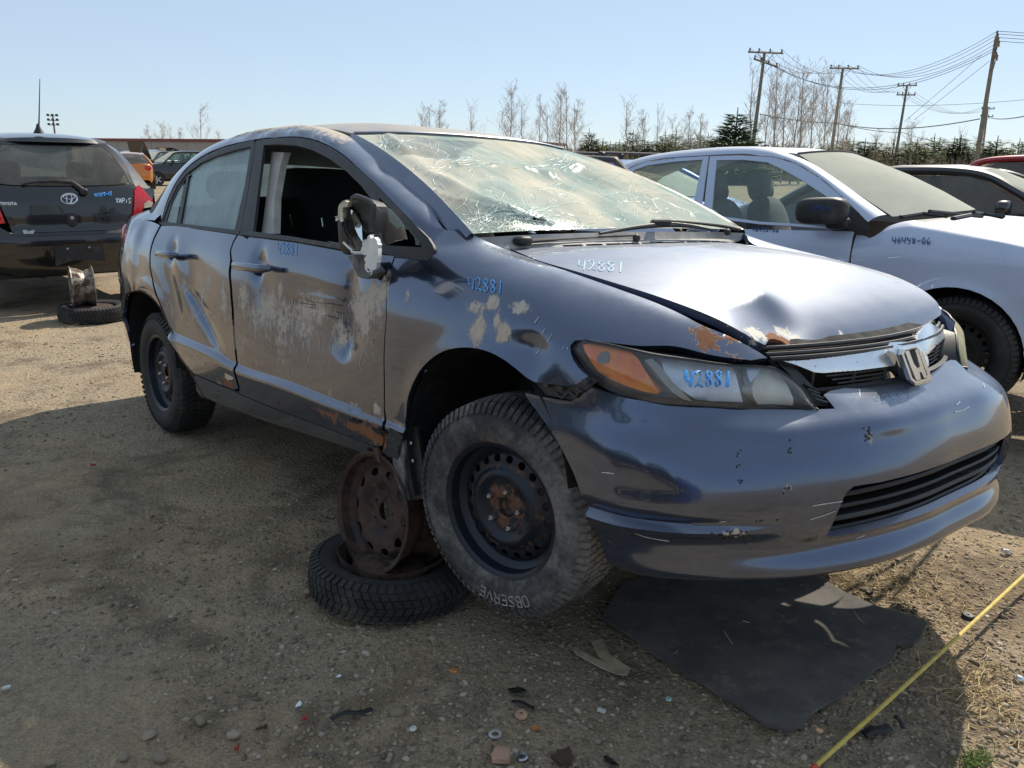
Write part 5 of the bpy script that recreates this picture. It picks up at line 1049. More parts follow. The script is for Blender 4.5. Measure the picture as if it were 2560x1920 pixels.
# scratches and scuffs, plus crease shade drawn as dark lines on the door
MAT['scratch']=simple('pale_scratch',(.52,.54,.57),.6,0,.2,80); MAT['scuff_and_crease']=simple('dark_scuff_and_crease',(.035,.033,.032),.8,0,.3,80)
tag(ribbon('scratches_and_creases',[Z('I',(360,635),(420,655),(520,672)),Z('I',(1200,505),(1280,492),(1345,482)),Z('I',(1190,570),(1260,548),(1312,528)),Z('U',(450,1030),(510,1020),(575,985)),Z('U',(465,975),(495,945)),Z('I',(200,345),(260,350)),Z('I',(760,580),(790,578)),Z('U',(690,790),(700,830)),Z('I',(1410,660),(1450,645))],BUMP,Sbump,MAT['scratch'],bumper,.0022,.0012),kind='stuff')
rs3=np.random.default_rng(77); sc3=[]
for (cx_,cy_,sx_,sy_,n_) in((830,650,45,14,44),(1097,230,3,18,6),(1085,425,16,8,5),(850,340,9,45,9),(1465,165,12,14,16),(950,575,50,4,4)):
    for _ in range(n_):
        p=np.array([cx_+rs3.normal()*sx_,cy_+rs3.normal()*sy_]); a=rs3.normal()*.5+(1.3 if sy_>sx_ else -.35); L3=rs3.uniform(4,13); d3=np.array([math.cos(a),math.sin(a)])*L3; sc3.append(Z('I',tuple(p-d3/2),tuple(p+rs3.normal(0,1.5,2)),tuple(p+d3/2)))
tag(ribbon('scuff_marks',sc3,BUMP,Sbump,MAT['scuff_and_crease'],bumper,.0040,.001),kind='stuff')
tag(ribbon('scratches_and_creases',[Z('D',(985,905),(1040,925),(1130,935),(1190,945)),Z('D',(970,930),(1050,942)),Z('D',(1000,950),(1060,960)),Z('D',(1150,905),(1195,925)),Z('D',(1120,965),(1195,985)),Z('D',(1100,990),(1170,1010))],SIDE,Sside,MAT['scuff_and_crease'],front_door,.0018,.0016),kind='stuff')  # dark door lines: shade of the creases drawn in colour
rs4=[]
for _ in range(60):
    p=np.array([rs3.uniform(680,1360),rs3.uniform(900,1240)]); rs4.append(Z('D',tuple(p),tuple(p+[rs3.normal()*4,rs3.uniform(6,26)]),tuple(p+[rs3.normal()*6,rs3.uniform(28,50)])))
tag(ribbon('mud_streaks',rs4,SIDE,Sside,MAT['scratch'],front_door,.0018,.0013),kind='stuff')
tag(ribbon('scratches_and_creases',[Z('Q',(1490,110),(1530,55)),Z('Q',(1560,220),(1590,170)),Z('Q',(1620,290),(1665,220)),Z('Q',(1770,370),(1780,340)),Z('Q',(1810,370),(1820,345)),Z('Q',(1500,410),(1540,385)),Z('K',(280,780),(310,735)),Z('K',(380,930),(410,880)),Z('K',(340,860),(360,830)),Z('M',(545,580),(575,555))],SIDE,Sside,MAT['scratch'],fender,.0022,.0016),kind='stuff')
# --- wheels. axis along y, outer face towards -y
def rim_disc(r0,r1,prof,holes,n=72):
    """pressed disc in the x-z plane with real holes; prof(r)-> y"""
    th=np.linspace(0,2*math.pi,n,endpoint=False); out=np.stack([r1*np.cos(th),r1*np.sin(th)],1); t2=np.linspace(0,2*math.pi,28,endpoint=False); inn=np.stack([r0*np.cos(t2),r0*np.sin(t2)],1)
    hs=[inn]
    for (r,a,rx,ry) in holes:
        t3=np.linspace(0,2*math.pi,14,endpoint=False); e=np.stack([rx*np.cos(t3),ry*np.sin(t3)],1); c,s=math.cos(a),math.sin(a); hs.append(np.stack([r*c+e[:,0]*c-e[:,1]*s,r*s+e[:,0]*s+e[:,1]*c],1))
    uv,Fc=fill(out,hs,.009,dense=False); r=np.hypot(uv[:,0],uv[:,1]); return np.stack([uv[:,0],prof(r),uv[:,1]],1),Fc
def steel_rim(kind):
    """returns dict of (V,F) pieces: barrel, disc. r_flange .206"""
    b=MB(); b.lathe([(.170,.085),(.172,.05),(.152,.02),(.150,-.02),(.168,-.045),(.185,-.055),(.190,-.078),(.203,-.082),(.2065,-.088),(.203,-.092),(.197,-.090),(.188,-.084),(.185,-.060),(.180,-.030),(.172,-.012)],64); 
    b.lathe([(.172,-.012),(.150,.02),(.166,.05),(.183,.080),(.200,.082),(.203,.088),(.196,.092),(.170,.085)],64)
    if kind=='a':   # 20 round holes, stepped middle, as on the sedan
        pf=lambda r: np.interp(r,[.028,.034,.075,.090,.100,.114,.124,.146,.162,.176],[-.050,-.054,-.056,-.066,-.072,-.066,-.052,-.050,-.044,-.026])
        hol=[(.146,2*math.pi*(k+.5)/20,.0115,.0125) for k in range(20)]+[(.057,2*math.pi*(k+.25)/5,.007,.007) for k in range(5)]
    else:           # ten oblong holes, smooth dish
        pf=lambda r: np.interp(r,[.030,.036,.070,.09,.11,.14,.160,.176],[-.034,-.038,-.040,-.050,-.056,-.054,-.044,-.026])
        hol=[(.136,2*math.pi*(k+.5)/10,.014,.021) for k in range(10)]+[(.052,2*math.pi*(k+.25)/5,.006,.006) for k in range(5)]
    V,Fc=rim_disc(.030,.176,pf,hol); return b,V,Fc
def tyre_profile(R,w_,r0=.196,bulge=0.):
    h=w_/2; return [(r0,-h*.86),(r0+.012,-h*.96),(r0+.035,-h*1.06-bulge),(r0+.06,-h*1.08-bulge),(R-.035,-h*1.0),(R-.016,-h*.90),(R-.007,-h*.74),(R-.004,-h*.4),(R-.003,0),(R-.004,h*.4),(R-.007,h*.74),(R-.016,h*.90),(R-.035,h),(r0+.06,h*1.08+bulge),(r0+.035,h*1.06+bulge),(r0+.012,h*.96),(r0,h*.86),(r0-.004,0),(r0,-h*.86)]
def tread(R,w_,n=64,style=0):
    """blocks round the tyre"""
    mb=MB(); h=w_/2; rows=((-.84,-.60,0.),(-.55,-.22,.5),(-.17,.17,.0),(.22,.55,.5),(.60,.84,.0)) if style==0 else ((-.84,-.46,0.),(-.41,-.02,.5),(.02,.41,.0),(.46,.84,.5))
    for (a,b,ph) in rows:
        for k in range(n):
            t0=2*math.pi*(k+ph)/n; t1=t0+2*math.pi/n*.74; sk=.35*2*math.pi/n*(1 if (a+b)<0 else -1)
            pts=[]
            for yy,ofs in((a*h,0),(b*h,sk)):
                rr=R-.0065*(abs(yy)/h)**3*2.2
                for tt in(t0+ofs,t1+ofs):
                    for rad in(rr-.012,rr+.0035): pts.append((rad*math.cos(tt),yy,rad*math.sin(tt)))
            mb.add(pts,[(0,1,3,2),(4,6,7,5),(0,4,5,1),(2,3,7,6),(1,5,7,3)])
    # shoulder lugs
    for sg in(-1,1):
        for k in range(n):
            t0=2*math.pi*k/n; t1=t0+2*math.pi/n*.6; pts=[]
            for rad,yy in((R-.004,.80*h),(R-.032,1.015*h)):
                for tt in(t0,t1):
                    for o_ in(0,.005): pts.append(((rad+o_*.5)*math.cos(tt),sg*(yy+o_),(rad+o_*.5)*math.sin(tt)))
            mb.add(pts,[(1,5,7,3),(0,4,5,1),(2,3,7,6),(4,6,7,5),(0,1,3,2)])
    return mb
def wheel(parent,name,loc,R=.317,w_=.195,rot=(0,0,0),kind='a',mats=('rubber','rim'),lugs=True,n=64,style=0):
    e=bpy.data.objects.new(name,None); COL.objects.link(e); e.parent=parent; e.location=loc; e.rotation_euler=rot
    ty=MB().lathe(tyre_profile(R,w_),96).build('tyre',MAT[mats[0]],e,True,50)
    tag(tread(R,w_,n,style).build('tread',MAT[mats[0]],e,True,30),kind='stuff')
    if kind:
        b,V,Fc=steel_rim(kind); b.build('rim',MAT[mats[1]],e,True,40); sh_=shell('wheel_disc',V,Fc,MAT[mats[1]],e,.004,(0,.3,0),sharp=40)
        MB().lathe([(.0005,-.038),(.026,-.040),(.030,-.036),(.030,.0)],28).build('hub',MAT['rim'],e)
        if lugs:
            for k in range(5):
                t=2*math.pi*(k+.25)/5; c=(.057*math.cos(t),-.056,.057*math.sin(t)); m=MB().lathe([(.0005,-.020),(.006,-.021),(.0095,-.017),(.0105,-.004),(.0115,.002)],6,'y',c); m.build('lug_nut',MAT['steel'],e)
    return e
FW=wheel(CIVIC,'front_wheel',(.035,-.735,.212),rot=(R_(2.4),R_(14),R_(10)),mats=('rubber_dusty','rim'),n=82)
wheel(CIVIC,'rear_wheel',(-2.70,-.752,.205),mats=('rubber','rim'),rot=(0,R_(40),0))
wheel(CIVIC,'front_wheel',(0,.74,.22),rot=(0,0,R_(170)),mats=('rubber','rim'))
wheel(CIVIC,'rear_wheel',(-2.70,.752,.205),rot=(0,0,R_(180)),mats=('rubber','rim'))
# raised lettering on the front tyre (reads upside down at the bottom)
def arc_text(txt,r,h,a_mid,adv,y,parent,mat,lw=.0016,flip=False):
    D={'O':[[(.2,0),(.8,0),(.95,.5),(.8,1),(.2,1),(.05,.5),(.2,0)]],'B':[[(.1,0),(.1,1),(.7,1),(.8,.75),(.6,.52),(.1,.5)],[(.6,.5),(.9,.25),(.7,0),(.1,0)]],'S':[[(.9,.9),(.6,1),(.2,.95),(.1,.7),(.5,.5),(.9,.3),(.8,.05),(.4,0),(.1,.1)]],'E':[[(.9,1),(.1,1),(.1,0),(.9,0)],[(.1,.5),(.75,.5)]],'R':[[(.1,0),(.1,1),(.7,1),(.9,.75),(.7,.5),(.1,.5)],[(.5,.5),(.9,0)]],'V':[[(.05,1),(.5,0),(.95,1)]]}
    mb=MB()
    for i,c in enumerate(txt):
        for st in D[c]:
            pts=[]
            for u,v in densify(np.array(st),.2,False):
                a=a_mid-((i+u*.85)-len(txt)/2)*adv; rr=r+v*h; pts.append((rr*math.cos(a),y,rr*math.sin(a)))
            mb.tube(pts,lw,5)
    return tag(mb.build('sidewall_lettering',mat,parent),kind='stuff')
MAT['tyre_letters']=simple('raised_tyre_letters',(.33,.32,.30),.8,0,.3,40)
arc_text('OBSERVE',.247,.030,R_(-84+14),.105,-.1065,FW,MAT['tyre_letters'],.0022)
# ---------------------------------------------------------------- frames of the neighbouring cars
class Fr:
    def __init__(s,X,Y,yaw,z,pitch,roll=0.):
        c,si=math.cos(yaw),math.sin(yaw); cp,sp=math.cos(pitch),math.sin(pitch); cr_,sr=math.cos(roll),math.sin(roll)
        s.R=np.array([[c,-si,0],[si,c,0],[0,0,1]])@np.array([[cp,0,-sp],[0,1,0],[sp,0,cp]])@np.array([[1,0,0],[0,cr_,-sr],[0,sr,cr_]]); s.o=np.array([X,Y,z]); s.cam=s.R.T@(CW-s.o)
        s.m=Matrix.Identity(4)
        for i in range(3):
            for j in range(3): s.m[i][j]=s.R[i][j]
            s.m[i][3]=s.o[i]
    def ray(s,px,py): return s.R.T@ray(px,py)
    def onw(s,px,py,w_,k=12):
        """w_: lateral distance to the right, number or function of (x,z)"""
        v=s.ray(px,py); ww=w_ if not callable(w_) else .75
        for _ in range(k):
            p=s.cam+v*((-ww-s.cam[1])/v[1])
            if not callable(w_): break
            ww=float(w_(p[0],p[2]))
        return s.cam+v*((-ww-s.cam[1])/v[1])
    def onx(s,px,py,x_,k=12):
        v=s.ray(px,py); xx=x_ if not callable(x_) else -.5
        for _ in range(k):
            p=s.cam+v*((xx-s.cam[0])/v[0])
            if not callable(x_): break
            xx=float(x_(p[1],p[2]))
        return s.cam+v*((xx-s.cam[0])/v[0])
    def onzz(s,px,py,z): v=s.ray(px,py); return s.cam+v*((z-s.cam[2])/v[2])
def pan(name,poly2,Fn,mat,parent,sp=.035,th=.012,holes=(),ref=(-1,0,.6),sharp=60,lip=True):
    """panel from a 2D outline and a map to 3D"""
    uv,Fc=fill(np.array(poly2,float),[np.array(h,float) for h in holes],sp); V=np.array([Fn(a,b) for a,b in uv]); return shell(name,V,Fc,mat,parent,th,ref,sharp=sharp,lip=lip)
# ---- silver sedan to the right
CF=Fr(2.82,4.897,-.703,.172,.061); COR=thing('silver_sedan','pale silver blue sedan with black door mirror and thickly dusted windscreen','car',mat=CF.m)
def cs(x,z): return np.interp(z,[.2,.28,.42,.62,.80,.90,.97],[.79,.825,.845,.852,.845,.825,.795])-.06*np.clip((x-.25)/.55,0,2)**2-.05*np.clip((-x-2.7)/.7,0,2)**2+.008*math.exp(-((math.hypot(x,z-.31)-.345)/.04)**2)
def cg_(x,z): return .797-.40*(z-.965)-.12*max(0,z-.965)**2
S3=lambda x,z:np.array([x,-cs(x,z),z]); G3=lambda x,z:np.array([x,-cg_(x,z),z])
def xz(pts,fn=cs): return [tuple(CF.onw(*p,fn)[[0,2]]) for p in pts]
arch=[(.345*math.cos(a)*1.02,.31+.36*math.sin(a)) for a in np.linspace(R_(-8),R_(188),22)]
hedge=xz(Z('R',(1130,612),(1250,682),(1500,733),(1800,775),(2212,855)))
ptop=[(-.50,.948)]+[(-.43,.945),(-.41,.962)]+xz(Z('R',(910,655)),cs)
def fen(x,z): return S3(x,min(z,1.2))
# fender with rolled top: lofted strips
ft=MB(); xs=np.linspace(-.52,.78,40); topz=np.interp(xs,[-.52,-.42,-.36,-.25,-.1,.2,.5,.78],[.948,.955,1.0,1.01,.985,.925,.86,.76])
def cfender(u,v):
    """u=x, v 0..1 from z .2 to fender top then over to hood edge at v 1.25"""
    tz=float(np.interp(u,[-.52,-.42,-.36,-.25,-.1,.2,.5,.82],[.948,.955,.985,1.0,.975,.918,.85,.75])); z=.2+(tz-.03-.2)*min(v,1.)
    w_=cs(u,min(z,.97)*(.97/max(.97,tz)) if z>.8 else z); w_-=.03*max(0,min(v,1.)-.9)/.1
    if v>1: t=(v-1)/.25; w_-=.075*t; z+=.03*math.sin(min(t,1)*math.pi/2)-.012*max(0,t-1)
    return np.array([u,-w_,z])
def vz(x,z):
    tz=float(np.interp(x,[-.52,-.42,-.36,-.25,-.1,.2,.5,.82],[.948,.955,.985,1.0,.975,.918,.85,.75])); return (x,(z-.2)/(tz-.23))
fo=[vz(-.515,.30)]+[vz(-.37,.30)]+[vz(*a) for a in arch[::-1] if a[1]>.33]+[vz(.36,.50),vz(.44,.565),vz(.66,.55),vz(.76,.60),(.80,1.5)]+[(x,1.5) for x in np.linspace(.7,-.2,10)]+[(-.30,1.2),(-.36,1.08),(-.39,1.0),(-.44,.98),vz(-.515,.944)]
pan('front_fender',fo,cfender,MAT['silver'],COR,.03)
bo=[(x,z) for x,z in ((.36,.50),(.44,.557),(.66,.542),(.80,.55),(.93,.52),(.95,.30),(.85,.20),(.42,.22),(.36,.28),(.345,.36))]
pan('front_bumper',bo,lambda x,z:np.array([x,-(cs(x,z)-.25*np.clip((x-.6)/.35,0,1)**2),z]),MAT['silver'],COR,.03)
pan('front_door',[(-.525,.945),(-.528,.75),(-.53,.45),(-.55,.28),(-1.46,.27),(-1.47,.45),(-1.475,.75),(-1.47,.962)],S3,MAT['silver'],COR)
pan('rear_door',[(-1.485,.962),(-1.49,.7),(-1.48,.27),(-2.1,.27),(-2.25,.42),(-2.42,.70),(-2.45,.985)],S3,MAT['silver'],COR)
pan('rear_quarter_panel',[(-2.465,.985),(-2.43,.68)]+[(-2.60+.345*math.cos(a),.31+.36*math.sin(a)) for a in np.linspace(R_(60),R_(190),12)]+[(-3.1,.28),(-3.45,.4),(-3.5,.9),(-3.4,1.02)],S3,MAT['silver'],COR)
MB().box((-1.2,0,.24),(2.6,1.5,.08)).build('underbody',MAT['cavity'],COR)
fwin=xz(Z('N',(1768,278),(2000,274))+Z('R',(60,152),(200,218),(350,303),(480,388),(592,462),(630,560),(640,700),(300,668),(0,650))+Z('N',(1722,748)),cg_)
fout=xz(Z('N',(1712,244),(1950,236))+Z('R',(0,103),(120,112),(300,165),(500,285),(650,410),(765,522),(785,725),(600,712),(300,690),(0,672))+Z('N',(1650,770)),cg_)
pan('front_door_frame',fout,G3,MAT['silver'],COR,.03,holes=[fwin]); pan('front_door_glass',fwin,lambda x,z:G3(x,z)+[0,.012,0],MAT['glass_clear'],COR,.1,lip=False)
rwin=xz(Z('N',(1060,360),(1180,320),(1400,290),(1648,272),(1580,600),(1540,760),(1100,700),(900,560)),cg_); rout=xz(Z('N',(1015,352),(1150,292),(1400,258),(1700,242),(1640,640),(1620,790),(1050,760),(820,560)),cg_)
pan('rear_door_frame',rout,G3,MAT['silver'],COR,.03,holes=[rwin]); pan('rear_door_glass',rwin,lambda x,z:G3(x,z)+[0,.012,0],MAT['glass_clear'],COR,.1,lip=False)
lowr=[CF.onw(*p,lambda x,z:cg_(x,z)+.004) for p in Z('R',(905,655),(768,516),(650,405),(500,280),(300,160),(120,108),(0,98))+Z('N',(2000,222),(1710,233),(1400,252),(1200,278),(1080,312),(1015,345),(950,390),(880,440))]
upr=[CF.onw(*p,w_) for p,w_ in zip(Z('R',(1065,592),(900,478),(650,300),(450,170),(285,96))+Z('N',(2212,168),(2000,160),(1800,166),(1600,182),(1400,203),(1200,236),(1050,276),(960,306),(920,330),(880,380)),(.686,.655,.605,.565,.535,.52,.51,.505,.50,.50,.50,.51,.52,.54,.58))]
lo2,hi2=cr(lowr,60),cr(upr,60); kk=np.linspace(0,1,8)[:,None,None]; g2_=lo2[None]*(1-kk)+hi2[None]*kk; g2_[:,:,1]-=(4*kk*(1-kk)*.012)[:,:,0]; g2_[:,:,2]+=(4*kk*(1-kk)*.010)[:,:,0]
ra=MB().grid(g2_).build('roof_side_rail',MAT['silver'],COR); mir(ra)
v2=np.linspace(-1,1,25)
def span(rows): return np.array([[np.array([c[0]+(e[0]-c[0])*abs(v)**2,v*e[1],c[2]+(e[2]-c[2])*abs(v)**2.3]) for v in v2] for c,e in rows])
MB().grid(span([((-.90,0,1.400),(-.965,.535,1.385)),((-1.1,0,1.435),(-1.15,.525,1.412)),((-1.4,0,1.462),(-1.45,.51,1.430)),((-1.8,0,1.462),(-1.85,.50,1.425)),((-2.2,0,1.43),(-2.25,.50,1.385)),((-2.55,0,1.36),(-2.5,.53,1.31))])).build('roof',MAT['silver'],COR)
wsg=span([((-.13,0,1.03),(-.36,.69,1.02)),((-.32,0,1.145),(-.52,.65,1.115)),((-.52,0,1.25),(-.68,.61,1.21)),((-.72,0,1.335),(-.83,.57,1.305)),((-.90,0,1.402),(-.965,.535,1.384))]); MB().grid(wsg).build('windscreen',MAT['glass_dust'],COR)
MB().tube(wsg[-1]+[0,0,.004],.006,6).build('screen_trim',MAT['black_plastic'],COR)
MB().grid(span([((-.22,0,1.01),(-.30,.62,.995)),((-.08,0,1.0),(-.18,.64,.985))])).build('cowl_panel',MAT['trim'],COR)
hdg=span([((-.10,0,1.0),(-.20,.655,.988)),((.1,0,.985),(.0,.70,.952)),((.3,0,.955),(.2,.715,.918)),((.5,0,.91),(.42,.69,.868)),((.68,0,.85),(.62,.63,.808)),((.80,0,.785),(.74,.56,.758)),((.84,0,.74),(.78,.52,.73))]); MB().grid(hdg).build('hood',MAT['silver'],COR)
MB().grid(span([((.85,0,.73),(.70,.70,.73)),((.93,0,.60),(.80,.72,.60)),((.95,0,.45),(.82,.73,.45)),((.93,0,.25),(.80,.72,.25))])).build('front_panel',MAT['silver'],COR)
MB().grid(span([((-2.55,0,1.36),(-2.5,.53,1.31)),((-2.8,0,1.22),(-2.75,.57,1.17)),((-2.98,0,1.08),(-2.95,.62,1.05))])).build('rear_window',MAT['glass_clear'],COR)
MB().grid(span([((-2.98,0,1.08),(-2.95,.64,1.05)),((-3.3,0,1.09),(-3.3,.62,1.06)),((-3.5,0,1.05),(-3.45,.6,1.02)),((-3.55,0,.8),(-3.5,.7,.8)),((-3.56,0,.4),(-3.5,.75,.4))])).build('boot_lid',MAT['silver'],COR)
for sg in(1,-1):
    MB().add(*sell((.74,-sg*.60,.645),(.34,.26,.17),2.8,24,rotz(-sg*28))).build('headlamp',MAT['bulb_bowl'],COR)
    MB().grid(np.stack([np.array([(.80-.02*k,-sg*(.66+.02*k),z) for z in np.linspace(.25,.58,8)]) for k in range(4)]+[np.array([(.60,-sg*.80,z) for z in np.linspace(.25,.56,8)])],0)).build('bumper_corner',MAT['silver'],COR)
# mirror, corner plate, wipers
pan('mirror_plate',[tuple(q) for q in xz(Z('R',(600,452),(660,455),(770,522),(860,610),(908,668),(912,700),(895,727),(800,728),(595,705)),cg_)],lambda x,z:G3(x,z)+[0,-.012,0],MAT['black_plastic'],COR,.03)
c=CF.onw(*Z('R',(520,560))[0],.93); mm=MB().add(*sell(c,(.275,.14,.145),3.6,26)); mm.build('door_mirror',MAT['black_plastic'],COR)
c2=CF.onw(*Z('R',(650,660))[0],.86); MB().add(*sell(c2,(.13,.10,.07),3,16)).build('mirror_stalk',MAT['black_plastic'],COR)
mir(MB().add(*sell(c,(.275,.14,.145),3.6,20)).build('door_mirror',MAT['black_plastic'],COR))
for a,b,z in(((1180,612),(1560,605),1.05),((1620,625),(2040,605),1.05)): MB().tube([CF.onzz(*Z('R',a)[0],z-.01),CF.onzz(*Z('R',((a[0]+b[0])/2,min(a[1],b[1])-22))[0],z),CF.onzz(*Z('R',b)[0],z-.01)],.014,6,flat=.7).build('wiper_blade',MAT['black_plastic'],COR)
for a,b,z in(((1420,565),(1860,608),1.07),((1790,575),(2040,608),1.06)): MB().tube([CF.onzz(*Z('R',a)[0],z),CF.onzz(*Z('R',b)[0],z-.04)],.009,6).build('wiper_arm',MAT['black_plastic'],COR)
for sy in(-.36,.36):
    MB().add(*sell((-1.25,sy,.55),(.52,.50,.2),3.5,20)).add(*sell((-1.50,sy,.84),(.19,.48,.60),3.2,20,roty(-15))).build('front_seat',MAT['grey_cloth'],COR)
    MB().add(*sell((-1.60,sy,1.20),(.12,.30,.20),3,18,roty(-12))).build('headrest',MAT['grey_cloth'],COR)
    for dy in(-.05,.05): MB().tube([(-1.57,sy+dy,1.05),(-1.59,sy+dy,1.15)],.007,6).build('headrest_post',MAT['steel'],COR)
MB().add(*sell((-2.35,0,.84),(.2,1.25,.62),4,22,roty(-18))).build('rear_bench',MAT['grey_cloth'],COR)
for sy in(-.35,.35): MB().add(*sell((-2.45,sy,1.16),(.11,.28,.17),3,18)).build('headrest',MAT['grey_cloth'],COR)
MB().grid(np.stack([np.array([(x,y,z) for y in np.linspace(-.68,.68,12)]) for x,z in((-.2,.98),(-.5,1.0),(-.68,.97),(-.7,.85),(-.62,.6))],0)).build('dashboard',MAT['dash'],COR)
for sgn in(1,-1):
    for ax in(0.,-2.6): MB().lathe([(.355,-sgn*.83),(.36,-sgn*.60),(.35,-sgn*.45),(.02,-sgn*.44)],30,'y',(ax,0,.31),-.3,math.pi+.3).build('arch_liner',MAT['cavity'],COR)
wheel(COR,'front_wheel',(.035,-.735,.315),R=.30,rot=(0,0,R_(-4)),mats=('rubber','cavity'),lugs=False); wheel(COR,'rear_wheel',(-2.6,-.73,.28),R=.31); wheel(COR,'front_wheel',(0,.73,.285),R=.31,rot=(0,0,R_(180))); wheel(COR,'rear_wheel',(-2.6,.73,.28),R=.31,rot=(0,0,R_(180)))
def flat_ink(strokes,fn,mat,parent,wd,t):
    m=MB()
    for s_ in strokes:
        V=np.array([fn(*p) for p in cr(Z(t,*s_),14)]); m.tube(V,wd/2,4,flat=.5)
    return tag(m.build('hand_written_number',mat,parent),kind='stuff')
flat_ink(digits('46458-06',1110,775,41,58,.02),lambda a,b:CF.onw(a,b,lambda x,z:cs(x,min(z,.9))+.004),MAT['dark_ink'],COR,.009,'R')
flat_ink(digits('46458-06',430,505,21,45,.08),lambda a,b:CF.onw(a,b,1.003),MAT['dark_ink'],COR,.006,'R')
flat_ink(digits('46458-06',570,88,27,30,.05),lambda a,b:CF.onw(a,b,lambda x,z:cs(x,z)+.004),MAT['dark_ink'],COR,.007,'L')
# ---- black hatchback seen from behind
YF=Fr(-4.488,8.332,2.284,.072,.021); YAR=thing('black_hatchback','black hatchback seen from behind, propped on a rusty rim and tyre','car',mat=YF.m)
def yb(y,z): return np.interp(z,[.2,.34,.45,.60,.66,.70,.80,.95,1.06,1.2,1.35,1.46,1.52],[-.52,-.60,-.635,-.64,-.62,-.575,-.575,-.56,-.515,-.41,-.28,-.17,-.05])+.16*np.clip(abs(y)/.80,0,1.2)**3
Y3=lambda y,z:np.array([yb(y,z),y,z])
def yz(pts): return [tuple(YF.onx(*p,yb)[[1,2]]) for p in Z('P',*pts)]
ysym=lambda P_: P_
def ypan(name,outl,mat,off=0.,sp=.04,th=.01,holes=(),lip=True): return pan(name,outl,lambda y,z:Y3(y,z)+[off,0,0],MAT[mat],YAR,sp,th,holes,ref=(.6,0,.7),lip=lip)
bw=lambda z: np.interp(z,[.25,.4,.6,.8,1.0,1.1,1.3,1.45,1.5],[.74,.82,.835,.84,.80,.74,.62,.52,.44])
# lower bumper
ypan('rear_bumper',[(-.80,.62),(-.83,.5),(-.80,.34),(-.5,.27),(.5,.27),(.80,.34),(.83,.5),(.80,.62),(.62,.74),(.50,.655),(.40,.648),(-.40,.648),(-.50,.655),(-.62,.74)],'black_paint')
ypan('bumper_ledge',[(-.52,.655),(-.40,.640),(.40,.640),(.52,.655),(.50,.685),(.38,.668),(-.38,.668),(-.50,.685)],'trim',-.008,.04)
tl_i=[(-.50,1.08),(.50,1.08)]
hatch=ypan('hatch',[(-.50,.672),(.50,.672),(.52,.76),(.60,1.05),(.595,1.09),(.45,1.075),(.2,1.068),(-.2,1.068),(-.45,1.075),(-.595,1.09),(-.60,1.05),(-.52,.76)],'black_paint',-.004)
ypan('rear_window',[(-.575,1.10),(-.45,1.085),(-.2,1.078),(.2,1.078),(.45,1.085),(.575,1.10),(.55,1.22),(.49,1.36),(.43,1.43),(-.43,1.43),(-.49,1.36),(-.55,1.22)],'glass_dark',.0,.06,lip=False)
ypan('window_band',[(-.62,1.07),(-.575,1.10),(-.55,1.22),(-.49,1.36),(-.43,1.43),(.43,1.43),(.49,1.36),(.55,1.22),(.575,1.10),(.62,1.07),(.60,1.22),(.545,1.37),(.47,1.46),(-.47,1.46),(-.545,1.37),(-.60,1.22)],'black_paint',-.002,.04)
for sg in(1,-1):
    e=ypan('tail_lamp',[(-sg*.545,.755),(-sg*.64,.745),(-sg*.70,.80),(-sg*.785,.92),(-sg*.70,1.03),(-sg*.665,1.08),(-sg*.625,1.06),(-sg*.60,1.02)],'red_lamp',-.012,.03,.03)
    ypan('lamp_corner',[(-sg*.66,.77),(-sg*.70,.80),(-sg*.785,.905),(-sg*.735,.93),(-sg*.68,.90)],'beige_plastic',-.016,.03,.01)
    # flank seen edge-on
    sv=MB().grid(np.stack([np.array([(x,-sg*w_*(1-.05*max(0,x-2)),z) for x in np.linspace(-.36,2.9,14)]) for z,w_ in((.25,.80),(.4,.84),(.7,.845),(.95,.82),(1.05,.78))],0)).build('body_side',MAT['black_paint'],YAR)
    MB().grid(np.stack([np.array([(x,-sg*w_,z) for x in np.linspace(-.30+.35*k,2.2-.25*k,12)]) for k,(z,w_) in enumerate(((1.05,.78),(1.2,.70),(1.36,.61),(1.45,.53)))],0)).build('side_window',MAT['glass_dark'],YAR)
    q=np.array([(-.36,-sg*.79,1.03),(-.26,-sg*.70,1.2),(-.12,-sg*.60,1.38),(-.02,-sg*.50,1.46)]); qi=np.array([Y3(-sg*.62,1.07),Y3(-sg*.60,1.22),Y3(-sg*.545,1.37),Y3(-sg*.47,1.46)])
    MB().grid(np.stack([cr(q,12),cr(qi,12)+[-.004,0,0]],0)).build('rear_pillar',MAT['black_paint'],YAR)
    MB().grid(np.stack([np.array([Y3(-sg*.80,z) for z in np.linspace(.34,.74,8)]),np.array([(-.34,-sg*.845,z) for z in np.linspace(.34,.74,8)])],0)).build('bumper_corner',MAT['black_paint'],YAR)
    MB().grid(np.stack([np.array([Y3(-sg*.72,z)+[.01,0,0] for z in np.linspace(.74,1.04,8)]),np.array([(-.34,-sg*.83,z) for z in np.linspace(.74,1.04,8)])],0)).build('lamp_surround',MAT['black_paint'],YAR)
def rspan(rows): return np.array([[np.array([c[0]+(e[0]-c[0])*abs(v)**2,v*e[1],c[2]+(e[2]-c[2])*abs(v)**2.5]) for v in v2] for c,e in rows])
MB().grid(rspan([((-.235,0,1.462),(-.12,.48,1.452)),((-.20,0,1.500),(-.09,.49,1.470)),((-.05,0,1.522),(.02,.51,1.478)),((.4,0,1.540),(.4,.53,1.49)),((1.0,0,1.53),(1.0,.53,1.475)),((1.5,0,1.47),(1.4,.54,1.41))])).build('roof',MAT['black_paint'],YAR)
MB().grid(rspan([((1.5,0,1.47),(1.4,.54,1.41)),((1.9,0,1.25),(1.8,.62,1.2)),((2.3,0,1.0),(2.15,.70,.98))])).build('windscreen',MAT['glass'],YAR)
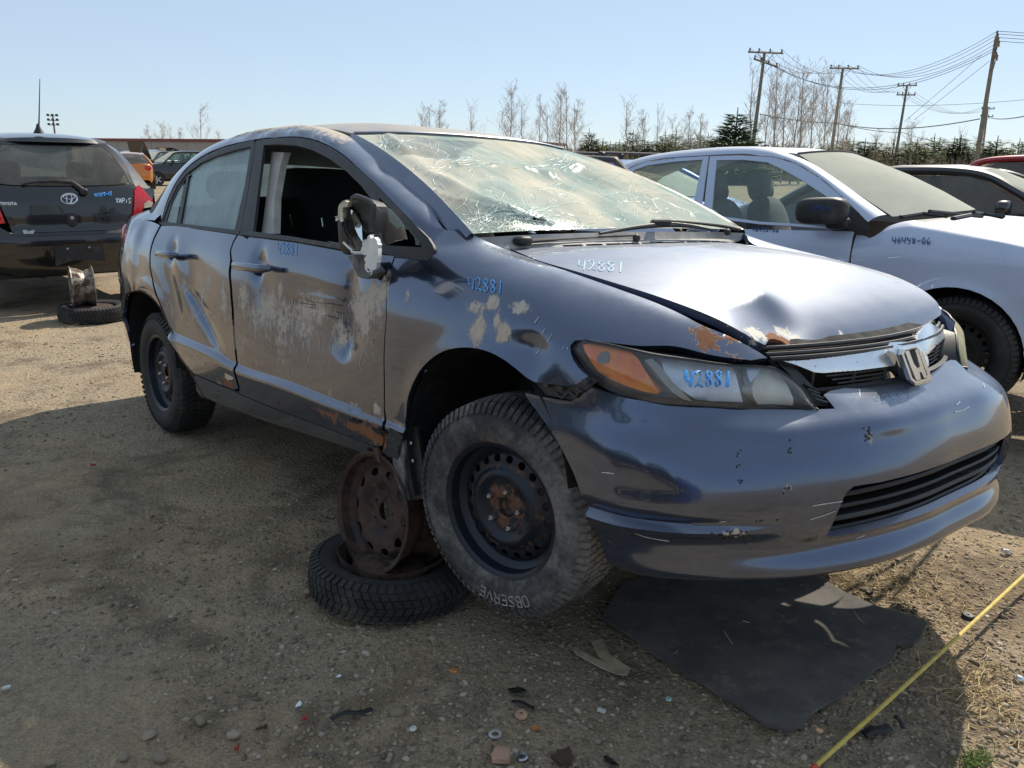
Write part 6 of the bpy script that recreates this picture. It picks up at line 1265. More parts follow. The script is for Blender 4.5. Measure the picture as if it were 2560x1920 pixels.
MB().grid(rspan([((2.3,0,1.0),(2.15,.74,.98)),((2.8,0,.9),(2.7,.70,.87)),((3.0,0,.7),(2.9,.68,.7)),((3.05,0,.4),(2.95,.7,.4))])).build('hood',MAT['black_paint'],YAR)
MB().box((1.0,0,.28),(3.0,1.5,.06)).build('underbody',MAT['cavity'],YAR)
MB().add(*sell((.3,0,.85),(.2,1.2,.55),4,20)).build('rear_bench',MAT['cloth'],YAR)
for sy in(-.33,.33): MB().add(*sell((.34,sy,1.18),(.1,.26,.18),3,16)).build('headrest',MAT['cloth'],YAR)
MB().tube([YF.onx(*p,-.10) for p in Z('P',(296,140),(300,60),(306,-255))],[.010,.006,.003],8).build('aerial',MAT['black_plastic'],YAR)
q=YF.onx(*Z('P',(296,140))[0],-.10); MB().lathe([(.001,.06),(.012,.055),(.022,.02),(.045,-.02),(.05,-.03)],16,'z',q).build('aerial_base',MAT['black_plastic'],YAR)
MB().tube([YF.onx(*p,lambda y,z:yb(y,z)-.035) for p in Z('P',(165,555),(260,538),(420,532),(545,540),(580,560),(650,612))],[.010,.013,.014,.018,.020,.022],8).build('wiper_arm',MAT['black_plastic'],YAR)
c=YF.onx(*Z('P',(645,612))[0],-.57); MB().add(*sell(c,(.04,.07,.06),2.5,14)).build('wiper_pivot',MAT['black_plastic'],YAR)
ep=lambda pts,r,nm,mt='chrome',cl=False: MB().tube([YF.onx(*p,lambda y,z:yb(y,z)-.012) for p in pts],r,8,cap=not cl,flat=.6).build(nm,MAT[mt],YAR)
el=lambda cx_,cy_,a,b,n=28:[(cx_+a*math.cos(t),cy_+b*math.sin(t)) for t in np.linspace(0,2*math.pi,n)]
ep(Z('P',*el(531,667,60,38)),.011,'emblem_ring',cl=True); ep(Z('P',*el(531,667,20,36)),.007,'emblem_ring',cl=True); ep(Z('P',*el(531,652,42,16)),.007,'emblem_ring',cl=True)
def letters(txt,x0,y0,cwid,ch,gap=.15):
    D={'T':[[(0,0),(1,0)],[(.5,0),(.5,1)]],'O':[[(.5,0),(.05,.25),(.05,.75),(.5,1),(.95,.75),(.95,.25),(.5,0)]],'Y':[[(0,0),(.5,.45),(1,0)],[(.5,.45),(.5,1)]],'A':[[(0,1),(.5,0),(1,1)],[(.2,.65),(.8,.65)]],'R':[[(.05,1),(.05,0),(.8,0),(.95,.25),(.75,.5),(.05,.5)],[(.5,.5),(.95,1)]],'I':[[(.5,.3),(.5,1)]],'S':[[(.95,.05),(.4,0),(.05,.25),(.5,.5),(.95,.75),(.6,1),(.05,.95)]]}
    return [[(x0+(i+p[0]*(1-gap))*cwid,y0+p[1]*ch) for p in st] for i,c in enumerate(txt) for st in D[c]]
def lett(txt,args,r,nm):
    m=MB()
    for st in letters(txt,*args): m.tube([YF.onx(*p,lambda y,z:yb(y,z)-.009) for p in densify(np.array(Z('P',*st)),3.,False)],r,6)
    return tag(m.build(nm,MAT['chrome'],YAR),kind='stuff')
lett('TOYOTA',(-2,694,22,21),.0048,'badge_lettering'); lett('YARIS',(888,664,24,34),.0075,'badge_lettering')
c=YF.onx(*Z('P',(553,830))[0],lambda y,z:yb(y,z)-.008); MB().add(*sell(c,(.02,.09,.13),2.4,16)).build('lock_cover',MAT['black_plastic'],YAR); MB().add(*sell(c+[-.012,0,.02],(.01,.035,.035),2,12)).build('lock_cylinder',MAT['steel'],YAR)
pl=[YF.onx(*p,-.652) for p in Z('P',(418,1040),(790,1022),(815,1150),(690,1130),(560,1140),(430,1185))]; MB().prism(pl,(.012,0,0)).build('plate_bracket',MAT['black_plastic'],YAR)
for p in Z('P',(520,1050),(687,1040)): MB().add(*sell(YF.onx(*p,-.657),(.008,.02,.02),2,10)).build('plate_screw',MAT['steel'],YAR)
bd=[YF.onx(*p,lambda y,z:yb(y,z)-.010) for p in Z('P',(170,908),(190,905),(225,915),(268,905),(255,935),(185,937))]; MB().prism(bd,(.006,0,0)).build('dealer_badge',MAT['steel'],YAR)
m=MB()
for s_ in digits('46409-08',725,625,17,28,-.1): m.tube([YF.onx(*p,lambda y,z:yb(y,z)-.012) for p in cr(Z('P',*s_),10)],.0048,4)
tag(m.build('hand_written_number',MAT['blue_ink'],YAR),kind='stuff')
for ax in(0.,2.46):
    for sg in(1,-1): wheel(YAR,'rear_wheel' if ax==0 else 'front_wheel',(ax,-sg*.73,.22),R=.29,w_=.175,rot=(0,0,0 if sg==1 else R_(180)),n=48)
# ---------------------------------------------------------------- further cars: one builder, different proportions
def lite_wheel(parent,loc,R,w_=.2,nm='wheel'):
    s=-1 if loc[1]<0 else 1
    e=bpy.data.objects.new(nm,None); COL.objects.link(e); e.parent=parent; e.location=loc
    MB().lathe([(R*.62,s*w_*.5),(R*.75,s*w_*.56),(R*.93,s*w_*.5),(R,s*w_*.36),(R,-s*w_*.36),(R*.9,-s*w_*.5),(R*.6,-s*w_*.45)],32).build('tyre',MAT['rubber'],e)
    m=MB().lathe([(R*.63,s*w_*.46),(R*.60,s*w_*.40),(R*.57,s*w_*.25)],32)
    for k in range(5):
        a=2*math.pi*k/5; m.prism([(R*.12*math.cos(a+d),s*w_*.38,R*.12*math.sin(a+d)) for d in(-.9,.9)]+[(R*.6*math.cos(a+d),s*w_*.42,R*.6*math.sin(a+d)) for d in(.16,-.16)],(0,-s*.03,0))
    m.build('rim',MAT['steel'],e); MB().lathe([(.01,s*w_*.1),(R*.6,s*w_*.1)],24).build('brake_disc',MAT['cavity'],e); return e
def gcar(name,label,pm,F_,s,group=None):
    """s: front, rear (x of ends), wb, w, belt, ws (base x), roof (x front, x back), zr, rb (rear glass base x), hz (hood z at screen, at nose), dz (deck z), opts"""
    t=thing(name,label,'car',group=group,mat=F_.m); pm=MAT[pm]; w=s['w']; zs=s.get('zs',.24); B=s['belt']
    st=np.unique(np.r_[np.linspace(s['rear'],s['rb'],6),np.linspace(s['rb'],s['ws'],8),np.linspace(s['ws'],s['front'],8)])
    top=np.interp(st,[s['rear'],s['rear']+.12,s['rb'],s['rb']+.05,s['ws']-.05,s['ws'],s['front']-.18,s['front']],[s['dz']-.28,s['dz'],s['dz']+.03,B,B,s['hz'][0],s['hz'][1],s['hz'][1]-.2])
    ww=w*np.interp(st,[s['rear'],s['rear']+.35,s['front']-.45,s['front']],[.80,1,1,.76]); bot=np.interp(st,[s['rear'],s['rear']+.25,s['front']-.25,s['front']],[.38,zs,zs,.30])
    G=[]
    for x,z,wv,b in zip(st,top,ww,bot):
        h=[(wv*.92,b),(wv,b+.13),(wv*1.0,b+.36),(wv*.985,z-.16),(wv*.93,z-.04),(wv*.86,z),(wv*.45,z+.025),(0,z+.03)]; G.append([(x,-a,c) for a,c in h]+[(x,a,c) for a,c in h[-2::-1]])
    G=np.array(G); m=MB().grid(G); k=G.shape[1]; m.F+=[tuple(range(k)),tuple(range((len(st)-1)*k,len(st)*k))[::-1]]; m.mi+=[0,0]
    m.build('body',pm,t,True,45)
    zr=s['zr']; rf,rb_=s['roof']; rw=s.get('rw',.53); bw_=w*.92
    sp=lambda rows:np.array([[np.array([c[0]+(e[0]-c[0])*v*v,v*e[1],c[2]+(e[2]-c[2])*abs(v)**2.4]) for v in np.linspace(-1,1,17)] for c,e in rows])
    MB().grid(sp([((rf+.05,0,zr-.05),(rf,rw,zr-.085)),((rf*.8+rb_*.2,0,zr-.005),(rf*.8+rb_*.2,rw,zr-.04)),((rf*.4+rb_*.6,0,zr),(rf*.4+rb_*.6,rw,zr-.035)),((rb_,0,zr-.04),(rb_+.02,rw,zr-.085))])).build('roof',pm,t)
    MB().grid(sp([((s['ws']+.14,0,B+.03),(s['ws']-.03,bw_*.93,B+.01)),(((s['ws']+rf)/2+.09,0,(B+zr)/2),((s['ws']+rf)/2,(bw_+rw)/2,(B+zr)/2-.03)),((rf+.05,0,zr-.052),(rf,rw,zr-.088))])).build('windscreen',MAT[s.get('wsg','glass_dust')],t)
    if not s.get('hatch'): MB().grid(sp([((s['rb']-.08,0,s['dz']+.04),(s['rb'],bw_*.9,s['dz']+.03)),(((s['rb']+rb_)/2-.06,0,(B+zr)/2+.03),((s['rb']+rb_)/2,(bw_+rw)/2,(B+zr)/2)),((rb_,0,zr-.042),(rb_+.02,rw,zr-.088))])).build('rear_window',MAT['glass_dark'],t)
    for sg in(-1,1):
        lo_=[(x,sg*bw_,B) for x in np.linspace(s['ws']-.10,s['rb']+.12,9)]; hi_=[(x,sg*(rw+.03),zr-.12) for x in np.linspace(rf-.05,rb_+.10,9)]
        lo_,hi_=np.array(lo_),np.array(hi_); nb=s.get('split',4)
        for a,b,nm in((0,nb,'front_side_window'),(nb,8,'rear_side_window')):
            MB().grid(np.stack([lo_[a:b+1],(lo_+hi_)[a:b+1]/2+[0,sg*.012,0],hi_[a:b+1]],0)).build(nm,MAT['glass_dark'] if s.get('dark') else MAT['glass_clear'],t)
        rail=np.vstack([cr([(s['ws']-.02,sg*bw_,B-.02),((s['ws']+rf)/2,sg*((bw_+rw)/2+.01),(B+zr)/2-.03),(rf,sg*(rw+.012),zr-.10),((rf+rb_)/2,sg*(rw+.018),zr-.06),(rb_,sg*(rw+.012),zr-.10),((s['rb']+rb_)/2,sg*((bw_+rw)/2+.01),(B+zr)/2-.02),(s['rb']-.02,sg*bw_,B)],50)])
        MB().tube(rail,.045,8).build('roof_rail',pm,t)
        MB().tube([lo_[nb],(lo_+hi_)[nb]/2+[0,sg*.014,0],hi_[nb]],.03,6).build('door_pillar',MAT['black_plastic'] if s.get('dark') else pm,t)
        MB().add(*sell((s['ws']-.42,sg*(w+.09),B+.06),(.13,.22,.14),3.2,16)).build('door_mirror',MAT[s.get('mirror','black_plastic')],t)
        for ax in(0.,-s['wb']):
            MB().lathe([(.001,sg*(w+.001)),(.36,sg*(w+.001)),(.365,sg*(w-.02))],28,'y',(ax,0,.33),-.1,math.pi+.1).build('wheel_arch',MAT['cavity'],t)
            lite_wheel(t,(ax,sg*(w-.075),.30),.315)
        MB().add(*sell((s['front']-.12,sg*w*.72,s['hz'][1]-.13),(.20,.34,.12),3,16)).build('headlamp',MAT['bulb_bowl'],t)
        MB().add(*sell((s['rear']+.07,sg*w*.74,s['dz']-.13),(.14,.26,.20),3,16)).build('tail_lamp',MAT['red_lamp'],t)
        MB().box(((s['ws']+s['rb'])/2,sg*(w+.002),B-.17),(.16,.02,.03),bev=.008).build('door_handle',pm,t)
        q=(s['ws']+s['rb'])/2+.0; MB().box((q,sg*(w*.995),.60),(.012,.014,.55)).build('door_gap',MAT['cavity'],t)
    MB().box((-1.3,0,.26),(2.6,w*1.7,.06)).build('underbody',MAT['cavity'],t)
    for sy in(-.36,.36): MB().add(*sell((rf-.52,sy,B-.08),(.2,.46,.62),3.2,16,roty(-15))).add(*sell((rf-.62,sy,B+.27),(.1,.26,.18),3,14)).build('front_seat',MAT['cloth'],t)
    MB().add(*sell((s['rb']+.55,0,B-.05),(.2,1.2,.62),4,18,roty(-16))).build('rear_bench',MAT['cloth'],t)
    if s.get('hoodup'):
        L_=s['front']-s['ws']-.1; a=R_(s['hoodup']); P_=[[np.array([s['ws']+.06+u*L_*math.cos(a)*1.,v*w*.82*(1-.18*u**2),s['hz'][0]+u*L_*math.sin(a)+.05*math.sin(u*3.1)]) for v in np.linspace(-1,1,13)] for u in np.linspace(0,1,10)]
        MB().grid(np.array(P_)).build('raised_hood',pm,t); MB().tube([(s['front']-.3,w*.5,.8),(s['ws']+.06+L_*.8*math.cos(a),w*.55,s['hz'][0]+L_*.8*math.sin(a))],.008,6).build('hood_prop',MAT['steel'],t)
    if s.get('hatch'):
        a=R_(s['hatch']); L_=1.15; P_=[[np.array([rb_+.02-u*L_*math.cos(a),v*(rw+.12*u),zr-.06+u*L_*math.sin(a)-.12*u*u]) for v in np.linspace(-1,1,11)] for u in np.linspace(0,1,8)]; P_=np.array(P_)
        MB().grid(P_).grid(P_-[0,0,.05]).build('raised_tailgate',pm,t)
        MB().box((s['rb']+.1,0,(B+zr)/2-.05),(.03,2*rw,(zr-B)*.8)).build('load_bay',MAT['cavity'],t)
    return t
sed=dict(front=.92,rear=-3.55,wb=2.65,w=.86,belt=.96,ws=-.22,roof=(-1.0,-2.35),zr=1.45,rb=-3.0,hz=(.98,.76),dz=1.04)
hat=dict(front=.85,rear=-3.25,wb=2.55,w=.86,belt=.97,ws=-.15,roof=(-.95,-2.5),zr=1.45,rb=-3.05,hz=(1.0,.78),dz=.98)
suv=dict(front=.90,rear=-3.72,wb=2.80,w=.92,belt=1.10,ws=-.35,roof=(-1.1,-3.0),zr=1.68,rb=-3.55,hz=(1.10,.92),dz=1.08,rw=.60,split=3)
gcar('dark_coupe','dark grey coupe behind the silver sedan, dusty roof, rounded mirror','dark_paint',Fr(5.657,8.206,-.718,.087,.034),{**sed,'dark':True,'dz':1.02,'zr':1.435,'mirror':'dark_paint'})
gcar('red_car','dark red car with dusty roof parked beyond the dark coupe','red_paint',Fr(9.2,11.6,-.72,.20,.02),{**hat,'dark':True,'zr':1.50})
rk=gcar('blue_car','bright blue car with black roof bars behind the silver sedan','blue_paint',Fr(2.35,10.6,-.86,.06,.0),{**sed,'zr':1.42})
for x in(-1.25,-1.95):
    m=MB().tube([(x,-.62,1.50),(x,.62,1.50)],.022,8,flat=.6).build('roof_bar',MAT['black_plastic'],rk)
    for sg in(-1,1): MB().box((x,sg*.56,1.45),(.07,.07,.11),bev=.015).build('bar_foot',MAT['black_plastic'],rk)
gcar('white_sedan','white sedan standing between the black hatchback and the wrecked car','white_paint',Fr(-2.5,11.6,-.86,.12,.0),{**sed,'zr':1.38})
gcar('orange_sedan','orange car glimpsed through the side windows of the wrecked car','orange_paint',Fr(-2.3,15.8,-.86,.12,.0),{**hat,'zr':1.44})
gcar('orange_hatchback','orange hatchback with black rear spoiler, parked far behind the black hatchback','orange_paint',Fr(-16.6,36.9,2.03,.16,.02),{**hat,'zr':1.42,'dark':True})
gcar('black_suv','black off-roader with raised tailgate beside the orange hatchback','black_paint',Fr(-18.0,42.6,R_(-141),.0,.0),{**suv,'hatch':8})
gcar('grey_car','dark grey car with its hood raised high behind the black off-roader','dark_paint',Fr(-21.3,49.0,R_(-110),.25,.0),{**sed,'hoodup':68})
gcar('black_car','black car with raised tailgate behind the orange hatchback','black_paint',Fr(-24.8,54.0,R_(-100),.25,.0),{**hat,'hatch':14})
gcar('black_saloon','black car with its hood propped open beside the far building','black_paint',Fr(-28.0,56.5,R_(-95),.2,.0),{**sed,'hoodup':38})
gcar('dark_hatchback','dark hatchback with raised tailgate between the orange hatchback and the long building','dark_paint',Fr(-20.2,56.0,R_(70),.25,.0),{**hat,'hatch':20})
gcar('silver_hatchback','silver hatchback with its hood propped open before the long building','silver',Fr(-17.0,58.0,R_(-100),.2,.0),{**hat,'hoodup':50})
gcar('black_hatchback','black hatchback with raised tailgate before the long building','black_paint',Fr(-15.2,54.0,R_(80),.25,.0),{**hat,'hatch':10,'dark':True})
# the facing row across the aisle, mirrored in the paint of the wrecked car
for k,(x,y,pm_,sp_,lb) in enumerate(((-4.6,-3.4,'dark_paint',sed,'dark grey sedan across the aisle, mirrored in the wrecked doors'),(-1.3,-6.6,'black_paint',suv,'black off-roader across the aisle, mirrored in the wrecked fender'),(2.4,-8.6,'blue_paint',hat,'blue hatchback across the aisle, mirrored in the wrecked bumper'),(-8.4,-.2,'black_paint',hat,'black hatchback across the aisle beside the dark grey sedan'))):
    gcar('parked_car',lb,pm_,Fr(x,y,R_(-62+9*k),.1,.0),sp_)
# ---------------------------------------------------------------- rims and tyres used as stands
def rim_thing(name,label,loc,axis,kind,mat,scale=1.,spin=0.,wid=1.,group=None):
    """steel rim; axis = world direction its face looks to"""
    n=Vector(axis).normalized(); q=Vector((0,-1,0)).rotation_difference(n); M=Matrix.Translation(Vector(loc))@q.to_matrix().to_4x4()@Matrix.Rotation(spin,4,'Y')@Matrix.Diagonal((scale,scale*wid,scale,1))
    t=thing(name,label,'rim',mat=M,group=group); b,V,Fc=steel_rim(kind); b.build('barrel',MAT[mat],t,True,40); shell('wheel_disc',V,Fc,MAT[mat],t,.004,(0,.3,0),sharp=40); return t
def tyre_thing(name,label,loc,R,w_,mat,tilt=(0,0),mats='rubber',inner=True,group=None):
    M=Matrix.Translation(Vector(loc))@Matrix.Rotation(tilt[0],4,'X')@Matrix.Rotation(tilt[1],4,'Y')@Matrix.Rotation(R_(-90),4,'X')
    t=thing(name,label,'tyre',mat=M,group=group); MB().lathe(tyre_profile(R,w_,R*.655),80).build('tyre_body',MAT[mats],t,True,50)
    tag(tread(R,w_,60,1).build('tread',MAT[mats],t,True,30),kind='stuff')
    if inner: return t
    return t
sx,sy=-.40,2.60
ts=tyre_thing('lying_tyre','old tyre lying flat under the sill of the wrecked car, rusty wheel inside',(sx,sy,.066),.275,.118,None,(R_(-2),R_(2)),'rubber')
m=MB().lathe([(.001,-.052),(.03,-.055),(.05,-.056),(.10,-.050),(.125,-.040),(.135,-.020),(.138,.03),(.150,.045),(.170,.030),(.176,-.05),(.184,-.070),(.186,-.076),(.180,-.074)],64); m.V=[(v[0],v[1]+.006*math.sin(3*math.atan2(v[2],v[0]))*(math.hypot(v[0],v[2])>.15),v[2]) for v in m.V]; m.build('wheel_dish',MAT['rim_rust'],ts,True,40)
c=atY(*Z('J',(395,965))[0],2.60)
rim_thing('upright_rim','rusty brown steel rim standing on a lying tyre, propping the sill',(c[0]+.064,c[1]+.05,c[2]-.004),(-.72,-.68,.16),'b','rim_rust',1.0,.3)
g=ground(*Z('P',(655,1634))[0])+np.array([-.05,.15,0]); 
tyre_thing('lying_tyre','worn tyre lying flat on sunny dirt under the black hatchback',(g[0],g[1]+.12,.066),.29,.125,None,(0,0),'rubber')
c=atY(*Z('P',(632,1345))[0],g[1]+.14); rim_thing('upright_rim','scoured steel rim standing on a tyre under the black hatchback',(c[0],c[1],c[2]),(-.85,-.52,.0),'b','rim_bare',.92,0.,1.1)
g2p=ground(*Z('P',(640,1520))[0]); MB().lathe([(.001,.0),(.10,.012),(.16,.0),(.17,-.05)],40,'z',(g[0],g[1]+.12,.115)).build('x',MAT['rim_rust']).name='wheel_dish'
o=[o for o in bpy.data.objects if o.name=='wheel_dish' or o.name.startswith('wheel_dish.')][-1]; tag(o,'rusty wheel dish lying inside the tyre under the black hatchback','rim')
tyre_thing('lying_tyre','pair of tyres lying stacked behind the black hatchback, lower one',(*ground(395,560)[:2],.10),.30,.19,None,(0,0),'rubber'); tyre_thing('lying_tyre','pair of tyres lying stacked behind the black hatchback, upper one',(*ground(395,560)[:2],.29),.30,.19,None,(0,0),'rubber')
# ---------------------------------------------------------------- far building, mast, poles, trees
def wall_mat():
    n=NT('grey_metal_cladding'); c=n.coord(); k=n.noise(c,.6,5); n.set(col=n.mix(k,(.30,.265,.235),(.42,.37,.33)),rough=.8); return n.m
MAT['cladding']=wall_mat(); MAT['red_trim']=simple('red_brown_roof_trim',(.20,.05,.045),.6,0,.2,2)
a=atY(225,348,118.); b=atY(760,357,104.); A0,B0=np.array([a[0],a[1],0]),np.array([b[0],b[1],0]); dr=(B0-A0)/np.linalg.norm(B0-A0); nr=np.array([-dr[1],dr[0],0]); A0=A0-dr*25; L_=np.linalg.norm(B0-A0)+30
bd=thing('long_building','long low grey building with a red brown roof edge','building',loc=tuple(A0),rz=math.atan2(dr[1],dr[0])); hb=a[2]
for k in range(int(L_/6)): MB().box((k*6+3,4,hb/2-.1),(5.96,8,hb-.2)).build('wall_panel',MAT['cladding'],bd)
MB().box((L_/2,4,hb-.02),(L_+.6,8.6,.30)).build('roof_edge',MAT['red_trim'],bd)
def bark(name,c): return simple(name,c,.9,0,.3,3)
MAT['bark_grey']=bark('grey_bark',(.27,.24,.21)); MAT['bark_pale']=bark('pale_bark',(.42,.38,.33)); MAT['twig']=bark('brown_twigs',(.48,.42,.37)); MAT['pole']=simple('weathered_pole_wood',(.20,.18,.145),.9,0,.25,4); MAT['wire']=simple('wire',(.05,.05,.055),.6); MAT['insulator']=simple('brown_insulator',(.09,.07,.06),.3)
def bare_tree(h,seed,spread=.35,nb=13,dens=1.):
    """trunk mesh, crown mesh of limbs and twigs (origin at the base)"""
    r=np.random.default_rng(seed); tr=MB(); cw_=MB()
    P=[np.zeros(3)]; lean=r.normal(0,.03,2)
    for i in range(1,9): P.append(np.array([lean[0]*h*i/8+r.normal(0,.012)*h*.5,lean[1]*h*i/8,h*i/8]))
    P=np.array(P); tr.tube(P,np.linspace(h*.010,h*.002,9),5)
    def grow(p,d,L,rad,lev):
        n=4; q=[p]; dd=d.copy()
        for i in range(n):
            dd=dd+r.normal(0,.13,3)+np.array([0,0,.11]); dd/=np.linalg.norm(dd); q.append(q[-1]+dd*L/n)
        cw_.tube(np.array(q),np.linspace(rad,rad*.35,n+1),3,cap=False)
        if lev>0:
            for _ in range(int((6 if lev==2 else 7)*dens)):
                k=r.integers(1,n+1); b=q[k]; az=r.random()*6.28; nd=dd*.75+np.array([math.cos(az),math.sin(az),.25])*.65; nd/=np.linalg.norm(nd); grow(b,nd,L*(.35+.25*r.random()),max(rad*.45,.011),lev-1)
    for i in range(nb):
        t=.18+.78*(i+r.random()*.6)/nb; k=t*8; b=P[int(k)]*(1-k%1)+P[min(8,int(k)+1)]*(k%1); az=r.random()*6.28
        grow(b,np.array([math.cos(az)*spread*1.6,math.sin(az)*spread*1.6,1.])/1.3,h*(.34-.22*t)*(.7+.6*r.random()),h*.0034*(1.2-t),2)
    return tr,cw_
protos=[]
for k,(hh,sp_,nb,dn) in enumerate(((10,.36,15,1.),(10,.28,17,1.),(10,.5,13,1.1),(10,.22,14,.8))):
    tr,cw2=bare_tree(hh,20+k,sp_,nb,dn); protos.append((tr.build('trunk',MAT['bark_pale' if k!=2 else 'bark_grey'],None),cw2.build('crown',MAT['twig'],None,False)))
def put_tree(px,ytop,depth,k,label,group,wx=1.):
    hz=405+(px-1280)*.01746; g=atY(px,hz,depth); top=atY(px,ytop,depth)[2]; s=top/10.
    t=thing('bare_tree',label,'tree',(g[0],g[1],0),rng.random()*6.28,group); wx*=.85+.5*rng.random(); t.scale=(s*wx,s*wx*(.8+.4*rng.random()),s)
    for o in protos[k]: c=o.copy(); COL.objects.link(c); c.parent=t
    return t
TL=[ # px, top px, depth, kind, label, width
 (503,270,135,2,'tall bare tree with spreading limbs behind the long building',1.0),(375,318,140,0,'bare tree clump behind the long building, low crown',1.3),(405,312,138,1,'bare tree clump behind the long building, low crown',1.3),(432,322,140,3,'bare tree clump behind the long building, low crown',1.3),(455,325,139,0,'bare tree clump behind the long building, low crown',1.2),(550,333,140,1,'bare tree clump behind the long building, low crown',1.2),
 (1078,270,85,2,'leafless tree standing just over the roof of the wrecked car',1.1),(1105,264,88,0,'leafless tree standing just over the roof of the wrecked car',1.2),(1052,290,90,1,'leafless tree standing just over the roof of the wrecked car',1.),(1180,272,82,3,'narrow leafless tree alone over the wrecked roof',1.3),
 (1272,226,80,1,'tall slender bare poplar over the cracked windscreen',1.0),(1305,262,84,3,'bare poplar of the group over the cracked windscreen',1.2),(1345,250,80,0,'bare poplar of the group over the cracked windscreen',1.),(1395,236,78,1,'bare poplar of the group over the cracked windscreen',1.),(1418,228,80,2,'bare poplar of the group over the cracked windscreen',.9),(1440,262,82,0,'bare poplar of the group over the cracked windscreen',1.),(1370,280,85,2,'bare poplar of the group over the cracked windscreen',1.),
 (1565,262,95,3,'thin bare tree left of the spruce',1.2),(1600,285,95,0,'thin bare tree left of the spruce',1.2),(1640,280,98,3,'thin bare tree left of the spruce',1.2),(1715,285,98,1,'thin bare tree left of the spruce',1.3),(1745,295,95,0,'thin bare tree left of the spruce',1.3),(1680,300,99,2,'thin bare tree left of the spruce',1.2),
 (1868,178,72,3,'bare tree beside the first utility pole',1.),(1935,172,74,1,'tall bare poplar between the two nearer utility poles',1.),(1955,190,76,0,'tall bare poplar between the two nearer utility poles',1.),(2000,176,74,1,'tall bare poplar between the two nearer utility poles',1.),(2025,200,76,0,'tall bare poplar between the two nearer utility poles',1.),(2058,185,74,1,'tall bare poplar between the two nearer utility poles',1.),(2088,215,76,2,'tall bare poplar between the two nearer utility poles',.9),(1978,225,73,2,'tall bare poplar between the two nearer utility poles',.9),(2105,265,78,0,'tall bare poplar between the two nearer utility poles',1.1),(1905,215,75,2,'tall bare poplar between the two nearer utility poles',.8),
 (2185,330,110,0,'low bare tree near the third utility pole',1.3),(2225,318,112,3,'low bare tree near the third utility pole',1.3),(2275,310,112,1,'low bare tree near the third utility pole',1.2),(2390,330,112,3,'low bare tree near the third utility pole',1.2),(2440,335,112,0,'low bare tree near the third utility pole',1.2)]
for px,yt,d,k,lab,wx in TL: put_tree(px,yt,d,k,lab,{'b':'bare trees on the skyline'}.get('b'),wx)
for a_,b_ in protos: bpy.data.objects.remove(a_); bpy.data.objects.remove(b_)
# conifers
def needle_mat(name,c0,c1):
    n=NT(name); c=n.coord(); n.set(col=n.mix(n.rng(n.noise(c,1.6,4),.3,.7),c0,c1),rough=.8); return n.m
MAT['needles']=needle_mat('spruce_needles',(.05,.095,.035),(.13,.18,.06)); MAT['needles2']=needle_mat('yellowish_pine_needles',(.10,.13,.045),(.24,.25,.09)); MAT['brush']=needle_mat('dry_brush',(.20,.165,.12),(.32,.27,.19))
def conifer(h,rad,seed,n=1500,sh=1.0,tip=.35):
    r=np.random.default_rng(seed); m=MB(); V=[];Fc=[]
    for i in range(n):
        t=1-math.sqrt(1-.985*r.random()); z=h*(.03+.97*t); lay=.80+.25*math.sin(z/h*34+seed); R0=rad*(1-t)**sh*lay+.03*h; az=r.random()*6.28; rr=R0*(.35+.65*r.random()**.6)*(1+.18*math.sin(3*az+seed)); c=np.array([rr*math.cos(az),rr*math.sin(az),z-rr*.16])
        d=np.array([math.cos(az),math.sin(az),.25+tip*r.random()]); d/=np.linalg.norm(d); s=np.cross(d,[0,0,1.]); s/=np.linalg.norm(s); L=h*(.04+.05*r.random())*(1.15-.5*t); o=len(V)
        u=r.normal(0,.5); s=s*math.cos(u)+np.array([0,0,math.sin(u)]); V+=[c-d*L*.3-s*L*.16,c-d*L*.3+s*L*.16,c+d*L*.7]; Fc.append((o,o+1,o+2))
    m.add(V,Fc); return m
cp=[]
for k,(rad,mt,n_,sh) in enumerate(((2.6,'needles',4200,.9),(2.0,'needles2',2200,.8),(2.4,'needles2',2200,.65),(2.0,'needles',2200,.85))):
    cp.append((MB().tube([(0,0,0),(0,0,9.6)],[.16,.03],6).build('trunk',MAT['bark_grey'],None),conifer(10,rad,40+k,n_,sh).build('crown',MAT[mt],None,False)))
def put_con(px,ytop,depth,k,label,group,wx=1.,name='pine_tree'):
    g=atY(px,405+(px-1280)*.01746,depth); s=atY(px,ytop,depth)[2]/10.; t=thing(name,label,'tree',(g[0],g[1],0),rng.random()*6.28,group); t.scale=(s*wx,s*wx,s)
    for o in cp[k]: c=o.copy(); COL.objects.link(c); c.parent=t
put_con(1833,260,68,0,'lone dark spruce beside the first utility pole','conifers on the skyline',2.1,'spruce_tree')
rr=np.random.default_rng(12)
for i,px in enumerate(np.linspace(1470,2590,84)):
    px=px+rr.normal(0,6); base=352+(px-1500)*.022; yt=base-2-38*rr.random()**1.8
    if px>2290: yt-=10*rr.random()
    kd=[1,2,3,1][rr.integers(0,4)]; put_con(px,yt,92+14*rr.random(),kd,('dark green' if kd==3 else 'yellowish')+' young pine in the hedge '+('left of the lone spruce' if px<1800 else 'between the first and second utility poles' if px<2085 else 'between the second and third utility poles' if px<2250 else 'between the third and the tallest pole' if px<2445 else 'beyond the tallest utility pole'),'conifers on the skyline',1.2+1.5*rr.random())
for i,px in enumerate(np.linspace(940,1460,16)): put_con(px+rr.normal(0,8),368-10*rr.random(),105,[3,1][i%2],['dark green','yellowish'][i%2]+' young pine low behind the cracked windscreen','conifers on the skyline',1.5)
for a_,b_ in cp: bpy.data.objects.remove(a_); bpy.data.objects.remove(b_)
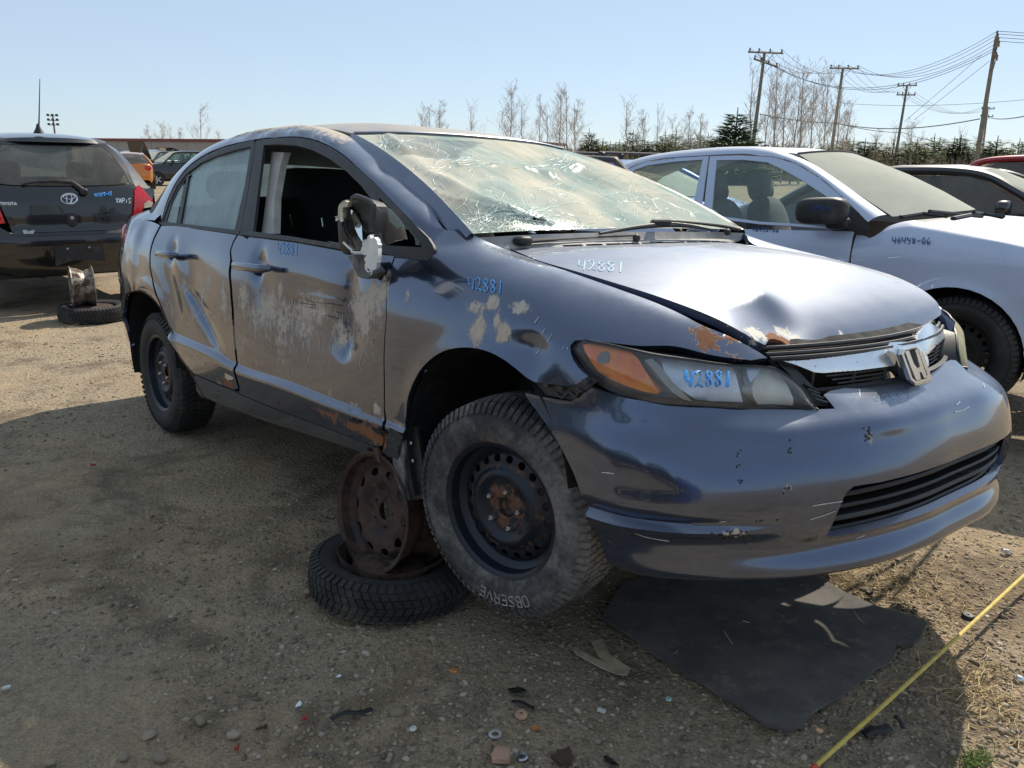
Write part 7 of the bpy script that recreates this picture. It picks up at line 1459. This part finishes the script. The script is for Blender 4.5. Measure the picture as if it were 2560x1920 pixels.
# dry brush, one mass along the edge of the yard
br=MB(); rb2=np.random.default_rng(8)
for i in range(3600):
    px=900+1750*rb2.random(); d=84+22*rb2.random(); g=atY(px,400,d); h=1.0+2.4*rb2.random()**1.6; b0=np.array([g[0],g[1],0.]); t_=b0+[rb2.normal()*.5,rb2.normal()*.3,h]; w_=.05
    br.add([b0+[-w_,0,0],b0+[w_,0,0],t_],[(0,1,2)])
    for _ in range(3): q=b0+(t_-b0)*(.3+.6*rb2.random()); e=q+[rb2.normal()*.5,rb2.normal()*.3,.4+.5*rb2.random()]; br.add([q+[-.025,0,0],q+[.025,0,0],e],[(0,1,2)])
tag(br.build('dry_brush',MAT['brush'],None,False),'belt of dry leafless brush along the edge of the yard','brush',kind='stuff')
bk=MB()
for i in range(3800):
    px=-150+2800*rb2.random(); d=150+30*rb2.random(); g=atY(px,400,d); h=(2.2+2.6*rb2.random()) if px>900 else 1.2+1.2*rb2.random(); c0=np.array([g[0],g[1],0.]); w_=.5+.5*rb2.random(); bk.add([c0+[-w_,0,0],c0+[w_,0,0],c0+[rb2.normal()*.3,0,h]],[(0,1,2)])
tag(bk.build('far_thicket',MAT['brush'],None,False),'distant brown thicket closing off the horizon','thicket',kind='stuff')
# utility poles
POLES={}
def pole(key,label,top,bot,depth,arms,bolts=True):
    p1=atY(*top,depth); p0=atY(*bot,depth); d=(p0-p1)/abs(p0[2]-p1[2]); p0=p1+d*p1[2]; dz=1.0
    t=thing('utility_pole',label,'utility pole',tuple(p0),0,'utility poles with crossarms'); ax=p1-p0; MB().tube([np.zeros(3)-ax/np.linalg.norm(ax)*.3,ax*.5,ax],[.17,.145,.11],10).build('pole_shaft',MAT['pole'],t)
    tips=[]
    for (a,b) in arms:
        A_=atY(*a,depth)-p0; B_=atY(*b,depth)-p0; up_=np.array([0,0,.06]); dd=(B_-A_); B_=B_+np.array([0,.9,0]); A_=A_-np.array([0,.9,0])
        arm=MB().tube([A_-[0,.14,0],B_-[0,.14,0]],.075,4).build('crossarm',MAT['pole'],t); mid=(A_+B_)/2
        for f in(.25,.75): MB().tube([A_+(B_-A_)*f-[0,.16,0],mid-[0,.12,.75]],.025,4).build('arm_brace',MAT['pole'],t)
        for f in(.04,.3,.62,.96):
            q=A_+(B_-A_)*f; MB().lathe([(.02,0),(.07,.05),(.05,.12),(.075,.17),(.03,.26)],8,'z',q-[0,.14,-.05]).build('insulator',MAT['insulator'],t); tips.append(q+p0+[0,-.14,.28])
    POLES[key]=tips; return t
wq=lambda a,b:Z('W',(a,b))[0]
pole(1,'utility pole with two crossarms beside the lone spruce',wq(325,200),wq(240,880),70,[(wq(180,215),wq(480,204)),(wq(220,265),wq(440,305))])
pole(2,'utility pole with one crossarm behind the bare poplars',wq(895,318),wq(812,915),81,[(wq(768,330),wq(1035,318))])
pole(3,'utility pole with two short crossarms standing alone against the sky',wq(1362,445),wq(1285,920),97,[(wq(1262,455),wq(1455,442)),(wq(1256,520),wq(1445,512))])
pole(4,'tallest utility pole, thick, with stacked crossarms and many insulators',wq(2012,95),wq(1870,970),58,[(wq(1948,100),wq(2075,150)),(wq(1930,222),wq(2062,250))])
pole(5,'farther utility pole behind the tallest pole',wq(1950,600),wq(1905,960),130,[(wq(1875,620),wq(2018,615)),(wq(1868,674),wq(2008,672))])
wn=0
def wire(label,a,b,sag,r=.016,n=24):
    t=np.linspace(0,1,n)[:,None]; P_=np.asarray(a)*(1-t)+np.asarray(b)*t; P_[:,2]-=sag*4*(t*(1-t))[:,0]; o=MB().tube(P_,r,4,cap=False).build('power_line',MAT['wire']); return tag(o,label,'power line','overhead power lines')
for i in range(4): wire('overhead line strung between the first and second utility poles',POLES[1][[0,1,2,3][i]],POLES[2][i],1.2)
for i in range(4): wire('overhead line strung from the second pole to the tallest pole',POLES[2][i],POLES[4][i],1.6)
for i in range(4): wire('overhead line strung between the second and third utility poles',POLES[2][i],POLES[3][i],1.6)
for i in range(4): wire('overhead line running from the third pole to the farther pole',POLES[3][4+i],POLES[5][i],1.5)
for i in range(4): wire('overhead line running on from the tallest pole beyond the yard',POLES[4][i],POLES[4][i]+np.array([28,-6,.6]),.8)
for i in range(2): wire('overhead line from the lower arm of the first pole to the tallest pole',POLES[1][4+i],POLES[4][4+i],2.4)
for (a_,d1),(b_,d2),s_,r__ in (((wq(290,655),70),(wq(850,722),81),.15,.035),((wq(850,722),81),(wq(1890,690),58),.55,.035),((wq(850,722),81),(wq(1330,790),97),.2,.03),((wq(1330,790),97),(wq(1640,860),140),.2,.03),((wq(1930,670),130),(wq(2230,668),60),.3,.04),((wq(880,575),81),(wq(2230,550),60),.3,.014)):
    wire('thick cable hung low between the utility poles',atY(*a_,d1),atY(*b_,d2),s_,r__)
for a_,b_ in ((wq(1900,230),wq(1340,712)),(wq(1960,270),wq(1410,700))): wire('guy wire slanting down from the tallest pole',atY(*a_,58),atY(*b_,62),.02,.014)
# floodlight mast far behind the hatchback
mt=thing('light_mast','floodlight mast far behind the black hatchback','mast',tuple(atY(143,384,150)*[1,1,0])); zt=atY(143,287,150)[2]
MB().tube([(0,0,0),(0,0,zt)],[.22,.12],8).build('mast_pole',MAT['pole'],mt)
for k in range(3):
    MB().box((0,0,zt-.2-.75*k),(2.0,.12,.10)).build('lamp_rack',MAT['pole'],mt)
    for x in(-.75,0,.75): MB().box((x,-.15,zt-.05-.75*k),(.45,.2,.36),bev=.05).build('floodlight',MAT['trim'],mt)
# ---------------------------------------------------------------- things lying on the ground
def onpoly(px,z): return [ground(a,b,z) for a,b in px]
def mat_rubber():
    n=NT('grey_rubber_mat'); c=n.coord(); n.set(col=n.mix(n.rng(n.noise(c,9,9,.75),.52,.75,0,.7),n.mix(n.rng(n.noise(c,5,7,.7),.35,.65),(.075,.072,.067),(.135,.125,.112)),(.30,.245,.17)),rough=.92); n.bump(n.noise(c,160,3),.25,.004); return n.m
MAT['mat']=mat_rubber()
poly=Z('Y',(1298,1335),(1350,1255),(1480,1225),(1700,1232),(1745,1240),(1860,1300),(2000,1355),(1985,1385),(1960,1400),(1940,1395),(1928,1425),(1730,1572),(1700,1586),(1660,1575))
P2=np.array(onpoly(poly,.012))[:,:2]; P2=densify(P2,.05); P2=P2+rng.normal(0,.0028,P2.shape); uv,Fc=fill(P2,(),.03); cc=uv.mean(0)
zz_=.018+.011*fbm(np.c_[uv,uv[:,:1]*0],5,2,1.)+.02*smoothstep(.35,.6,np.linalg.norm(uv-cc,axis=1))*(uv[:,0]>cc[0])
V=np.c_[uv,zz_]; o=shell('rubber_mat',V,Fc,MAT['mat'],None,.008,(cc[0],cc[1],-5)); tag(o,'dark grey rubber mat lying on the gravel under the front bumper','mat')
# yellow tape stretched along the ground
MAT['tape']=simple('yellow_tape',(.62,.47,.10),.55,0,.15,40); MAT['tape_end']=simple('red_tape_end',(.55,.08,.04),.6)
a=ground(*Z('V',(170,1659))[0],.02); b=ground(*Z('V',(700,1180))[0],.045); c_=ground(*Z('V',(1240,680))[0],.05); e_=c_+(c_-b)*1.2; e_[2]=.05
tp=MB().tube(cr([a-(b-a)*.35,a,b,c_,e_],40),.0062,8,flat=.8).build('yellow_cord',MAT['tape']); tag(tp,'taut yellow cord running across the gravel in front of the car','cord')
MB().tube([a-(b-a)*.02+[0,0,.0],a+(b-a)*.02],.0075,8).build('red_binding',MAT['tape_end'],tp)
MAT['cable']=simple('black_rubber_scrap',(.02,.02,.021),.6); MAT['red_plastic']=simple('red_plastic_scrap',(.42,.05,.035),.5); MAT['orange_plastic']=simple('orange_plastic_scrap',(.60,.22,.05),.55); MAT['leaf']=simple('dry_leaf',(.38,.28,.16),.85,0,.3,30); MAT['foil']=simple('shiny_metal_scrap',(.7,.72,.74),.25,.9); MAT['aqua']=simple('pale_green_plastic',(.42,.66,.58),.5); MAT['peach']=simple('brown_paper',(.50,.30,.20),.9); MAT['wood']=simple('split_wood',(.42,.33,.22),.85,0,.3,14)
def chip(name,label,cat,px,size,mat,kind='flat',h=.01,seed=0,group=None,ang=None):
    size*=.66; r=np.random.default_rng(seed+int(px[0])); g=ground(*px); m=MB()
    if kind=='flat':
        n=9; th=np.sort(r.random(n)*6.28); rr=size*(.55+.6*r.random(n)); P_=[np.array([rr[i]*math.cos(th[i]),rr[i]*.7*math.sin(th[i]),.002+h*.5*r.random()]) for i in range(n)]; m.prism(P_,(0,0,h*.5+.002))
    elif kind=='ring': m.tube([(size*math.cos(a),size*math.sin(a),.006) for a in np.linspace(0,6.283,25)],size*.32,8,cap=False,flat=.6)
    elif kind=='nut': m.lathe([(size*.45,0),(size,0),(size,size*.8),(size*.45,size*.8),(size*.45,0)],6,'z')
    elif kind=='cup': m.lathe([(size*.2,size*.5),(size*.8,size*.55),(size,size*.3),(size,0),(size*.6,0)],16,'z')
    elif kind=='bolt': m.tube([(-size,0,size*.3),(size*.6,0,size*.3)],size*.25,8).tube([(size*.5,0,size*.3),(size,0,size*.3)],size*.42,6)
    elif kind=='curl': m.tube(cr([(size*math.cos(a)*(1-.05*i),size*.8*math.sin(a),.006+.004*i) for i,a in enumerate(np.linspace(0,2.4,6))],18),h*.4,6)
    elif kind=='strip': m.tube(cr([(-size,0,.006),(-size*.3,size*.10,.012),(size*.3,-size*.06,.010),(size,size*.12,.006)],16),h*.5,6,flat=.5)
    o=m.build(name,MAT[mat]); o.location=tuple(g); o.rotation_euler=(r.normal(0,.06),r.normal(0,.06),r.random()*6.28 if ang is None else ang); return tag(o,label,cat,group)
J=lambda x,y:Z('Y',(x,y))[0]
chip('metal_scrap','crumpled shiny metal scrap beside a red plastic bit','metal scrap',J(646,1535),.020,'foil','flat',.02)
chip('plastic_scrap','red plastic bit beside a shiny metal scrap','plastic scrap',J(658,1557),.018,'red_plastic','flat',.008)
chip('plastic_scrap','red plastic shard near a rusty bolt','plastic scrap',J(517,1622),.020,'red_plastic','flat',.01)
chip('bolt','rusty bolt lying in the dirt beside pebbles','bolt',J(565,1575),.022,'rust','bolt')
chip('metal_scrap','small white metal clip on the dirt in front of the lying tyre','metal scrap',J(733,1468),.014,'foil','flat',.012)
chip('metal_scrap','white chip of plastic at the far side of the dirt','plastic scrap',J(14,1490),.018,'white_plastic','flat',.008)
chip('nut','pale round nut on the gravel below the paper strip','nut',J(893,1575),.014,'white_plastic','cup')
chip('nut','small bright nut lying on dark gravel','nut',J(920,1495),.011,'foil','nut')
chip('washer','orange plastic ring on the dirt','washer',J(980,1450),.016,'orange_plastic','cup')
chip('washer','flat brown rubber washer near the grey metal bracket','washer',J(1126,1546),.026,'peach','cup')
chip('washer','pale grey washer half buried in gravel','washer',J(1070,1590),.020,'cowl','ring')
chip('bottle_cap','pale green cap on the dark gravel beside the mat','cap',J(1444,1511),.013,'aqua','cup')
chip('plastic_scrap','torn orange plastic bit below the brown washer','plastic scrap',J(1158,1577),.024,'orange_plastic','flat',.006)
chip('metal_bracket','bent grey metal bracket lying on gravel','bracket',J(1118,1500),.042,'steel','flat',.012)
chip('metal_bracket','dark bent strip of metal lying beside the grey bracket','bracket',J(1130,1525),.05,'cavity','strip',.012)
chip('rubber_strip','black rubber strip half buried in the dirt','rubber strip',J(760,1548),.085,'cable','strip',.018,ang=.5)
chip('rubber_strip','black curved hose piece lying in the shadow by the yellow cord','hose',J(1895,1585),.055,'cable','strip',.03,ang=.2)
chip('rubber_strip','thin upturned black hook beside the hose piece','hose',J(1938,1572),.02,'cable','curl',.014)
chip('bottle_cap','black plastic cap lying on sunny gravel beside the cord','cap',J(2090,1333),.030,'cable','cup')
chip('bottle_cap','black ring cap on straw beyond the mat','cap',J(1862,1215),.030,'cable','cup')
chip('bottle_cap','tiny black cap at the far corner of the mat','cap',J(1975,1320),.016,'cable','cup')
chip('plastic_scrap','small black block lying at the far edge of the mat','plastic scrap',J(1878,1290),.022,'cable','flat',.02)
chip('metal_scrap','chrome ball end at the edge of the sunny gravel','metal scrap',J(2200,1467),.022,'chrome','cup')
chip('paper_scrap','crumpled white paper bit on dark gravel','paper',J(1298,1540),.020,'white_plastic','flat',.014)
chip('paper_scrap','brown torn paper at the gravel below the bracket','paper',J(1085,1645),.055,'peach','flat',.02)
chip('paper_scrap','reddish brown torn sheet with a wavy edge','paper',J(1215,1648),.060,'rust','flat',.02)
chip('metal_scrap','ribbed silver metal cap beside the brown torn paper','metal scrap',J(1128,1637),.024,'steel','cup')
chip('metal_scrap','grey flat metal link among the debris','metal scrap',J(1320,1650),.035,'steel','flat',.008)
chip('plastic_scrap','red fleck of plastic in the shade behind the wheel','plastic scrap',J(200,1007),.022,'red_plastic','flat',.01)
chip('stone','white limestone chip lying on sunny gravel by the cord','stone',J(2170,1195),.024,'white_plastic','flat',.02)
# torn strip of cardboard near the mat
m=MB()
for pl in (((1278,1388),(1300,1382),(1318,1415),(1345,1435),(1362,1445),(1355,1460),(1335,1458),(1312,1440),(1290,1415)),((1238,1405),(1262,1412),(1285,1425),(1315,1438),(1330,1456),(1300,1445),(1270,1428),(1245,1414))):
    P_=np.array([ground(*Z('Y',p)[0],.015+.01*rng.random()) for p in pl]); m.prism(list(P_),(0,0,.004))
tag(m.build('torn_cardboard',MAT['wood'],None),'torn forked strip of pale cardboard lying beside the mat','cardboard')
for k,(x,y,s) in enumerate(((435,1560,.030),(505,1592,.028),(350,1640,.030),(345,1690,.03),(268,1637,.026),(630,1320,.02),(665,1280,.024),(215,1268,.022),(108,1650,.02),(325,1590,.03),(1290,1605,.02))):
    r=np.random.default_rng(k+70); g=ground(*J(x,y)); V=IV*(1+.12*r.normal(size=(12,1)))*np.array([s*.8,s*.62,s*.46])*(1+.25*r.normal(size=(12,1))); mb=MB().add(V,IF); o=mb.build('stone',MAT['stone']); sm=o.modifiers.new('s','SUBSURF'); sm.levels=2; sm.render_levels=2
    at=o.data.attributes.new('tone','FLOAT','POINT'); at.data.foreach_set('value',np.full(12,.45+.4*r.random(),np.float32)); o.location=(g[0],g[1],g[2]+s*.18); o.rotation_euler=(0,0,r.random()*6)
    tag(o,'smooth rounded stone lying on the shaded dirt','stone','rounded stones on the shaded dirt')
# folded sheet under the hatchback
q=[ground(*p,.03) for p in Z('P',(95,1268),(385,1225),(355,1288),(100,1285))]; q=q; V=[p+[0,0,dz] for p,dz in zip(q,(.10,.28,.02,.02))]
m=MB().prism(V,(0,.02,.01)); tag(m.build('metal_sheet',MAT['foil']),'bright ribbed metal sheet lying under the black hatchback','metal sheet')
